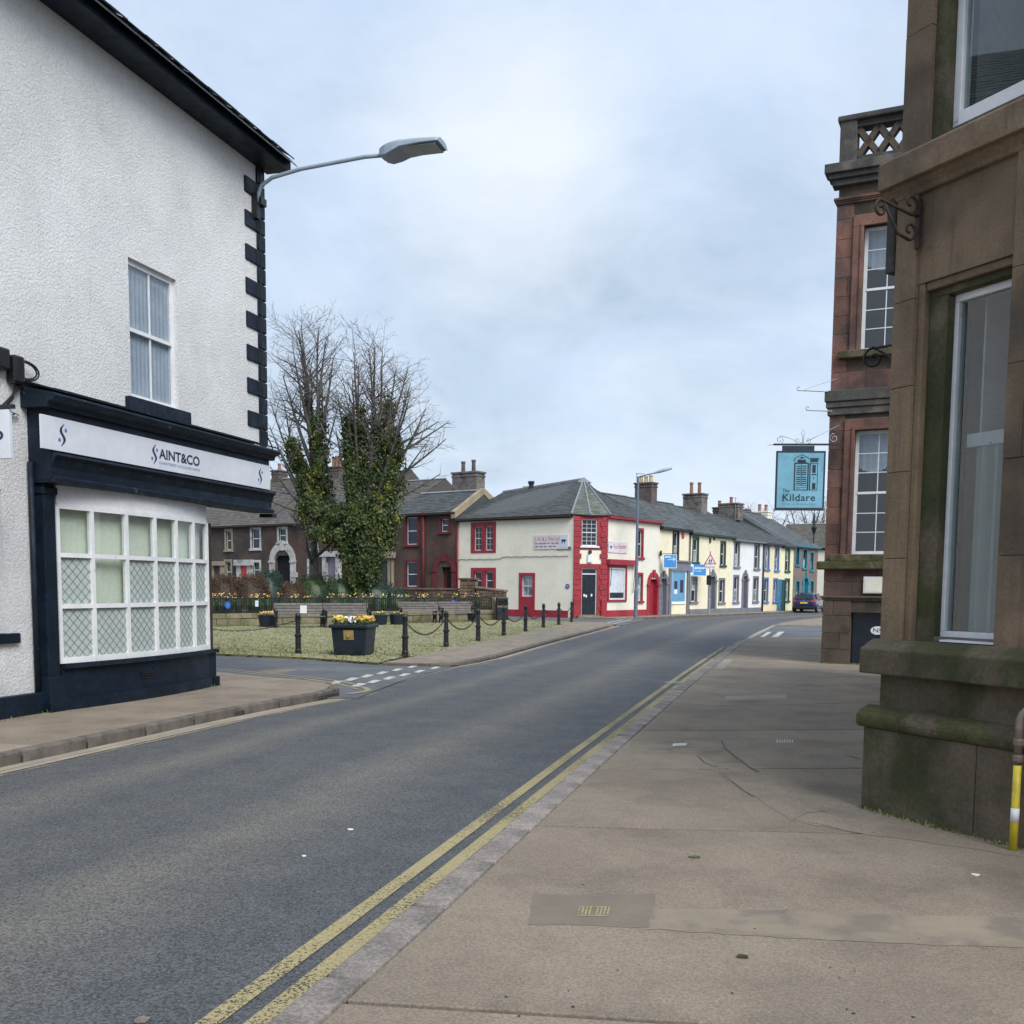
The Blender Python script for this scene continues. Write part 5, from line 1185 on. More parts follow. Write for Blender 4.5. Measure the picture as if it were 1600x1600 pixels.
def roof(house, u0, u1, ze, zr, m, vr=4.6, ve=-.18, zr1=None, ze1=None, ch=.24, back=True, ridge='lead'):
    zr1 = zr if zr1 is None else zr1; ze1 = ze if ze1 is None else ze1
    mb = MB(); slates(mb, (u0, ve, ze), (u1, ve, ze1), (u0, vr, zr), (u1, vr, zr1), ch, .36)
    mb.face([(u0, ve, ze - .02), (u1, ve, ze1 - .02), (u1, vr, zr1 - .02), (u0, vr, zr - .02)], .3)
    if back: mb.face([(u0, vr, zr), (u1, vr, zr1), (u1, vr * 2, ze1), (u0, vr * 2, ze)], .3); mb.face([(u0, ve, ze - .02), (u0, vr, zr - .02), (u0, vr * 2, ze)], .3); mb.face([(u1, ve, ze1 - .02), (u1, vr * 2, ze1), (u1, vr, zr1 - .02)], .3)
    o = mb.build('roof', m, house); o['kind'] = 'stuff'
    rd = MB(); n = max(1, int((u1 - u0) / .45))
    rd.prism([(u0, vr - .14, zr - .01), (u0, vr, zr + .07), (u0, vr + .14, zr - .01)], (u1 - u0, 0, zr1 - zr)); rd.build('ridge_tile', ridge, o)
    return o
def gutter(house, u0, u1, ze, m, ve=-.18, ze1=None):
    ze1 = ze if ze1 is None else ze1
    mb = MB(); mb.prism([(u0, ve - .10, ze + .0), (u0, ve - .10, ze - .10), (u0, ve + .02, ze - .12), (u0, ve + .02, ze)], (u1 - u0, 0, ze1 - ze)); mb.box(u0, u1, ve + .02, .02, min(ze, ze1) - .16, min(ze, ze1) - .02)
    return mb.build('gutter', m, house)

# ------------------------------------------------------------------ cream corner house with red trim
PC0, PC1, PC2 = Vector((-3.28, 61.0)), Vector((3.31, 56.43)), Vector((5.19, 56.95))
F1, F2, FR = Frame(PC0, PC1), Frame(PC1, PC2), Frame(PC2, PC2 + ROWD)
fox = fthing(F1, 'corner_house', 'cream corner house with bright red quoins, windows and base', 'house')
ze1 = F1.px(800, 809)[1]
wins1 = [opening(F1, 736, 816, 775, 864, .22, .14), opening(F1, 736, 887, 775, 925, .22, .14), opening(F1, 811, 895, 836, 935, .16, .1)]
mb = MB(); wall(mb, 0, F1.len, -.06, ze1, [hole(*w) for w in wins1], .2, 0, 0); mb.build('wall', 'cream_paint', fox)
for k, (r, s) in enumerate(wins1):
    if k < 2:
        um = (r[0] + r[1]) / 2; sf = MB(); ring(sf, r[0] - s, r[1] + s, r[2] - .14, r[3] + s, s, -.03, .1, s, .14); sf.box(um - .13, um + .13, -.03, .1, r[2], r[3]); sf.build('window_surround', 'red_paint', fox, bevel=.008)
        for a, b in ((r[0], um - .13), (um + .13, r[1])): sash(fox, (a, b, r[2], r[3]), 2 if k == 0 else 1, 2 if k == 0 else 1, None, sill=False, fw=.055)
    else:
        sf = MB(); zb = F1.px(820, 955)[1]; ring(sf, r[0] - s, r[1] + s, zb, r[3] + s, s, -.03, .1, s, 0); sf.box(r[0], r[1], -.02, .1, zb, r[2]); sf.build('window_surround', 'red_paint', fox, bevel=.008)
        sash(fox, r, 2, 1, None, sill=False, fw=.06, pane='pane_light')
MB().box(F1.px(792, 950)[0], F1.len - .3, -.05, .05, -.05, .34).build('plinth', 'red_paint', fox)
gutter(fox, 0, F1.len - .1, ze1 + .03, 'rust_iron')
cb_ = MB(); uu0, uu1 = F1.px(716, 874)[0], F1.px(888, 870)[0]; n = 60
cb_.tube([(uu0 + (uu1 - uu0) * i / n, -.03, F1.px(800, 871)[1] + .05 * abs(sin(i * .62)) - (.12 if i < 25 else 0)) for i in range(n + 1)], .014, 5); cb_.build('cable', 'cable', fox)
MB().tube([(.05, -.06, .0), (.05, -.06, ze1 - .1)], .05, 8).build('downpipe', 'red_paint', fox, smooth=True)
# splayed corner with the entrance
with Placed(fox, F1, F2):
    L2 = F2.len; zt2 = F2.px(920, 806)[1]
    r_w = F2.rect(909, 811, 933.5, 853); r_d = F2.rect(908.5, 888, 932.5, 957); r_d = (r_d[0], r_d[1], .12, r_d[3])
    mb = MB(); wall(mb, 0, L2, -.06, zt2, [r_w, r_d], .2, 0, 0); mb.build('wall', 'cream_paint', fox)
    q0 = .44; ql = F2.px(907, 830)[0]; qr = F2.px(936, 830)[0]
    rp2 = MB(); zc0 = F2.px(920, 859)[1]; zc1 = F2.px(920, 881)[1]
    rp2.box(0, r_w[0], -.03, .05, zc0, zt2); rp2.box(r_w[1], L2, -.03, .05, zc0, zt2); rp2.box(r_w[0], r_w[1], -.03, .05, zc0, r_w[2]); rp2.box(r_w[0], r_w[1], -.03, .05, r_w[3], zt2)
    rp2.box(0, r_d[0], -.03, .05, -.05, zc1); rp2.box(r_d[1], L2, -.03, .05, -.05, zc1); rp2.box(r_d[0], r_d[1], -.03, .05, r_d[3], zc1); rp2.build('red_panel', 'red_paint', fox)
    n = 19; 
    for i in range(n):
        za_, zb_ = zt2 * i / n, zt2 * (i + 1) / n; e = .16 if i % 2 else 0.0
        MB().box(-.02, q0 - .10 + e * .6, -.07, -.03, za_ + .012, zb_ - .012).build('quoin', 'red_paint', fox, bevel=.012); MB().box(L2 - q0 + .10 - e * .6, L2 + .02, -.07, -.03, za_ + .012, zb_ - .012).build('quoin', 'red_paint', fox, bevel=.012)
    sash(fox, r_w, 3, 3, None, sill=False, fw=.06, v=.08, pane='pane_dark')
    MB().box(r_w[0] - .1, r_w[1] + .1, -.10, .08, r_w[2] - .1, r_w[2] - .002).build('sill', 'white_gloss', fox)
    dz = r_d[3] - .28
    df = MB(); ring(df, r_d[0], r_d[1], .12, r_d[3], .05, .08, .16, .05, 0); df.box(r_d[0] + .05, r_d[1] - .05, .08, .16, dz - .06, dz); dfo = df.build('door', 'white_gloss', fox)
    MB().box(r_d[0] + .05, r_d[1] - .05, .11, .15, .12, dz - .06).build('door_leaf', 'door_dark', dfo)
    for k in range(2):
        w = (r_d[1] - r_d[0] - .1) / 2
        for zz0, zz1 in ((.35, .95), (1.1, dz - .2)): MB().box(r_d[0] + .05 + w * k + .07, r_d[0] + .05 + w * (k + 1) - .05, .098, .11, zz0, zz1).build('door_panel', 'door_dark', dfo)
    MB().box(r_d[0] + .05, r_d[1] - .05, .12, .13, dz, r_d[3] - .05).build('fanlight', 'pane_dark', dfo)
    for du, dz_ in ((.15, 1.12), (.27, 1.08), (.58, 1.13)): MB().box(r_d[0] + du, r_d[0] + du + .09, .094, .0985, dz_, dz_ + .14).build('paper_notice', 'paper', dfo)
    MB().box(r_d[0] - .3, r_d[1] + .3, -.45, .05, -.05, .06).build('door_step', 'stone_block', fox); MB().box(r_d[0] - .15, r_d[1] + .15, -.2, .1, .06, .12).build('door_step', 'stone_block', fox)
    MB().box(.0, .34, -.14, -.03, -.05, 1.0).build('corner_guard', 'red_paint', fox, bevel=.02); MB().box(L2 - .34, L2, -.14, -.03, -.05, 1.0).build('corner_guard', 'red_paint', fox, bevel=.02)
    zl2 = F2.px(921, 862)[1]; um = (ql + qr) / 2
    MB().box(um - .07, um + .07, -.2, -.03, zl2 - .12, zl2 + .08).build('lamp', 'black_paint', fox, bevel=.02); MB().box(um - .14, um + .14, -.12, -.0, zl2 - .6, zl2 - .18).build('alarm_box', 'paper', fox, bevel=.03)
# wall along the main street, first bay
uR1 = FR.px(1029.5, 890)[0]
with Placed(fox, F1, FR):
    F = FR; zer = F.px(985, 811)[1]
    up, su = opening(F, 994, 825, 1005.5, 874); lo, slo = opening(F, 993, 894.5, 1004.5, 942)
    sh = F.rect(951, 887, 976, 937)
    ad, hd_ = archdoor(fox, F, 1010.5, 893, 1030, 960, 'red_paint', 'red_paint', .0)
    mb = MB(); wall(mb, 0, uR1, -.06, zer, [hole(up, su), hole(lo, slo), (sh[0], sh[1], sh[2], sh[3]), hd_], .25, 0, 0); mb.build('wall', 'pale_cream_paint', fox)
    sash(fox, up, 1, 1, 'red_paint', su); sash(fox, lo, 1, 1, 'red_paint', slo, pane='pane_light')
    s = MB(); ring(s, sh[0] - .18, sh[1] + .18, sh[2] - .12, sh[3] + .12, .18, -.06, .02, .12, .12); s.build('shop_surround', 'red_paint', fox)
    s = MB(); ring(s, sh[0], sh[1], sh[2], sh[3], .09, -.03, .1); so_ = s.build('shop_window', 'white_gloss', fox)
    MB().box(sh[0] + .09, sh[1] - .09, .03, .04, sh[2] + .4, sh[3] - .09).build('blind', 'curtain', so_); MB().box(sh[0] + .09, sh[1] - .09, .03, .04, sh[2] + .09, sh[2] + .395).build('pane', 'pane_dark', so_)
    cz = F.px(965, 879)[1]; MB().box(-.1, F.px(991, 880)[0], -.28, .05, cz - .14, cz + .16).build('awning_box', 'red_paint', fox, bevel=.02)
    aw = MB(); ue = F.px(988, 880)[0]; aw.tube([(.2, -.2, cz - .1), (.25, -.1, cz - 1.3)], .02, 5); aw.tube([(ue, -.2, cz - .1), (ue - .05, -.1, cz - 1.7)], .02, 5); aw.build('awning_arm', 'rust_iron', fox)
    MB().box(0, F.px(1009, 955)[0], -.06, .05, -.05, .36).build('plinth', 'red_paint', fox)
    gutter(fox, -.1, uR1, zer + .02, 'red_paint')
# hipped slate roof over the corner
AP = Vector((4.15, 61.6, 0)); AP.z = EYE + (918.6 - 752) * 61.6 / FPX + .0
ul_, zl_2 = F1.px(758, 772, 4.6); RLw = F1.w(0, 4.6, zl_2 + .05); 
e0 = F1.w(0, -.2, ze1 + .03); e1 = F1.w(F1.len - .05, -.2, ze1 + .06); e2 = F2.w(-.02, -.22, zt2 + .02); e3 = F2.w(F2.len + .02, -.22, zt2 + .02); e4 = FR.w(.05, -.2, zer + .06); e5 = FR.w(uR1, -.2, zer + .0)
zrr = FR.px(1017, 780, 4.6)[1]; r5 = FR.w(uR1, 4.6, zrr)
mb = MB(); slates(mb, e0, e1, RLw, AP, .24, .36); slates(mb, e4, e5, AP, r5, .24, .36); mb.build
o = local(mb, F1).build('roof', 'slate', fox); o['kind'] = 'stuff'
mb = MB(); slates(mb, e1, e2.lerp(e3, .45), AP, AP, .24, .3); slates(mb, e2.lerp(e3, .45), e4, AP, AP, .24, .3); o = local(mb, F1).build('roof', 'slate_green', fox); o['kind'] = 'stuff'
mb = MB()
for tri in ((e0, e1, AP, RLw), (e1, e2.lerp(e3, .45), AP), (e2.lerp(e3, .45), e4, AP), (e4, e5, r5, AP)): mb.face([p - Vector((0, 0, .03)) for p in tri])
bk1, bk2 = FR.w(uR1, 9.2, zer), F1.w(0, 9.2, ze1); mb.face([AP, r5, bk1]); mb.face([AP, bk1, bk2]); mb.face([AP, bk2, RLw]); local(mb, F1).build('roof_deck', 'slate', fox)
mb = MB()
for p, q in ((e1, AP), (e4, AP), (e2.lerp(e3, .45), AP)): mb.tube([p + Vector((0, 0, .03)), q + Vector((0, 0, .04))], .055, 5)
mb.tube([AP + Vector((0, 0, .03)), r5 + Vector((0, 0, .03))], .07, 5); mb.tube([AP + Vector((0, 0, .03)), RLw + Vector((0, 0, .03))], .07, 5)
mb.lathe([(.5, AP.z - .22), (.02, AP.z + .12)], 6, (AP.x, AP.y)); local(mb, F1).build('lead_hip', 'lead', fox)
uu = F1.px(830, 765, 4.6)[0]; MB().lathe([(.16, 7.2), (.15, F1.px(830, 757, 4.6)[1]), (.2, F1.px(830, 755, 4.6)[1]), (.2, F1.px(830, 752, 4.6)[1])], 10, (uu, 4.6)).build('chimney_pot', 'black_iron', fox)
uu = F1.px(822, 765, 4.9)[0]; MB().box(uu - .2, uu + .2, 4.8, 5.2, 7.0, F1.px(822, 760, 4.9)[1]).build('chimney_pot', 'pot_buff', fox)
with Placed(fox, F1, FR): chimney(fox, FR, FR.px(1009, 780, 4.6)[0], 4.6, zrr, .75, 1.3, FR.px(1009, 757, 4.6)[1] - zrr, 3, 'chimney_brown', 'pot_buff', poth=.45)
# things fixed to the corner house
bx = F1.rect(835, 836, 888, 858); bs = fthing(F1, 'trade_sign', 'pink painted trade board with red lettering beside the red corner', 'sign', bx[0], bx[2])
w, h = bx[1] - bx[0], bx[3] - bx[2]; MB().box(0, w, -.04, 0, 0, h).build('board', 'fox_board', bs)
MB().box(w * .78, w * .985, -.045, -.04, h * .1, h * .9).build('emblem_panel', 'fox_blueboard', bs)
MB().text('J. H. & J. Fox Ltd', w * .03, w * .75, h * .52, h * .86, -.041, .003).build('lettering', 'fox_red', bs)
ins = MB()
for k in range(6): ins.box(w * (.03 + .12 * k), w * (.03 + .12 * k + ru(.07, .11)), -.043, -.04, h * .36, h * .45)
for k in range(5): ins.box(w * (.03 + .135 * k), w * (.03 + .135 * k + ru(.07, .12)), -.043, -.04, h * .14, h * .23)
ins.build('small_lettering', 'lilac_grey_paint', bs)['kind'] = 'stuff'
def beast(u, z, s, parent, v):
    mb = MB(); body = [(-.5, .1), (-.42, .42), (.3, .45), (.42, .3), (.62, .34), (.7, .16), (.55, .02), (.4, .05), (.36, -.42), (.24, -.42), (.2, -.02), (-.2, -.02), (-.26, -.4), (-.38, -.4), (-.4, .0)]
    mb.prism([(u + x * s, v, z + y * s) for x, y in body], (0, .004, 0)); mb.build('beast_emblem', 'fox_ink', parent)
beast(w * .87, h * .52, w * .12, bs, -.05)
bx = FR.rect(950, 846.5, 979, 864); bs = fthing(FR, 'trade_sign', 'pink painted board with slanted red script above the red shop window', 'sign', bx[0], bx[2])
w, h = bx[1] - bx[0], bx[3] - bx[2]; MB().box(0, w, -.04, 0, 0, h).build('board', 'fox_board', bs); MB().box(w * .02, w * .22, -.045, -.04, h * .06, h * .8).build('emblem_panel', 'fox_blueboard', bs)
tx = MB(); tx.text("Fox's Butchers", w * .27, w * .95, h * .32, h * .72, -.041, .003); tx.v = [(x, y, z + .12 * h * (x / w)) for x, y, z in tx.v]; tx.build('lettering', 'fox_red', bs); beast(w * .12, h * .45, w * .1, bs, -.05)
bx = F1.rect(870, 854, 893, 859.5); np_ = fthing(F1, 'street_nameplate', 'narrow grey street nameplate under the pink trade board', 'sign', bx[0], bx[2]); MB().box(0, bx[1] - bx[0], -.03, 0, 0, bx[3] - bx[2]).build('plate', 'lead', np_)
ins = MB(); ww = bx[1] - bx[0]; hh = bx[3] - bx[2]
for k in range(9): ins.box(ww * (.06 + .1 * k), ww * (.06 + .1 * k + .06), -.033, -.03, hh * .25, hh * .75)
ins.build('lettering', 'pub_ink', np_)['kind'] = 'stuff'
u_, z_ = F1.px(887, 916); pq = fthing(F1, 'blue_plaque', 'round blue plaque on the cream wall left of the corner door', 'plaque', u_, z_)
mb = MB(); mb.prism([(.13 * cos(2 * pi * k / 20), -.035, .13 * sin(2 * pi * k / 20)) for k in range(20)], (0, .03, 0)); mb.build('disc', 'plaque_blue', pq)
mb = MB(); [mb.box(-.08, .08, -.037, -.035, dz - .006, dz + .006) for dz in (.05, .02, -.01, -.04)]; mb.build('lettering', 'paper', pq)['kind'] = 'stuff'

# ------------------------------------------------------------------ the painted terrace down the street
def row_house(label, x0, x1, wm, rm, gm, eave, ridge, wins, door=None, u0=None, base=None, ridge1=None):
    F = FR; h = fthing(F, 'terraced_house', label, 'house', 0, 0, 0, 'painted terraced houses along the street')
    a = F.px(x0, 900)[0] if u0 is None else u0; b = F.px(x1, 900)[0]; ze = F.px(*eave)[1]; zr = F.px(ridge[0], ridge[1], 4.6)[1]
    hs = []; ops = []
    for (q0, q1, q2, q3, sm, *rest) in wins:
        r, s = opening(F, q0, q1, q2, q3); ops.append((r, s, sm, rest)); hs.append(hole(r, s))
    if door:
        o, hd_ = archdoor(h, F, *door[:4], door[4], door[5]); hs.append(hd_)
    mb = MB(); wall(mb, a, b, -.06, ze, hs, .25, 0, 9); mb.build('wall', wm, h)
    for r, s, sm, rest in ops: sash(h, r, 1, 1, sm, s, pane=random.choice(['pane_dark', 'pane_dark', 'pane_light']), bot=random.choice(['pane_dark', 'pane_light']), frame=rest[0] if rest else 'white_gloss')
    roof(h, a, b, ze + .03, zr, rm, ridge='slate_brown'); gutter(h, a, b, ze + .02, gm)
    if base: MB().box(a, b, -.03, .03, -.05, .3).build('plinth', base, h)
    return h, a, b, ze, zr
FRz = lambda x, y, v=0: FR.px(x, y, v)
h2, a2, b2, ze2, zr2 = row_house('pale yellow terraced house with a blue shopfront and navy upper window', 1029.5, 1076, 'yellow_paint', 'slate_pale', 'black_paint', (1050, 826), (1030, 784), [(1050.5, 828, 1061, 878, 'navy_paint')], (1028.5, 894.5, 1043.5, 960, 'grey_paint', 'grey_paint'), u0=uR1)
sf = FR.rect(1044, 877, 1075.5, 958); wn_ = FR.rect(1049, 893, 1069.5, 940)
s = MB(); s.box(sf[0], sf[1], -.14, .0, wn_[3] + .05, sf[3]); s.box(sf[0], wn_[0] - .12, -.10, 0, 0, wn_[3] + .05); s.box(wn_[1] + .25, sf[1], -.12, 0, 0, wn_[3] + .05); s.box(sf[0] - .05, sf[1] + .08, -.22, 0, sf[3] - .06, sf[3] + .05); sfo = s.build('shopfront', 'grey_paint', h2)
s = MB(); ring(s, wn_[0] - .12, wn_[1] + .1, wn_[2] - .15, wn_[3] + .05, .10, -.06, .0, .05, .15); s.build('shop_frame', 'sky_white', sfo)
MB().box(wn_[0] - .02, wn_[1], -.03, -.004, wn_[2], wn_[3]).build('pane', 'poster_blue', sfo)
wq_ = wn_[1] - wn_[0]; hq = wn_[3] - wn_[2]
for du, dz_, w, h in ((.18, .42, .24, .26), (.62, .3, .26, .42)): MB().box(wn_[0] + wq_ * du, wn_[0] + wq_ * (du + w), -.036, -.03, wn_[2] + hq * dz_, wn_[2] + hq * (dz_ + h)).build('poster', 'fox_ink', sfo)
MB().box(wn_[0] + wq_ * .18, wn_[0] + wq_ * .42, -.036, -.03, wn_[2] + hq * .26, wn_[2] + hq * .40).build('poster', 'paper', sfo)
MB().tube([(b2 - .05, -.09, 0), (b2 - .05, -.09, ze2 - .1)], .045, 8).build('downpipe', 'black_paint', h2, smooth=True)
MB().box(FRz(1065, 832)[0], FRz(1068, 832)[0], -.06, 0, FRz(1066, 841)[1], FRz(1066, 832)[1]).build('alarm_box', 'warn_red', h2)
hd2 = MB(); ud = FRz(1037, 930)[0]; hd2.tube([(ud, .18, 1.25), (ud, .1, 1.2), (ud, .1, .65), (ud, .18, .6)], .02, 6); hd2.build('door_handle', 'galvanised', h2)
h3, a3, b3, ze3, zr3 = row_house('pale yellow terraced house with green upper windows and a grey arched door', 1076, 1143.5, 'yellow_paint', 'slate_pale', 'green_paint', (1110, 836), (1073, 791), [(1081.5, 838, 1092, 881, 'green_paint'), (1125, 845, 1134, 886, 'green_paint'), (1078.5, 900, 1089.5, 943, 'grey_paint'), (1122.5, 903, 1132.5, 944, 'grey_paint')], (1106, 892, 1119, 957, 'grey_paint', 'grey_paint'), u0=b2, base='grey_paint')
for x, y in ((1109, 844), (1115.5, 839.5)): u_, z_ = FRz(x, y); MB().box(u_ - .09, u_ + .09, -.06, 0, z_ - .18, z_ + .16).build('vent_box', 'black_iron', h3)
h4, a4, b4, ze4, zr4 = row_house('white terraced house with grey window surrounds and a narrow arched door', 1143.5, 1191, 'white_paint', 'slate', 'grey_paint', (1165, 845), (1110, 799), [(1146.5, 843, 1156, 888, 'lilac_grey_paint'), (1178, 848, 1187, 891, 'grey_paint'), (1145, 898, 1154.5, 943, 'lilac_grey_paint'), (1176, 900, 1185, 942, 'grey_paint')], (1158.5, 893, 1168.5, 954, 'grey_paint', 'lilac_grey_paint'), u0=b3, base='grey_paint')
MB().tube([(b4 - .02, -.09, 0), (b4 - .02, -.09, ze4 - .1)], .06, 8).build('downpipe', 'rust_iron', h4, smooth=True)
h5, a5, b5, ze5, zr5 = row_house('peach terraced house with bright blue window surrounds', 1191, 1220, 'peach_paint', 'slate', 'black_paint', (1205, 850), (1140, 808), [(1195, 851, 1202.5, 892, 'blue_trim'), (1210, 853, 1217.5, 893.5, 'blue_trim'), (1192.5, 902, 1200.5, 942.5, 'blue_trim'), (1207.5, 903, 1214.5, 942, 'blue_trim')], None, u0=b4)
u0_, u1_ = FRz(1214.8, 930)[0], FRz(1219.2, 930)[0]; z_ = FRz(1217, 907)[1]
s = MB(); ring(s, u0_ - .12, u1_ + .1, 0, z_ + .1, .12, -.06, .0, .12, 0); so_ = s.build('door', 'blue_trim', h5); MB().box(u0_, u1_ - .02, -.03, -.004, 0, z_ - .02).build('door_leaf', 'teal_paint', so_)
h6, a6, b6, ze6, zr6 = row_house('narrow lime-cream terraced house with dark green windows', 1220, 1239, 'lime_paint', 'slate', 'black_paint', (1230, 854), (1150, 811), [(1226.5, 857, 1234, 894.5, 'green_paint'), (1225.5, 903.5, 1233.5, 941, 'green_paint')], None, u0=b5)
u0_, u1_ = FRz(1220.2, 930)[0], FRz(1225, 930)[0]; z_ = FRz(1222, 908)[1]
s = MB(); ring(s, u0_ - .02, u1_ + .1, 0, z_ + .1, .1, -.1, .0, .12, 0); so_ = s.build('door', 'green_paint', h6); MB().box(u0_ + .08, u1_, -.05, -.004, 0, z_ - .02).build('door_leaf', 'green_paint', so_)
h7, a7, b7, ze7, zr7 = row_house('brown rendered end-of-terrace house with teal windows', 1239, 1277, 'dusk_brown', 'slate_pale', 'teal_paint', (1258, 854), (1153, 798), [(1243, 852, 1249.5, 885, 'teal_paint', 'teal_paint'), (1253.5, 856, 1261.5, 890, 'teal_paint', 'teal_paint'), (1265.5, 861, 1271.5, 893, 'teal_paint', 'teal_paint'), (1243, 906, 1249.5, 942, 'teal_paint', 'teal_paint'), (1265.5, 906, 1271.5, 942, 'teal_paint', 'teal_paint')], (1253, 896, 1263.5, 953, 'teal_paint', 'teal_paint'), u0=b6)
mb = MB(); gz = zr7 + .05; mb.prism([(a7 - .02, -.2, ze7 + .02), (a7 - .02, 4.6, zr7 + .05), (a7 - .02, 4.6, zr7 - .3), (a7 - .02, -.2, ze7 - .3)], (.12, 0, 0)); mb.build('verge', 'lead', h7)
# stacks along the ridge
chimney(h3, FR, FRz(1086, 795, 4.6)[0], 4.6, zr3, .95, 1.5, FRz(1086, 774, 4.6)[1] - zr3, 2, 'chimney_stone', 'pot_clay', poth=.85)
chimney(h4, FR, FRz(1142, 805, 4.6)[0], 4.6, zr4, 1.0, 1.6, FRz(1142, 789, 4.6)[1] - zr4, 1, 'chimney_stone', 'pot_clay', poth=.45)
chimney(h4, FR, FRz(1124, 800, 6)[0], 6, zr4 - .4, .55, .9, FRz(1124, 795, 6)[1] - zr4 + .4, 1, 'chimney_brown', 'pot_clay', poth=.5)
mb = MB(); ua_, za_ = FRz(1149, 790, 4.0); mb.tube([(ua_, 4.0, za_ - 1.5), (ua_, 4.0, FRz(1149, 777, 4)[1])], .025, 5); mb.tube([(ua_ - .3, 4, za_ + .55), (ua_ + .3, 4, za_ + .6)], .015, 4); mb.build('aerial', 'galvanised', h4)
chimney(h7, FR, b7 - .5, 4.6, zr7 - .2, 1.0, 1.3, FRz(1232, 808, 4.6)[1] - zr7 + .2, 2, 'pale_cream_paint', 'pot_clay', poth=.6, oz=1.4)
for x, k in ((1157, .6), (1166, .8)):
    u_, z_ = FRz(x, 800, 9); MB().box(u_ - .35, u_ + .35, 8.7, 9.3, zr7 - 2, z_ + k * .3).build('chimney', 'chimney_brown', h7)
# cream house that closes the view, and its street lamp
FE = Frame((27.5, 99), (38, 94)); zE = FE.px(1265, 857)[1]
eh = fthing(FE, 'cream_house', 'cream house with brown slate roof closing the far end of the street', 'house')
mb = MB(); ew = FE.rect(1271, 866, 1278, 876); wall(mb, -2, 12, -.06, zE, [ew], .2, 0, 8); mb.build('wall', 'pale_cream_paint', eh); sash(eh, ew, 1, 1, None, sill=False); roof(eh, -2.2, 12.2, zE + .03, FE.px(1265, 819, 4.5)[1], 'slate_brown', 4.5); gutter(eh, -2, 12, zE, 'black_paint')
FLm = Frame((27.8, 93), (28.8, 92.6)); ul2, _ = FLm.px(1270, 880); q = FLm.w(ul2, 0)
lm = thing('old_lantern', 'dark lantern lamp post at the far end of the terrace', 'street light', (q.x, q.y, 0)); zt_ = FLm.px(1270, 826)[1]
MB().lathe([(.12, 0), (.1, .8), (.06, .9), (.05, zt_ - .5)], 8).build('post', 'black_iron', lm); MB().lathe([(.05, zt_ - .5), (.22, zt_ - .1), (.26, zt_ + .1), (.12, zt_ + .3), (.02, zt_ + 1.4)], 8).build('lantern', 'black_iron', lm)

# ------------------------------------------------------------------ brown stone terrace behind the square
d_ = (PC0 - Vector((-22.3, 74.2))).normalized(); FD = Frame(PC0 - d_ * 34, PC0); LD = FD.len
def dh(label, x0, x1, wm, rm, eave, ridge, vr, wins, extra_holes=(), u0=None, u1=None):
    F = FD; h = fthing(F, 'stone_house', label, 'house', 0, 0, 0, 'brown stone houses behind the square')
    a = F.px(x0, 880)[0] if u0 is None else u0; b = F.px(x1, 880)[0] if u1 is None else u1; ze = F.px(*eave)[1]; zr = F.px(ridge[0], ridge[1], vr)[1]
    ops = []
    for (q0, q1, q2, q3, sm, *rest) in wins:
        r, s = opening(F, q0, q1, q2, q3, .16); ops.append((r, s, sm, rest))
    mb = MB(); wall(mb, a, b, -.06, ze, [hole(r, s) for r, s, *_ in ops] + list(extra_holes), .25, 0, 9); mb.build('wall', wm, h)
    for r, s, sm, rest in ops: sash(h, r, 1, 1, sm, s, pane='pane_dark', bot='pane_dark')
    roof(h, a, b, ze + .03, zr, rm, vr); gutter(h, a, b, ze + .02, 'rust_iron')
    return h, a, b, ze, zr
aH = FD.rect(675, 866, 713.5, 923)
d1, da, db_, dze, dzr = dh('brown stone house with red painted arch beside the cream corner house', 616, 714, 'brown_wall', 'slate', (665, 803), (752, 766), 2.6, [(632, 804, 655, 854, 'red_faded'), (632, 874, 655, 919.5, 'red_faded'), (686, 806, 704, 834, 'red_faded')], u1=LD - .02, extra_holes=[(FD.px(690, 900)[0], FD.px(711, 900)[0], -.05, FD.px(700, 886)[1])])
archdoor(d1, FD, 675, 866, 713.5, 950, 'red_faded', 'red_faded', 0, True, .3)
MB().box(FD.px(695, 900)[0], FD.px(709, 900)[0], .2, .27, 0, FD.px(700, 884)[1]).build('door_leaf', 'dark_void', d1)
up_ = FD.px(663, 860)[0]; MB().tube([(up_, -.1, 0), (up_, -.1, dze + .2)], .09, 8).build('downpipe', 'red_faded', d1, smooth=True)
mb = MB(); mb.prism([(LD - .3, -.25, dze + .05), (LD - .3, 2.6, dzr + .12), (LD - .3, 2.6, dzr - .25), (LD - .3, -.25, dze - .35)], (.32, 0, 0)); mb.prism([(LD - .3, 2.6, dzr + .12), (LD - .3, 5.4, dze + .3), (LD - .3, 5.4, dze - .3), (LD - .3, 2.6, dzr - .25)], (.32, 0, 0)); mb.build('skew_coping', 'buff_stone', d1)
ch_u0, ch_z0 = FD.px(713, 765, 3.6); ch_u1, _ = FD.px(751, 765, 3.6)
chimney(d1, FD, (ch_u0 + ch_u1) / 2, 3.6, ch_z0 - .2, ch_u1 - ch_u0, .9, FD.px(730, 741, 3.6)[1] - ch_z0 + .2, 2, 'chimney_stone', 'chimney_brown', poth=.7, oz=2)
d2, d2a, d2b, d2e, d2r = dh('buff-fronted stone house half hidden behind the ivy tree', 556, 616, 'buff_stone', 'slate_brown', (590, 808), (695, 748), 5.1, [(597, 831, 608, 856, 'buff_stone')], u1=da - .01)
pd = FD.rect(592, 876, 607, 950); s = MB(); s.box(pd[0] - .45, pd[0] - .05, -.15, .02, 0, pd[3] + .15); s.box(pd[1] + .05, pd[1] + .4, -.15, .02, 0, pd[3] + .15); s.box(pd[0] - .6, pd[1] + .6, -.3, .02, pd[3] + .15, pd[3] + .55); so_ = s.build('door', 'buff_stone', d2); MB().box(pd[0], pd[1], -.03, .02, 0, pd[3]).build('door_leaf', 'room_dark', so_)
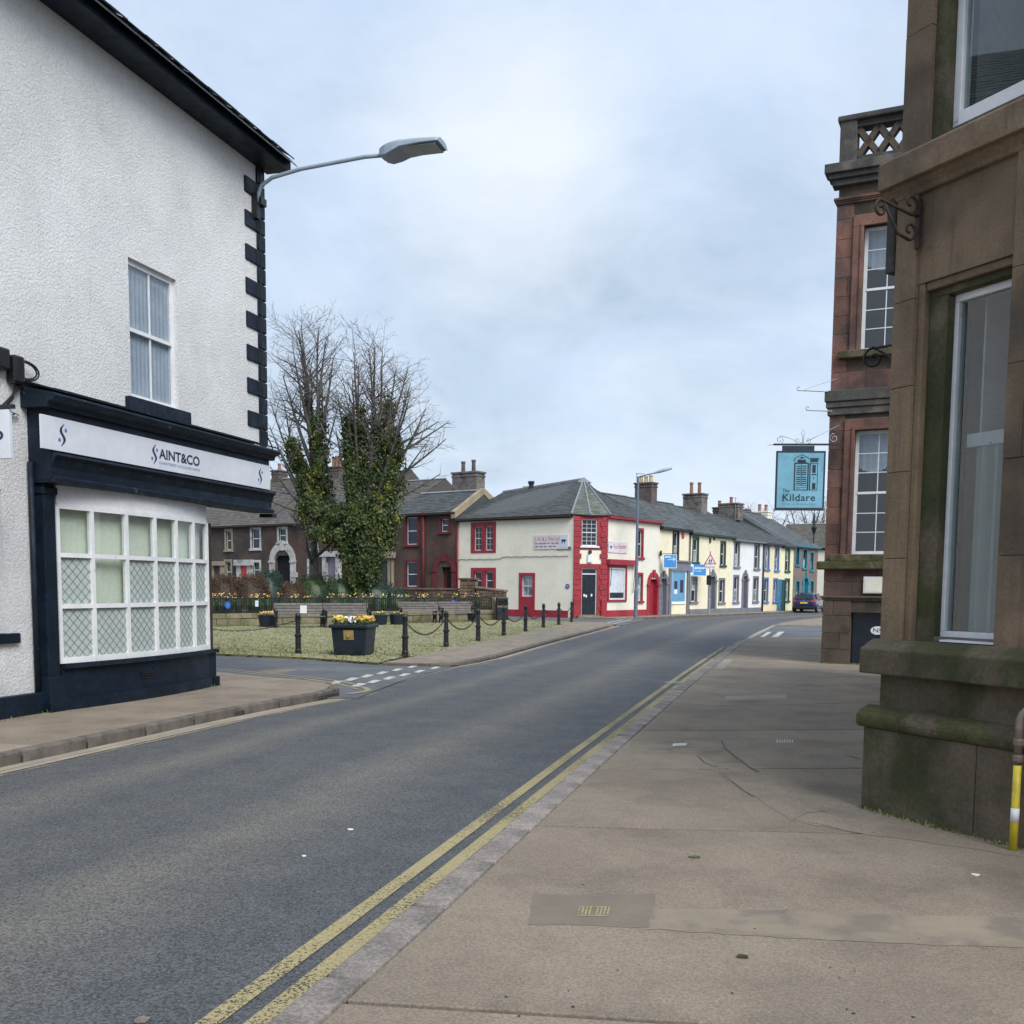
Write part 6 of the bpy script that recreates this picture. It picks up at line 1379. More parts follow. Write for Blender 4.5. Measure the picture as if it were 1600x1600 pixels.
MB().tube([(d2b - .15, -.1, 0), (d2b - .15, -.1, d2e)], .07, 8).build('downpipe', 'chimney_brown', d2, smooth=True)
aw_ = FD.rect(421.5, 845, 462.5, 950)
ah = (FD.px(430, 900)[0], FD.px(456, 900)[0], -.05, FD.px(443, 868)[1])
d3, d3a, d3b, d3e, d3r = dh('dark stone house with a big white quoined carriage arch', 415, 556, 'brown_wall', 'slate_brown', (479, 818), (520, 744), 5.5, [(433, 822, 449.5, 850, 'dirty_white'), (486, 822, 497, 860, 'dirty_white'), (480, 873, 496, 903, 'dirty_white')], [ah], u1=d2a)
ao, _ = archdoor(d3, FD, 421.5, 847, 462.5, 950, 'dirty_white', 'dark_void', 0, True, .3, 'carriage_arch')
for k in range(7):
    for uu in (aw_[0] - .18, aw_[1] - .32):
        if k % 2: MB().box(uu, uu + .5, -.09, .0, .35 + k * .36, .35 + k * .36 + .32).build('quoin', 'dirty_white', ao)
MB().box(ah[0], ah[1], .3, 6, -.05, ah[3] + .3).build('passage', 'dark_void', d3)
pd = FD.rect(512, 870, 530, 950); s = MB()
for uu in (pd[0] - .25, pd[1] - .1): s.box(uu, uu + .35, -.25, .02, 0, pd[3])
s.box(pd[0] - .5, pd[1] + .5, -.35, .02, pd[3], pd[3] + .35); so_ = s.build('door', 'dirty_white', d3); MB().box(pd[0] + .1, pd[1] - .1, -.06, .02, 0, pd[3]).build('door_leaf', 'lilac_grey_paint', so_)
d4, d4a, d4b, d4e, d4r = dh('dark stone house with a red door in a white surround behind the shrubs', 330, 415, 'brown_wall_dark', 'slate_brown', (370, 822), (424, 750), 5.5, [(351, 826, 364, 862, 'buff_stone'), (391, 822, 408, 860, 'dirty_white'), (393, 875, 408, 905, 'dirty_white'), (350, 874, 363, 912, 'buff_stone')], u1=d3a)
pd = FD.rect(378, 886, 388, 950); s = MB()
for uu in (pd[0] - .42, pd[1]): s.box(uu, uu + .42, -.12, .02, 0, pd[3] + .1)
s.box(pd[0] - .55, pd[1] + .6, -.25, .02, pd[3] + .1, pd[3] + .5); so_ = s.build('door', 'dirty_white', d4); MB().box(pd[0], pd[1], -.05, .02, 0, pd[3] + .1).build('door_leaf', 'warn_red', so_)
pd = FD.rect(336, 886, 346, 950); s = MB()
for uu in (pd[0] - .3, pd[1]): s.box(uu, uu + .3, -.12, .02, 0, pd[3] + .1)
s.box(pd[0] - .45, pd[1] + .45, -.25, .02, pd[3] + .1, pd[3] + .4); so_ = s.build('door', 'buff_stone', d4); MB().box(pd[0], pd[1], -.03, .02, 0, pd[3] + .1).build('door_leaf', 'room_dark', so_)
d5, *_ = dh('dark stone house mostly hidden behind the white corner shop', 250, 330, 'brown_wall_dark', 'slate_brown', (330, 824), (424, 750), 5.5, [], u1=d4a, u0=0)
cu0, cz0 = FD.px(437, 750, 5.5); chimney(d4, FD, cu0, 5.5, d4r, .8, .9, FD.px(437, 740, 5.5)[1] - d4r + .1, 1, 'chimney_brown', 'pot_clay', poth=.5)
cu0, cz0 = FD.px(527, 745, 5.5); chimney(d3, FD, cu0, 5.5, d3r, 1.2, .9, max(.5, FD.px(527, 735, 5.5)[1] - d3r), 3, 'chimney_brown', 'pot_clay', poth=.8)
# ------------------------------------------------------------------ the square: wall, railings, benches, tubs, bollards
W0, W1 = Vector((-16.0, 34.35)), Vector((-.84, 50.3)); FW = Frame(W0, W1); LW = FW.len; HW = .50
gw = fthing(FW, 'garden_wall', 'low mossy wall of large stone blocks behind the benches', 'wall')
MB().box(0, LW, .04, .36, -.03, HW - .03).build('core', 'mortar', gw)
z0 = 0
for i, h in enumerate((.30, .20)):
    u = -ru(0, .4)
    while u < LW:
        l = ru(.6, 1.15) if i == 0 else ru(.9, 1.6); a, b = max(u, 0), min(u + l, LW)
        if b - a > .1: MB().box(a + .008, b - .008, -.0 + ru(-.012, .012) - (.03 if i else 0), .38, z0 - .02 * (i == 0), z0 + h - .008).build('coping_stone' if i else 'stone_block', 'stone_block', gw, bevel=.02)
        u += l
    z0 += h
MB().box(LW - .1, LW + .55, -.08, .55, -.03, 1.1).build('end_pier', 'stone_block', gw, bevel=.03)
rl = fthing(FW, 'iron_railings', 'black iron railings standing on the low stone garden wall', 'railings', 0, HW, .18)
HR = .60
MB().box(0, LW - .1, -.02, .02, HR - .05, HR).build('top_rail', 'black_iron', rl); MB().box(0, LW - .1, -.018, .018, .06, .10).build('bottom_rail', 'black_iron', rl)
bar_me = None; nb = 190
for i in range(nb):
    u = (LW - .15) * (i + .5) / nb
    if bar_me is None:
        o = MB().box(-.011, .011, -.011, .011, -.0, HR - .04).build('bar', 'black_iron', rl); bar_me = o.data
    else:
        o = bpy.data.objects.new('bar', bar_me); col.objects.link(o); o.parent = rl
    o.location = (u, 0, 0)
for i in range(10): MB().box(.04 + i * 2.43 - .02, .04 + i * 2.43 + .02, -.02, .02, -.02, HR + .03).build('post', 'black_iron', rl)
# badges hung on the railings
for x, y, m, lab in ((356, 945.5, 'shield_blue', 'round blue badge hung on the railings behind the left tub'), (708.5, 941.5, 'shield_blue', 'round blue badge hung on the railings above the rightmost bench')):
    u_, z_ = FW.px(x, y, .14); o = fthing(FW, 'railing_badge', lab, 'badge', u_, z_, .15)
    mb = MB(); mb.prism([(.125 * cos(2 * pi * k / 16), 0, .14 * sin(2 * pi * k / 16)) for k in range(16)], (0, .02, 0)); mb.build('disc', m, o); mb = MB(); mb.prism([(.05 * cos(2 * pi * k / 5), -.004, .06 * sin(2 * pi * k / 5)) for k in range(5)], (0, .004, 0)); mb.build('emblem', 'sign_blue', o)
u_, z_ = FW.px(402, 943, .14); o = fthing(FW, 'small_notice', 'small pale notice fixed to the railings above the tub', 'notice', u_, z_, .15); MB().box(-.09, .06, 0, .01, -.12, .12).build('sheet', 'fox_blueboard', o)
# garden behind: raised bed and paths
gb = sheet('garden_bed', [FW.w(0, .36).xy, FW.w(LW, .36).xy, FW.w(LW + .3, 4).xy, FW.w(LW - 3, 9).xy, FW.w(-2, 11).xy, FW.w(-6, 6).xy], HW + .02, 'garden_soil')
sheet('garden_path', [FW.w(LW + .5, .5).xy, FW.w(LW + 1, 3).xy, FW.w(LW - 3, 12).xy, FD.w(LD - 1, -.4).xy, FD.w(0, -.4).xy, FW.w(-8, 7).xy, FW.w(-2, 10.5).xy, FW.w(LW - 3.2, 8.8).xy, FW.w(LW, 4).xy], -.005, 'asphalt_side')
# benches
def make_bench(label, pos, ang):
    t = thing('park_bench', label, 'bench', (pos.x, pos.y, .012), ang, 'cast iron park benches')
    Lb = 1.85
    for s in (0, 1):
        u = s * Lb; e = MB()
        e.tube([(u, .02, 0), (u, .06, .2), (u, .04, .42)], .036, 6); e.tube([(u, .52, 0), (u, .46, .2), (u, .5, .42)], .036, 6)
        e.tube([(u, .5, .40), (u, .60, .66), (u, .70, .92)], .036, 6); e.tube([(u, -.02, .62), (u, .25, .65), (u, .48, .62), (u, .6, .70)], .036, 6); e.tube([(u, .02, .40), (u, -.03, .62)], .034, 6); e.tube([(u, .02, .41), (u, .5, .40)], .026, 6)
        e.tube(scroll((u, .26, .22), .13, 1.2, 0, 1, (Vector((0, 1, 0)), Vector((0, 0, 1)))), .026, 5); e.tube(scroll((u, .24, .53), .09, 1.1, pi, 1, (Vector((0, 1, 0)), Vector((0, 0, 1)))), .024, 5); e.tube([(u, .06, .2), (u, .26, .34), (u, .46, .2)], .02, 5)
        e.build('bench_end', 'black_iron', t)
    for k in range(5): MB().box(-.02, Lb + .02, .02 + k * .095, .095 + k * .095, .415, .44).build('seat_slat', 'bench_wood', t, bevel=.006)
    for k in range(4):
        y = .545 + k * .042; z = .52 + k * .105; mb = MB(); mb.poly([(-.02, y, z), (Lb + .02, y, z), (Lb + .02, y + .028, z + .085), (-.02, y + .028, z + .085), (-.02, y + .025, z - .01), (Lb + .02, y + .025, z - .01), (Lb + .02, y + .053, z + .075), (-.02, y + .053, z + .075)], [(0, 1, 2, 3), (4, 7, 6, 5), (0, 4, 5, 1), (3, 2, 6, 7), (0, 3, 7, 4), (1, 5, 6, 2)]); mb.build('back_slat', 'bench_wood', t)
    return t
for (x0, y0, x1, y1), lab in (((437, 983, 505, 980.5), 'leftmost of the four grey slatted benches, with white paper on it'), ((512, 981.5, 572, 979.5), 'second grey slatted bench, behind the big black planter'),
                              ((633, 975, 686, 973.5), 'third grey slatted bench, right of the two tubs'), ((687, 973.5, 738, 972.5), 'rightmost grey slatted bench, in front of the blue badge')):
    q = (G(x0, y0) + G(x1, y1)) / 2; f_ = FW.o; vv = (q - FW.o).dot(FW.n); uu = (q - FW.o).dot(FW.u); an = FW.ang * .45; d = Vector((cos(an), sin(an))); make_bench(lab, q - d * .92, an)
qn = G(469, 985); nt_ = thing('paper_notice', 'white sheet of paper on the back of the leftmost bench', 'paper', (qn.x, qn.y + .62, .72)); MB().box(-.12, .12, 0, .01, -.12, .16).build('sheet', 'paper', nt_)
# flower helpers
def clump(mb_leaf, mb_pet, c, r, h, nl, np_, seed=None):
    for i in range(nl):
        a = ru(0, 2 * pi); q = r * sqrt(rnd()); p = Vector((c[0] + cos(a) * q, c[1] + sin(a) * q, c[2] + ru(0, h * .7))); s = ru(.02, .045)
        d = Vector((ru(-1, 1), ru(-1, 1), ru(-.2, 1))).normalized() * s; e = d.orthogonal().normalized() * s * .6; mb_leaf.face([p - e, p + d, p + e, p - d * .4])
    for i in range(np_):
        a = ru(0, 2 * pi); q = r * sqrt(rnd()); p = Vector((c[0] + cos(a) * q, c[1] + sin(a) * q, c[2] + h * ru(.55, 1.1))); s = ru(.022, .04)
        nrm = Vector((ru(-.6, .6), ru(-1, .1), ru(.2, 1))).normalized(); u = nrm.orthogonal().normalized(); v = nrm.cross(u); t = rnd()
        mb_pet.face([p + (u * cos(2 * pi * k / 5) + v * sin(2 * pi * k / 5)) * s for k in range(5)], t); mb_pet.face([p + nrm * .006 + (u * cos(2 * pi * k / 5 + .6) + v * sin(2 * pi * k / 5 + .6)) * s * .75 for k in range(5)], t * .8)
# pansies along the top of the bed
xs = sorted([331, 345, 358, 372, 396, 405, 418, 438, 456, 480, 521, 538, 552, 570, 583, 620, 655, 665, 690, 711, 746, 600, 637, 727])
ORD = 'first second third fourth fifth sixth seventh eighth ninth tenth eleventh twelfth thirteenth fourteenth fifteenth sixteenth seventeenth eighteenth nineteenth twentieth'.split() + ['twenty-' + k for k in ('first', 'second', 'third', 'fourth')]
for i, x in enumerate(xs):
    u_, _ = FW.px(x, 928, .75); big = .28 if x in (345, 396, 456, 521, 570, 620, 655) else .17
    q = FW.w(u_, .75, HW); o = thing('pansy_clump', ORD[i] + ' clump of ' + ('orange' if i % 3 else 'yellow') + ' pansies from the left along the railings', 'flowers', (q.x, q.y, HW), 0, 'pansy clumps in the garden bed')
    a, b = MB(), MB(); clump(a, b, (0, 0, .28), big, .46, int(300 * big / .2), int(13 * big / .2)); mb = MB(); mb.lathe([(big * .8, 0), (big, .3), (big * .6, .55), (.02, .62)], 8); mb.build('foliage_core', 'shrub_green', o); a.build('foliage', 'leaf_green', o); b.build('blooms', 'petal_orange' if i % 3 else 'petal_yellow', o)
# round tubs
for x, y, w_, pm, lab in ((415.5, 980, 29, 'petal_orange', 'round black tub with orange flowers left of the benches'), (592, 977, 25, None, 'left one of two adjoining black tubs between the benches'), (619.5, 976.5, 25, None, 'right one of two adjoining black tubs between the benches'), (739, 971, 19, None, 'black tub at the right end of the benches')):
    q = G(x, y); r = w_ / 2 / FPX * q.y; h = r * 1.25; o = thing('flower_tub', lab, 'planter', (q.x, q.y + r * .8, .012), 0, 'round black flower tubs')
    MB().lathe([(r * .82, 0), (r * .86, .05), (r, h * .9), (r * 1.04, h * .92), (r * 1.04, h), (r * .93, h), (r * .9, h * .88)], 20).build('tub', 'planter_navy', o, smooth=False); MB().lathe([(r * .92, h * .84), (r * .5, h * .92), (.01, h * .95)], 14).build('soil', 'garden_soil', o)
    a, b = MB(), MB(); clump(a, b, (0, 0, h * .92), r * .8, .16, 190, 60 if pm else 8); a.build('foliage', 'leaf_green', o); b.build('blooms', pm or 'petal_yellow', o)
# big square planter with brass plaque
q = (G(522, 1025) + G(576, 1025)) / 2; wb_, wt_, hp = .74, .88, .71
bp_ = thing('square_planter', 'large square black planter with a brass plaque and mixed flowers', 'planter', (q.x, q.y + .4, .01), radians(-8))
mb = MB(); V = []
for z, w in ((.0, wb_), (hp * .9, wt_ * .96)): V += [(-w / 2, -w / 2, z), (w / 2, -w / 2, z), (w / 2, w / 2, z), (-w / 2, w / 2, z)]
mb.poly(V, [(0, 3, 2, 1), (4, 5, 6, 7), (0, 1, 5, 4), (1, 2, 6, 5), (2, 3, 7, 6), (3, 0, 4, 7)]); mb.build('body', 'planter_navy', bp_, bevel=.03)
mb = MB(); w = wt_ / 2 + .03; ring_ = [(-w, -w), (w, -w), (w, w), (-w, w)]; mb.box(-w, w, -w, -w + .07, hp * .88, hp); mb.box(-w, w, w - .07, w, hp * .88, hp); mb.box(-w, -w + .07, -w + .07, w - .07, hp * .88, hp); mb.box(w - .07, w, -w + .07, w - .07, hp * .88, hp); mb.build('rim', 'planter_navy', bp_, bevel=.02)
yp = -wb_ / 2 - (wt_ * .96 - wb_) / 2 * .62; mb = MB(); mb.poly([(-.12, yp - .012, .36), (.12, yp - .012, .36), (.12, yp - .03, .58), (-.12, yp - .03, .58)], [(0, 1, 2, 3)]); mb.build('plaque', 'brass', bp_)
mb = MB(); mb.prism([(.05 * cos(2 * pi * k / 10) + 0, yp - .05, .47 + .06 * sin(2 * pi * k / 10)) for k in range(10)], (0, .03, 0)); mb.build('crest', 'brass', bp_)
for du in (-.22, .14): MB().box(du, du + .15, -wb_ / 2 - .02, -wb_ / 2 + .05, .0, .11).build('foot_slot', 'dark_void', bp_)
MB().box(-.4, .4, -.4, .4, hp * .84, hp * .93).build('soil', 'garden_soil', bp_)
for cx, cy, pm in ((-.28, -.25, 'petal_yellow'), (-.3, .15, 'petal_white'), (.02, -.3, 'petal_white'), (.05, -.05, 'petal_red'), (.28, -.26, 'petal_yellow'), (.32, .1, 'petal_orange'), (-.05, .25, 'petal_red'), (.15, -.12, 'petal_red')):
    a, b = MB(), MB(); clump(a, b, (cx, cy, hp * .92), .16, .22, 130, 46); a.build('foliage', 'leaf_green', bp_); b.build('blooms', pm, bp_)
# bollards and the chains between them
def make_bollard(loc, label):
    o = thing('bollard', label, 'bollard', loc, 0, 'black bollards round the square')
    MB().lathe([(.075, -.02), (.075, .10), (.068, .12), (.066, .40), (.085, .42), (.085, .46), (.06, .48), (.055, .80), (.075, .82), (.075, .85)], 12).build('post', 'black_iron', o, smooth=False)
    MB().lathe([(.05, .85), (.066, .88), (.06, .93), (.03, .965), (.005, .97)], 12).build('cap', 'black_iron', o, smooth=True); return o
BP = [(466, 1022), (633, 1025), (697, 1011.5), (747, 1002), (787, 993.6), (821, 987), (849, 981), (873, 976.6), (893, 972.4)]
bl = ['black bollard left of the square planter', 'black bollard nearest the road, right of the square planter', 'second black bollard right of the planter', 'third black bollard right of the planter', 'fourth black bollard right of the planter, by the litter bin', 'fifth black bollard right of the planter', 'sixth black bollard right of the planter', 'seventh black bollard right of the planter', 'farthest black bollard, before the red corner']
BW = [G(*p) for p in BP]; bo = make_bollard((*BW[0], .0), bl[0])
for p, l in zip(BW[1:], bl[1:]):
    c = copy_tree(bo); c.location = (*p, .0); c['label'] = l
ends = list(zip(BW[1:], BW[2:])) + [(BW[0], Vector((BW[0].x - 3.6, BW[0].y + 1.6)))]
b9 = copy_tree(bo); b9.location = (*ends[-1][1], 0); b9['label'] = 'black bollard hidden behind the corner shop'
for k, (p, q) in enumerate(ends):
    o = thing('chain', ('sagging chain after bollard %s from the planter' % ['one', 'two', 'three', 'four', 'five', 'six', 'seven'][k]) if k < 7 else 'sagging chain running left from the bollard beside the shop', 'chain', (p.x, p.y, 0), 0, 'chains between the bollards')
    d = q - p; n = 46; sag = .38 if k < 5 else .3; pts = [Vector((d.x * i / n, d.y * i / n, .80 - sag * (1 - (2 * i / n - 1) ** 2))) for i in range(n + 1)]
    mb = MB()
    for i, (a, b) in enumerate(zip(pts, pts[1:])):
        e = (b - a).normalized(); s = Vector((-e.y, e.x, 0)).normalized() if i % 2 else e.cross(Vector((-e.y, e.x, 0)).normalized()); c = (a + b) / 2; l = (b - a).length * .72
        mb.tube([c - e * l * .9, c - e * l * .5 + s * .018, c + e * l * .5 + s * .018, c + e * l * .9, c + e * l * .5 - s * .018, c - e * l * .5 - s * .018, c - e * l * .9], .007, 4, cap=False)
    o2 = mb.build('links', 'rust_iron', o); o2['kind'] = 'stuff'
# litter bin
q = G(784, 969.5); lb = thing('litter_bin', 'square dark litter bin at the end of the railings', 'bin', (q.x, q.y + .3, 0), radians(8))
MB().box(-.27, .27, -.27, .27, 0, .72).build('body', 'planter_navy', lb, bevel=.02); MB().box(-.27, .27, -.27, .27, .96, 1.12).build('hood', 'planter_navy', lb, bevel=.04)
for sx in (-1, 1): MB().box(sx * .27 - (.06 if sx > 0 else 0), sx * .27 + (.06 if sx < 0 else 0), -.26, .26, .72, .96).build('side_post', 'planter_navy', lb)
MB().box(-.2, .2, -.24, .24, .72, .95).build('opening', 'dark_void', lb); MB().box(-.25, .25, -.276, -.27, .64, .67).build('band', 'brass', lb)
# rubble walls by the cream house
def rubble(label, p0, p1, h0, h1, th=.4):
    f = Frame(p0, p1); o = fthing(f, 'rubble_wall', label, 'wall'); L_ = f.len
    MB().prism([(0.02, .03, -.02), (L_ - .02, .03, -.02), (L_ - .02, .03, h1 - .05), (.02, .03, h0 - .05)], (0, th - .06, 0)).build('core', 'mortar', o)
    z = 0
    while z < max(h0, h1) - .02:
        h = ru(.12, .2); u = 0
        while u < L_ - .02:
            l = ru(.18, .42); e = min(u + l, L_); top = h0 + (h1 - h0) * (u + e) / 2 / L_
            if z + h < top + .06: MB().box(u + .008, e - .008, ru(-.02, .02), th, z, z + h - .012).build('stone', 'rubble', o, bevel=.025)
            u = e
        z += h
    MB().prism([(-.05, -.05, h0 - .02), (L_ + .05, -.05, h1 - .02), (L_ + .05, -.05, h1 + .08), (-.05, -.05, h0 + .08)], (0, th + .1, 0)).build('coping', 'rubble', o, bevel=.02); return o
ya = 52.2; X_ = lambda x, y: (x - 800) / FPX * y * 1.0
zt = lambda y, d: EYE + (917.3 - y) * d / FPX
rubble('tall rubble stone pier in front of the red arch', (X_(717, ya), ya), (X_(742, ya), ya - .3), zt(906, ya), zt(906, ya))
rubble('stepped rubble wall running from the pier towards the cream house', (X_(743, 51.8), 51.8), (X_(786, 51.2), 51.2), zt(919, 51.8), zt(924, 51.2))
rubble('low mossy stone wall in front of the red arched house', (X_(618, 55), 55), (X_(716, 52.6), 52.6), zt(922, 55), zt(922, 52.6))

# ------------------------------------------------------------------ shrubs
def shrub(label, x, ytop, w_, d, m, n, flat=1.0, name='shrub', base=HW):
    c = Vector((X_(x, d), d)); rx = w_ / 2 / FPX * d; ht = zt(ytop, d) - base; o = thing(name, label, 'shrub', (c.x, c.y, base), 0)
    core = MB(); ns, nr = 12, 7
    core.lathe([(max(.02, rx * .9 * sqrt(max(0, 1 - (k / nr) ** 2.4))), ht * .93 * k / nr) for k in range(nr + 1)], ns); core.build('core', 'dark_void' if False else m, o)
    lf = MB()
    for i in range(n):
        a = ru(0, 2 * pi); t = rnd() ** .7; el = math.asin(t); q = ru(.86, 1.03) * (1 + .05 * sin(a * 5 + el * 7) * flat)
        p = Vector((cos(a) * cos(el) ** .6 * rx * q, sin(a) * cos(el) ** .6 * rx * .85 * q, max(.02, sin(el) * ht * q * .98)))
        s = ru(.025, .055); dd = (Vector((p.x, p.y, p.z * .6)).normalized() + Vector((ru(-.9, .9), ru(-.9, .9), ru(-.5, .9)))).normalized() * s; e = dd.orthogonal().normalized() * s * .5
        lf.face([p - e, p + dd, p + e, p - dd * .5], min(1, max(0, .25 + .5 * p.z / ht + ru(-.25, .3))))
    lf.build('foliage', m, o)
    st = MB(); [st.tube([(ru(-.05, .05), ru(-.05, .05), -.02), (ru(-.4, .4) * rx, ru(-.3, .3) * rx, ht * .6)], [.03, .012], 5) for _ in range(4)]; st.build('stem', 'bark', o); return o
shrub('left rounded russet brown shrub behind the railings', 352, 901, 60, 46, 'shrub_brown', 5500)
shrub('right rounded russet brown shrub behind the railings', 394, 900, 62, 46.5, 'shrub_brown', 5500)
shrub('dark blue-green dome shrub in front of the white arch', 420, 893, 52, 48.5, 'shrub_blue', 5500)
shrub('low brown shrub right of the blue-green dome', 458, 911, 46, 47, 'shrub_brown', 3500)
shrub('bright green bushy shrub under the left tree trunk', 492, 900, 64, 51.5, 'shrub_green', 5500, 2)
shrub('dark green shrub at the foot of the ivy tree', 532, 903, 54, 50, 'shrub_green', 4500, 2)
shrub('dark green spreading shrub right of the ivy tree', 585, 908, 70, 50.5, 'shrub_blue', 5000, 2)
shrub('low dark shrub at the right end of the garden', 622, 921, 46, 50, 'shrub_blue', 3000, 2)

# ------------------------------------------------------------------ trees
def limb(segs, p, d, r, L_, lvl, up, tip=.003, wig=.10, n=None):
    """one branch as a curved path; returns its points"""
    n = n or max(4, int(L_ / (.55 if lvl < 2 else .35))); pts = [Vector(p)]; dirs = []; d = Vector(d).normalized()
    for i in range(n):
        d = (d + Vector((ru(-wig, wig), ru(-wig, wig), ru(-wig, wig) + up)) * (1.0 if lvl else .6)).normalized(); pts.append(pts[-1] + d * (L_ / n)); dirs.append(d.copy())
    rad = [r + (max(tip, r * .07) - r) * (i / n) ** .9 for i in range(n + 1)]
    segs.append((pts, rad, lvl)); return pts, dirs, rad
def twigs(segs, pts, dirs, rad, L_, lvl, maxl, dens, up, spread=.75, start=.2):
    if lvl > maxl: return
    n = len(dirs)
    cnt = max(2, int(L_ * dens[lvl - 1] + rnd()))
    for k in range(cnt):
        t = start + (1 - start) * (k + rnd()) / cnt; i = min(int(t * n), n - 1); base = pts[i].lerp(pts[i + 1], rnd()); dd = dirs[i]
        s = dd.orthogonal().normalized(); s.rotate(Matrix.Rotation(ru(0, 2 * pi), 3, dd)); nd = (dd * ru(.55, 1.0) + s * ru(.5, 1.1) * spread).normalized()
        l2 = L_ * ru(.28, .50) * (1.1 - .5 * t); r2 = min(rad[i] * .6, max(.004, rad[i] * ru(.35, .6)))
        if l2 < .25: continue
        q = limb(segs, base, nd, r2, l2, lvl, up, .0035, .16); twigs(segs, *q, l2, lvl + 1, maxl, dens, up, spread, .15)
def tree(label, base, leaders, ivyspots, maxl=4, dens=(2.5, 3.3, 4.2, 3.6), name='ivy_tree', trunkm='bark', barkr=1, nleaf=0):
    o = thing(name, label, 'tree', base); segs = []; lead = []
    for (p, d, r, L_, up) in leaders:
        q = limb(segs, p, d, r, L_, 0, up, .02, .05, max(8, int(L_ / .6))); lead.append((q, L_))
    for q, L_ in lead: twigs(segs, *q, L_, 1, maxl, dens, .025, 1.1, .36)
    tk, br, tw = MB(), MB(), MB()
    for pts, rad, lvl in segs:
        if lvl == 0: tk.tube(pts, rad, 8)
        elif lvl <= 1: br.tube(pts, rad, 5)
        else: tw.tube(pts, [max(x, .006) for x in rad], 3, cap=False)
    tk.build('trunk', trunkm, o, smooth=True); x = br.build('branches', trunkm, o, smooth=True); x['kind'] = 'stuff'; x = tw.build('twigs', 'twig', o); x['kind'] = 'stuff'
    return o, lead
def ivy(o, paths, n, s0=.045, s1=.10):
    """leaf cover in hanging clumps wound round limbs: list of (points, thickness at start, at end, share)"""
    lf = MB(); tot = sum(w for *_, w in paths); per = 42
    for pts, rad0, rad1, w in paths:
        ph = ru(0, 6)
        for c in range(int(n * w / tot / per)):
            t = rnd() ** .85; j = t * (len(pts) - 1); a = int(j); b = min(a + 1, len(pts) - 1); p = pts[a].lerp(pts[b], j - a); rr = rad0 + (rad1 - rad0) * t; an = ru(0, 2 * pi)
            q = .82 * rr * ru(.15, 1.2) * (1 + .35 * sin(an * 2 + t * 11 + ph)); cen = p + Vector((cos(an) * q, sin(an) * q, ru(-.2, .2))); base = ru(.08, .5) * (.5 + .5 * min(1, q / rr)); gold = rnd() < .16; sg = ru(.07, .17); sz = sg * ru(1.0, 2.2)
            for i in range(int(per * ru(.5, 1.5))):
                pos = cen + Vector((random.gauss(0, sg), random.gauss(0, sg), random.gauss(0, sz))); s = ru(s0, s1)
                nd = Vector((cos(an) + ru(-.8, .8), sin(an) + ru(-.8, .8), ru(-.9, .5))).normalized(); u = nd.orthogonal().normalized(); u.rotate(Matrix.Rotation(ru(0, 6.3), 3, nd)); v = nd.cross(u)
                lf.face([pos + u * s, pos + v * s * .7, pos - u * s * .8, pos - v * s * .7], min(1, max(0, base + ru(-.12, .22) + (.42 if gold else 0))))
    return lf.build('ivy', 'ivy', o)
def at_px(x, y, d): r = ray(x, y); t = d / r.y; return Vector((r.x * t, r.y * t, EYE + r.z * t))
TD = 51.5; b1 = at_px(489, 915, TD); b1.z = HW
def rel(x, y, dd=0): return at_px(x, y, TD + dd) - Vector((b1.x, b1.y, b1.z))
def vec(a, b): return (b - a)
def leader(x0, y0, x1, y1, r, up=.02, dd0=0, dd1=0, rr=rel):
    a, b = rr(x0, y0, dd0), rr(x1, y1 + 30 * (y1 < 660), dd1); return (a, vec(a, b), r, (b - a).length, up)
random.seed(21)
L1 = [(Vector((0, 0, -.1)), vec(Vector((0, 0, -.1)), rel(496, 760)), .36, (rel(496, 760)).length, .0),
      leader(496, 780, 480, 476, .22, .0), leader(494, 720, 503, 500, .15, .01, 0, 1), leader(490, 700, 455, 520, .13, .03, 0, -1), leader(492, 740, 432, 560, .13, .06, 0, .5), leader(488, 720, 470, 500, .12, .02, 0, 1.5), leader(497, 700, 527, 530, .12, .04, 0, -.5), leader(480, 800, 416, 640, .11, .05, 0, -1.5), leader(484, 790, 424, 700, .09, .02), leader(486, 810, 405, 770, .08, -.01, 0, -2), leader(498, 730, 515, 560, .1, .02, 0, 2), leader(470, 770, 440, 600, .09, .04, 0, 2), leader(495, 690, 465, 490, .1, .02, 0, .6), leader(497, 690, 495, 480, .1, .0, 0, -1), leader(482, 780, 412, 600, .09, .06, 0, .4), leader(499, 740, 540, 600, .08, .05, 0, .8), leader(478, 800, 418, 735, .07, .02, 0, 1)]
t1, ld1 = tree('tall bare tree with ivy on its trunk, left of the pair', (b1.x, b1.y, b1.z), L1, None)
P = lambda *xs: [rel(x, y, d) for x, y, d in xs]
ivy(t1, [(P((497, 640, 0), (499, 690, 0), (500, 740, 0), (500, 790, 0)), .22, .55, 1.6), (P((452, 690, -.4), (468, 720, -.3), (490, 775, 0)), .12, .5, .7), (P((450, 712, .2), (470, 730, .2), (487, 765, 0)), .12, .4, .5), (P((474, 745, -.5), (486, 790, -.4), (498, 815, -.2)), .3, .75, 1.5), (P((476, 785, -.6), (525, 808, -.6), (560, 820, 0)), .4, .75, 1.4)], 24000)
TD2 = 50.0; b2_ = at_px(563, 920, TD2); b2_.z = HW
def rel2(x, y, dd=0): return at_px(x, y, TD2 + dd) - Vector((b2_.x, b2_.y, b2_.z))
l2 = lambda *a, **k: leader(*a, rr=rel2, **k)
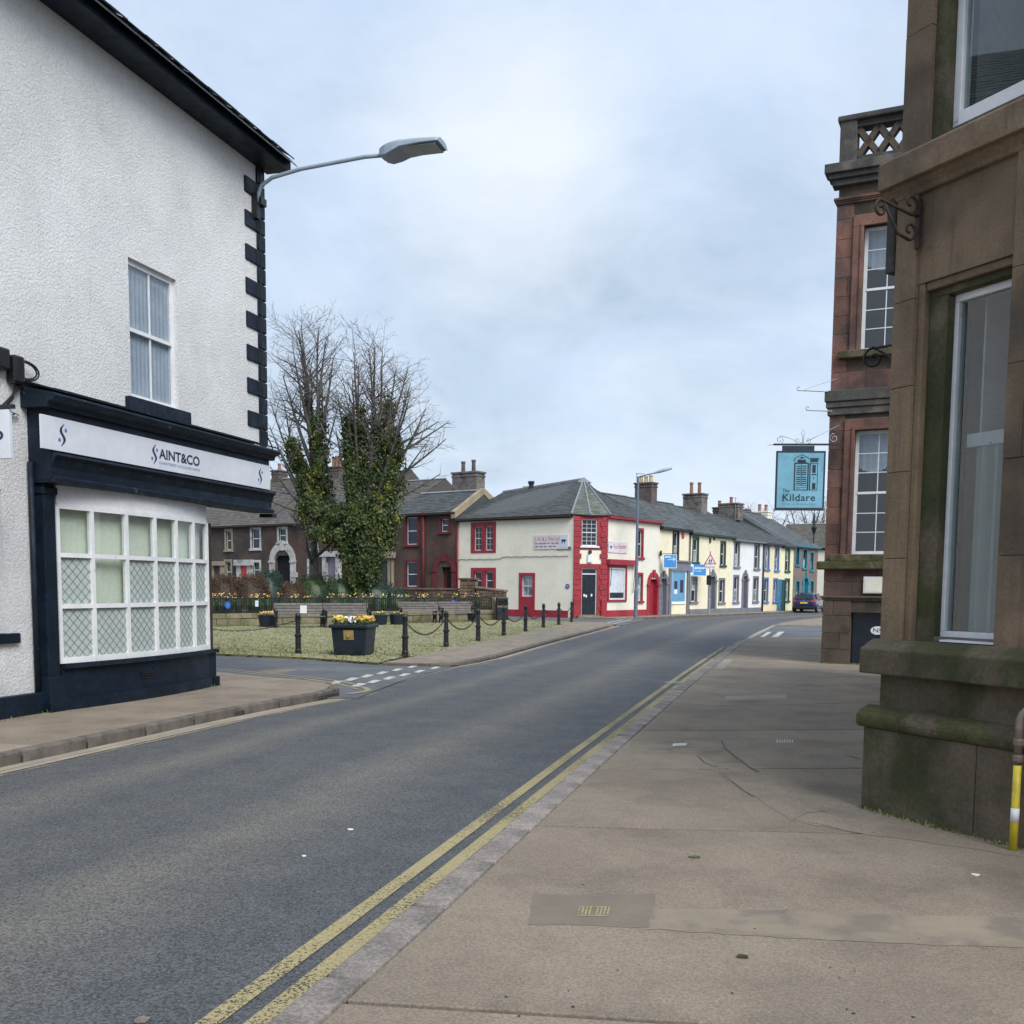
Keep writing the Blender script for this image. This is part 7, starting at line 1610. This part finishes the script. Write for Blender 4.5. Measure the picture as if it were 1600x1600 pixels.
L2_ = [(Vector((0, 0, -.1)), vec(Vector((0, 0, -.1)), rel2(572, 800)), .42, rel2(572, 800).length, .0),
       l2(560, 820, 553, 535, .17), l2(566, 800, 562, 520, .15, .01, 0, 1), l2(575, 800, 592, 512, .18, .0, 0, -.5), l2(590, 760, 600, 520, .13, .02, 0, 1), l2(585, 800, 632, 565, .14, .03, 0, -1), l2(605, 730, 650, 590, .10, .05), l2(610, 700, 690, 640, .085, .04, 0, .5), l2(605, 760, 700, 690, .08, .02, 0, -.5), l2(600, 760, 660, 640, .08, .05, 0, .5), l2(545, 780, 520, 640, .07, .05, 0, -.5), l2(612, 715, 705, 665, .075, .03, 0, .2), l2(600, 700, 640, 545, .09, .03, 0, .8), l2(590, 700, 575, 515, .09, .01, 0, -.8), l2(603, 775, 672, 700, .07, .05, 0, -1.2), l2(600, 790, 690, 745, .07, .02, 0, 1), l2(545, 760, 530, 590, .1, .04, 0, .6), l2(560, 740, 545, 560, .1, .02, 0, -1), l2(585, 740, 580, 530, .1, .01, 0, 1.5), l2(600, 720, 615, 545, .1, .02, 0, -1.2), l2(612, 740, 668, 612, .08, .04, 0, 1.2)]
t2, ld2 = tree('multi-stemmed bare tree thickly clad in dark ivy, right of the pair', (b2_.x, b2_.y, b2_.z), L2_, None)
P = lambda *xs: [rel2(x, y, d) for x, y, d in xs]
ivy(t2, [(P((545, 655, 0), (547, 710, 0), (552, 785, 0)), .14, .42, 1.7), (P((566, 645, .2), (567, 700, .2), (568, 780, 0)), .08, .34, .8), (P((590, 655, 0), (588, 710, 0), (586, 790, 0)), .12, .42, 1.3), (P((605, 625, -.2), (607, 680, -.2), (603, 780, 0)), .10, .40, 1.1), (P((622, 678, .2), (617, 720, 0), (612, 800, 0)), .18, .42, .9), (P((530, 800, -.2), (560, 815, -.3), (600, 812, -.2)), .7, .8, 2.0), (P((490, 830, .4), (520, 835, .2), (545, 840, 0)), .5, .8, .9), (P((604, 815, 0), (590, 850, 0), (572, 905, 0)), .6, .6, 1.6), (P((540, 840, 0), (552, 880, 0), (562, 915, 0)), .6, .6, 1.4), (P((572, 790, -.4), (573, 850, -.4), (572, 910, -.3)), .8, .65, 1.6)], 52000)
# far bare trees beyond the roofs
random.seed(5)
for x, ytop, d, lab in ((1192, 786, 118, 'bare tree above the terrace roofs, left of the hanging sign'), (1256, 784, 122, 'bare tree behind the cream chimney, under the hanging sign'), (1276, 788, 125, 'bare tree beside the red sandstone corner, farthest right')):
    b_ = at_px(x, 900, d); b_.z = 0; H_ = EYE + (921 - ytop) * d / FPX
    ls = [(Vector((0, 0, -.1)), Vector((0, 0, 1)), .35, H_ * .5, 0)] + [(Vector((0, 0, H_ * ru(.35, .5))), Vector((ru(-.7, .7), ru(-.5, .5), 1)), .16, H_ * ru(.45, .6), .03) for _ in range(8)]
    tree(lab, b_, ls, None, 3, (1.5, 2.0, 2.2), 'bare_tree')

# ------------------------------------------------------------------ street furniture on the far side
FL2 = Frame(G(993, 964.3), G(993, 964.3) + Vector((.8, -.6)))
q = G(993, 964.3); d_l = q.y; zl = lambda y: EYE + (919.1 - y) * d_l / FPX
sl_ = thing('street_light', 'tall grey street light standing in front of the cream and red corner house', 'street light', (q.x, q.y, 0), 0)
tilt = (998.5 - 993) / FPX * d_l - .008 * 8
MB().lathe([(.11, 0), (.11, 1.5), (.085, 1.6), (.06, zl(748))], 12).build('post', 'lamp_dark', sl_, smooth=False)
dx = lambda x: (x - 998) / FPX * d_l
arm = MB(); arm.tube([(0, 0, zl(748) - .05), (dx(1008), -.1, zl(746)), (dx(1024), -.3, zl(742.5))], .035, 8); arm.build('arm', 'lamp_dark', sl_, smooth=True)
hd = MB(); x0, x1 = dx(1022), dx(1048.5); z0_, z1_ = zl(743.5), zl(736.5)
n = 8; V = []
for i in range(n + 1):
    t = i / n; w = .05 + .11 * sin(pi * min(1, .15 + t * .8)) ; x = x0 + (x1 - x0) * t; zc = z0_ + (z1_ - z0_) * t; hgt = .05 + .07 * sin(pi * min(1, .1 + t * .85))
    V += [(x, -.3 - w, zc), (x, -.3, zc - hgt * .5), (x, -.3 + w, zc), (x, -.3, zc + hgt)]
hd.poly(V, [(0, 1, 2, 3), tuple(range(4 * n, 4 * n + 4))[::-1]] + [(4 * i + k, 4 * i + (k + 1) % 4, 4 * i + 4 + (k + 1) % 4, 4 * i + 4 + k) for i in range(n) for k in range(4)]); hd.build('lamp_head', 'lamp_grey', sl_, smooth=True)
ae = MB(); xa, za = FR.px(998, 752, 4.4); ae.tube([(xa, 4.4, zrr - .3), (xa - .25, 4.4, FR.px(990, 748, 4.4)[1]), (xa - .28, 4.4, FR.px(990, 738, 4.4)[1])], .03, 5); ae.tube([(xa - .35, 4.4, FR.px(990, 739, 4.4)[1]), (xa + .35, 4.2, FR.px(998, 740, 4.4)[1])], .025, 5); o = ae.build('aerial', 'galvanised', fox); dd_ = FR.o - F1.o; o.location = (dd_.dot(F1.u), dd_.dot(F1.n), 0); o.rotation_euler = (0, 0, FR.ang - F1.ang)
# children warning sign
q = G(1107.5, 959.6); d_s = q.y; k = d_s / FPX; zs = lambda y: EYE + (920 - y) * k
ws = thing('warning_sign', 'red triangle children warning sign with amber lamp unit on a post', 'sign', (q.x, q.y, 0), radians(-8))
MB().lathe([(.075, 0), (.075, .95), (.038, 1.0), (.038, zs(862))], 10).build('post', 'galvanised', ws)
w = 13.6 * 1.3 / 2 * k; hT = 25 * k * .7
def tri(s, y, m, nm, zc=zs(878)):
    mb = MB(); h = zs(865.5) - zs(882.2); w = h * .58; c = zs(882.2) + h / 3; mb.prism([(-w * s, y, c - h / 3 * s), (w * s, y, c - h / 3 * s), (0, y, c + h * 2 / 3 * s)], (0, .008, 0)); mb.build(nm, m, ws)
tri(1.0, -.05, 'warn_red', 'border'); tri(.74, -.056, 'paper', 'face')
for du, hc in ((-.05, .22), (.07, .26)):
    fg = MB(); zb = zs(880); fg.tube([(du - .04, -.06, zb), (du, -.06, zb + hc * .45), (du + .045, -.06, zb + .01)], .014, 5); fg.tube([(du, -.06, zb + hc * .4), (du + .01, -.06, zb + hc * .8)], .028, 6); fg.tube([(du - .05, -.06, zb + hc * .55), (du, -.06, zb + hc * .72), (du + .055, -.06, zb + hc * .5)], .012, 5); fg.lathe([(.001, zb + hc * .85), (.026, zb + hc * .95), (.001, zb + hc * 1.08)], 8, (du + .012, -.06)); fg.build('figure', 'fox_ink', ws)
MB().box(-.32, .32, -.055, -.04, zs(889.3), zs(883.3)).build('plate', 'paper', ws); MB().text('Patrol', -.26, .26, zs(888.2), zs(884.5), -.056, .002).build('lettering', 'fox_ink', ws)
MB().box(-.20, .10, -.16, -.04, zs(914), zs(899)).build('lamp_unit', 'black_paint', ws, bevel=.03)
lm_ = MB(); lm_.tube([(.05, 0, zs(866)), (-.03, 0, zs(864)), (.04, 0, zs(861))], .03, 6); lm_.build('top_lamp', 'paper', ws)
# blue shop signs
uB, zB = FR.px(1044, 876, -.5)
hs_ = fthing(FR, 'hanging_sign', 'square blue hanging sign with white lettering on a bracket', 'sign', FR.px(1035, 870)[0], 0)
qa = FR.w(FR.px(1035, 870)[0], 0); kk = qa.y / FPX; zq = lambda y: EYE + (919.5 - y) * kk
hs_.rotation_euler = (0, 0, 0); bwid = 19.5 * kk
MB().box(.0, bwid, -.6, -.56, zq(887.8), zq(868)).build('board', 'shop_blue', hs_); e = MB(); ring(e, -.02, bwid + .02, zq(887.8) - .02, zq(868) + .02, .03, -.605, -.555); e.build('frame', 'sky_white', hs_)
MB().box(-.15, bwid, -.59, -.56, zq(867), zq(866)).build('bracket', 'black_iron', hs_); MB().box(-.16, -.12, -.62, -.0, zq(869.5), zq(861.5)).build('wall_plate', 'black_iron', hs_)
def streaks(parent, x0, x1, z0, z1, y, m, n, nm='lettering'):
    mb = MB(); x = x0; w = (x1 - x0) / n
    for i in range(n): mb.box(x + w * .1, x + w * ru(.6, .95), y - .003, y, z0 + (z1 - z0) * ru(0, .15), z1 - (z1 - z0) * ru(0, .3)); x += w
    o = mb.build(nm, m, parent); o['kind'] = 'stuff'
streaks(hs_, bwid * .08, bwid * .58, zq(872.5), zq(870), -.601, 'sky_white', 7); streaks(hs_, bwid * .3, bwid * .95, zq(876), zq(874.6), -.601, 'sky_white', 8)
st_ = MB(); zc = zq(873.5); xc = bwid * .78; [st_.prism([(xc + sx * .0 - .02 * abs(sz), -.601, zc - .02 * abs(sx)), (xc + sx * .2, -.601, zc + sz * .25), (xc + .02 * abs(sz), -.601, zc + .02 * abs(sx))], (0, -.004, 0)) for sx, sz in ((1, 0), (-1, 0), (0, 1), (0, -1))]; st_.build('star_logo', 'sky_white', hs_)
bx = FR.rect(1078, 882, 1103.5, 900); bs = fthing(FR, 'shop_board', 'wide blue board with white panel fixed above the lower window', 'sign', 0, 0)
qa = FR.w(FR.px(1090, 890, -.35)[0], -.35); kk = qa.y / FPX; zq = lambda y: EYE + (920 - y) * kk
bs.location = (qa.x - 12 * kk, qa.y, 0); bs.rotation_euler = (0, 0, radians(4)); w = 25.5 * kk
MB().box(0, w, 0, .04, zq(899.5), zq(882.5)).build('board', 'shop_blue', bs); MB().box(-.02, w * .22, -.01, .0, zq(898.5), zq(882.2)).build('white_panel', 'sky_white', bs); MB().box(.03, w * .18, -.014, -.01, zq(895), zq(886)).build('picture', 'shop_blue', bs); MB().box(-.03, w + .03, .005, .035, zq(900.6), zq(899.6)).build('lower_edge', 'sky_white', bs)
streaks(bs, w * .28, w * .92, zq(890), zq(886), -.001, 'sky_white', 9); streaks(bs, w * .28, w * .72, zq(893.5), zq(892), -.001, 'sky_white', 8)
for uu in (.1, w - .1): MB().box(uu, uu + .04, .04, .6, zq(890), zq(889)).build('bracket', 'black_iron', bs)

# ------------------------------------------------------------------ cars
def make_car(label, loc, ang, paint, plate=True):
    """hatchback, x to its right, y forward, wheels on z = 0; origin under the rear bumper"""
    o = thing('parked_car' if not plate else 'car', label, 'car', loc, ang, 'cars on the far road'); L_, W_ = 4.0, 1.74
    # cross sections: y, half width low, sill z, belt z, half width roof, roof z
    st = [(.0, .70, .42, .82, .64, .86), (.08, .82, .30, .92, .70, .98), (.35, .86, .22, .96, .62, 1.30), (.75, .87, .20, .97, .60, 1.44), (1.5, .87, .19, .96, .60, 1.47), (2.2, .87, .19, .95, .58, 1.42), (2.75, .87, .19, .94, .62, 1.05), (2.95, .86, .2, .93, .70, .97), (3.6, .84, .22, .84, .66, .88), (3.92, .74, .28, .70, .60, .74), (4.0, .62, .36, .60, .52, .64)]
    V = []; Fc = []
    for y, wl, zs_, zb, wr, zr in st:
        half = [(wl * .92, zs_), (wl, zs_ + .12), (wl, (zs_ + zb) / 2 + .05), (wl * .965, zb), (wr * 1.0, zr - .05), (wr * .8, zr)]
        V += [(x, y, z) for x, z in half] + [(-x, y, z) for x, z in half[::-1]]
    m = 12
    for i in range(len(st) - 1):
        for k in range(m): Fc.append((i * m + k, i * m + (k + 1) % m, (i + 1) * m + (k + 1) % m, (i + 1) * m + k))
    Fc += [tuple(range(m))[::-1], tuple(range((len(st) - 1) * m, len(st) * m))]
    mb = MB(); mb.poly(V, Fc, .5); b = mb.build('body', paint, o, smooth=True); s = b.modifiers.new('sub', 'SUBSURF'); s.levels = s.render_levels = 1
    rw = MB(); rw.poly([(-.62, .10, .96), (.62, .10, .96), (.54, .40, 1.32), (-.54, .40, 1.32)], [(0, 1, 2, 3)]); rw.v = [(x, y - .045, z + .02) for x, y, z in rw.v]; rw.build('rear_window', 'car_glass', o)
    for sx in (-1, 1):
        for ya_, yb_, yc, yd in ((.42, 1.35, 1.32, .72), (1.42, 2.62, 2.18, 1.40)):
            sw = MB(); sw.poly([(sx * .872, ya_, .97), (sx * .872, yb_, .97), (sx * .63, yc, 1.38), (sx * .63, yd, 1.38)], [(0, 1, 2, 3)]); sw.build('side_window', 'car_glass', o)
        t = MB(); t.poly([(sx * .50, -.03, .80), (sx * .80, .01, .78), (sx * .88, .30, .86), (sx * .86, .30, .99), (sx * .78, .05, .97), (sx * .56, -.01, .93)], [(0, 1, 4, 5), (1, 2, 3, 4)]); t.v = [(x * 1.0, y - .02, z) for x, y, z in t.v]; t.build('tail_light', 'tail_red', o)
        mr = MB(); mr.box(sx * .9, sx * 1.06, 2.35, 2.45, .95, 1.08); mr.build('mirror', paint, o, bevel=.03)
        for yy in (.68, 3.22):
            w = MB(); w.tube([(sx * .70, yy, .30), (sx * .88, yy, .30)], .305, 20); wo = w.build('wheel', 'rubber', o); r = MB(); r.tube([(sx * .875, yy, .30), (sx * .89, yy, .30)], .2, 14); r.build('rim', 'alloy', wo)
    bm = MB(); bm.box(-.72, .72, -.05, .12, .28, .46); bm.build('bumper', 'rubber', o, bevel=.04)
    sp = MB(); sp.box(-.56, .56, .34, .60, 1.40, 1.44); sp.build('spoiler', paint, o, bevel=.015)
    pl = MB(); pl.box(-.26, .26, -.055, -.02, .66, .78); pl.build('number_plate', 'plate_yellow', o); bd = MB(); bd.lathe([(.05, -.01), (.05, .01)], 10); bd.v = [(x, -.04 + z, .90 + y * .8) for x, y, z in bd.v]; bd.build('badge', 'alloy', o)
    wp = MB(); wp.tube([(0, .04, 1.0), (.3, .08, 1.06)], .012, 4); wp.build('wiper', 'rubber', o)
    return o
q = G(1255.5, 957.5, -.07); hd_ = radians(-27)
make_car('dark blue hatchback seen from behind at the bend of the road', (q.x, q.y, -.07), hd_, 'car_paint')
q = at_px(1287, 940, 104); make_car('silver car half hidden behind the red sandstone corner', (q.x, q.y, -.07), radians(-35), 'car_silver')

# ------------------------------------------------------------------ weeds and moss added along wall feet and kerbs in place of contact shadow
wd = MB()
def weeds(p, q, n, spread=.05, h0=.02, h1=.07, zb=0.0):
    p, q = Vector(p), Vector(q)
    for i in range(n):
        c = p.lerp(q, (rnd() + .15 * sin(i)) % 1); x, y = c.x + ru(-spread, spread), c.y + ru(-spread, spread); h = ru(h0, h1) * (1 if rnd() > .15 else 1.8); a = ru(0, pi); dx, dy = cos(a) * .008, sin(a) * .008
        wd.face([(x - dx, y - dy, zb), (x + dx, y + dy, zb), (x + ru(-.03, .03), y + ru(-.03, .03), zb + h)])
FA = Frame(a0_, a0_ + Vector((.447, -.894))); FBq = Frame(b0_, b0_ + Vector((.90, -.43)))
weeds(FA.w(0, -.02).xy, FA.w(1.6, -.02).xy, 260, .03, .01, .035); weeds(FBq.w(0, -.05).xy, FBq.w(2, -.05).xy, 300, .08, .01, .05)
weeds(FL.w(3, -.06).xy, FL.w(uRis, -.08).xy, 120, .03, .01, .03, LPZ); weeds(FW.w(0, -.1).xy, FW.w(LW, -.1).xy, 2500, .14, .03, .12)
for p in BW: weeds(p - Vector((.1, .1)), p + Vector((.1, .1)), 50, .06, .02, .07)
weeds(rowp(.5, .05), rowp(24, .05), 500, .05, .02, .08); weeds((xr(4) - .02, 4), (xr(20) - .02, 20), 200, .02, .005, .015, -.07)
o = wd.build('weeds', 'grass'); o['kind'] = 'stuff'; o['label'] = 'weeds and moss added for contact shade along the foot of the walls'; o['category'] = 'weeds'
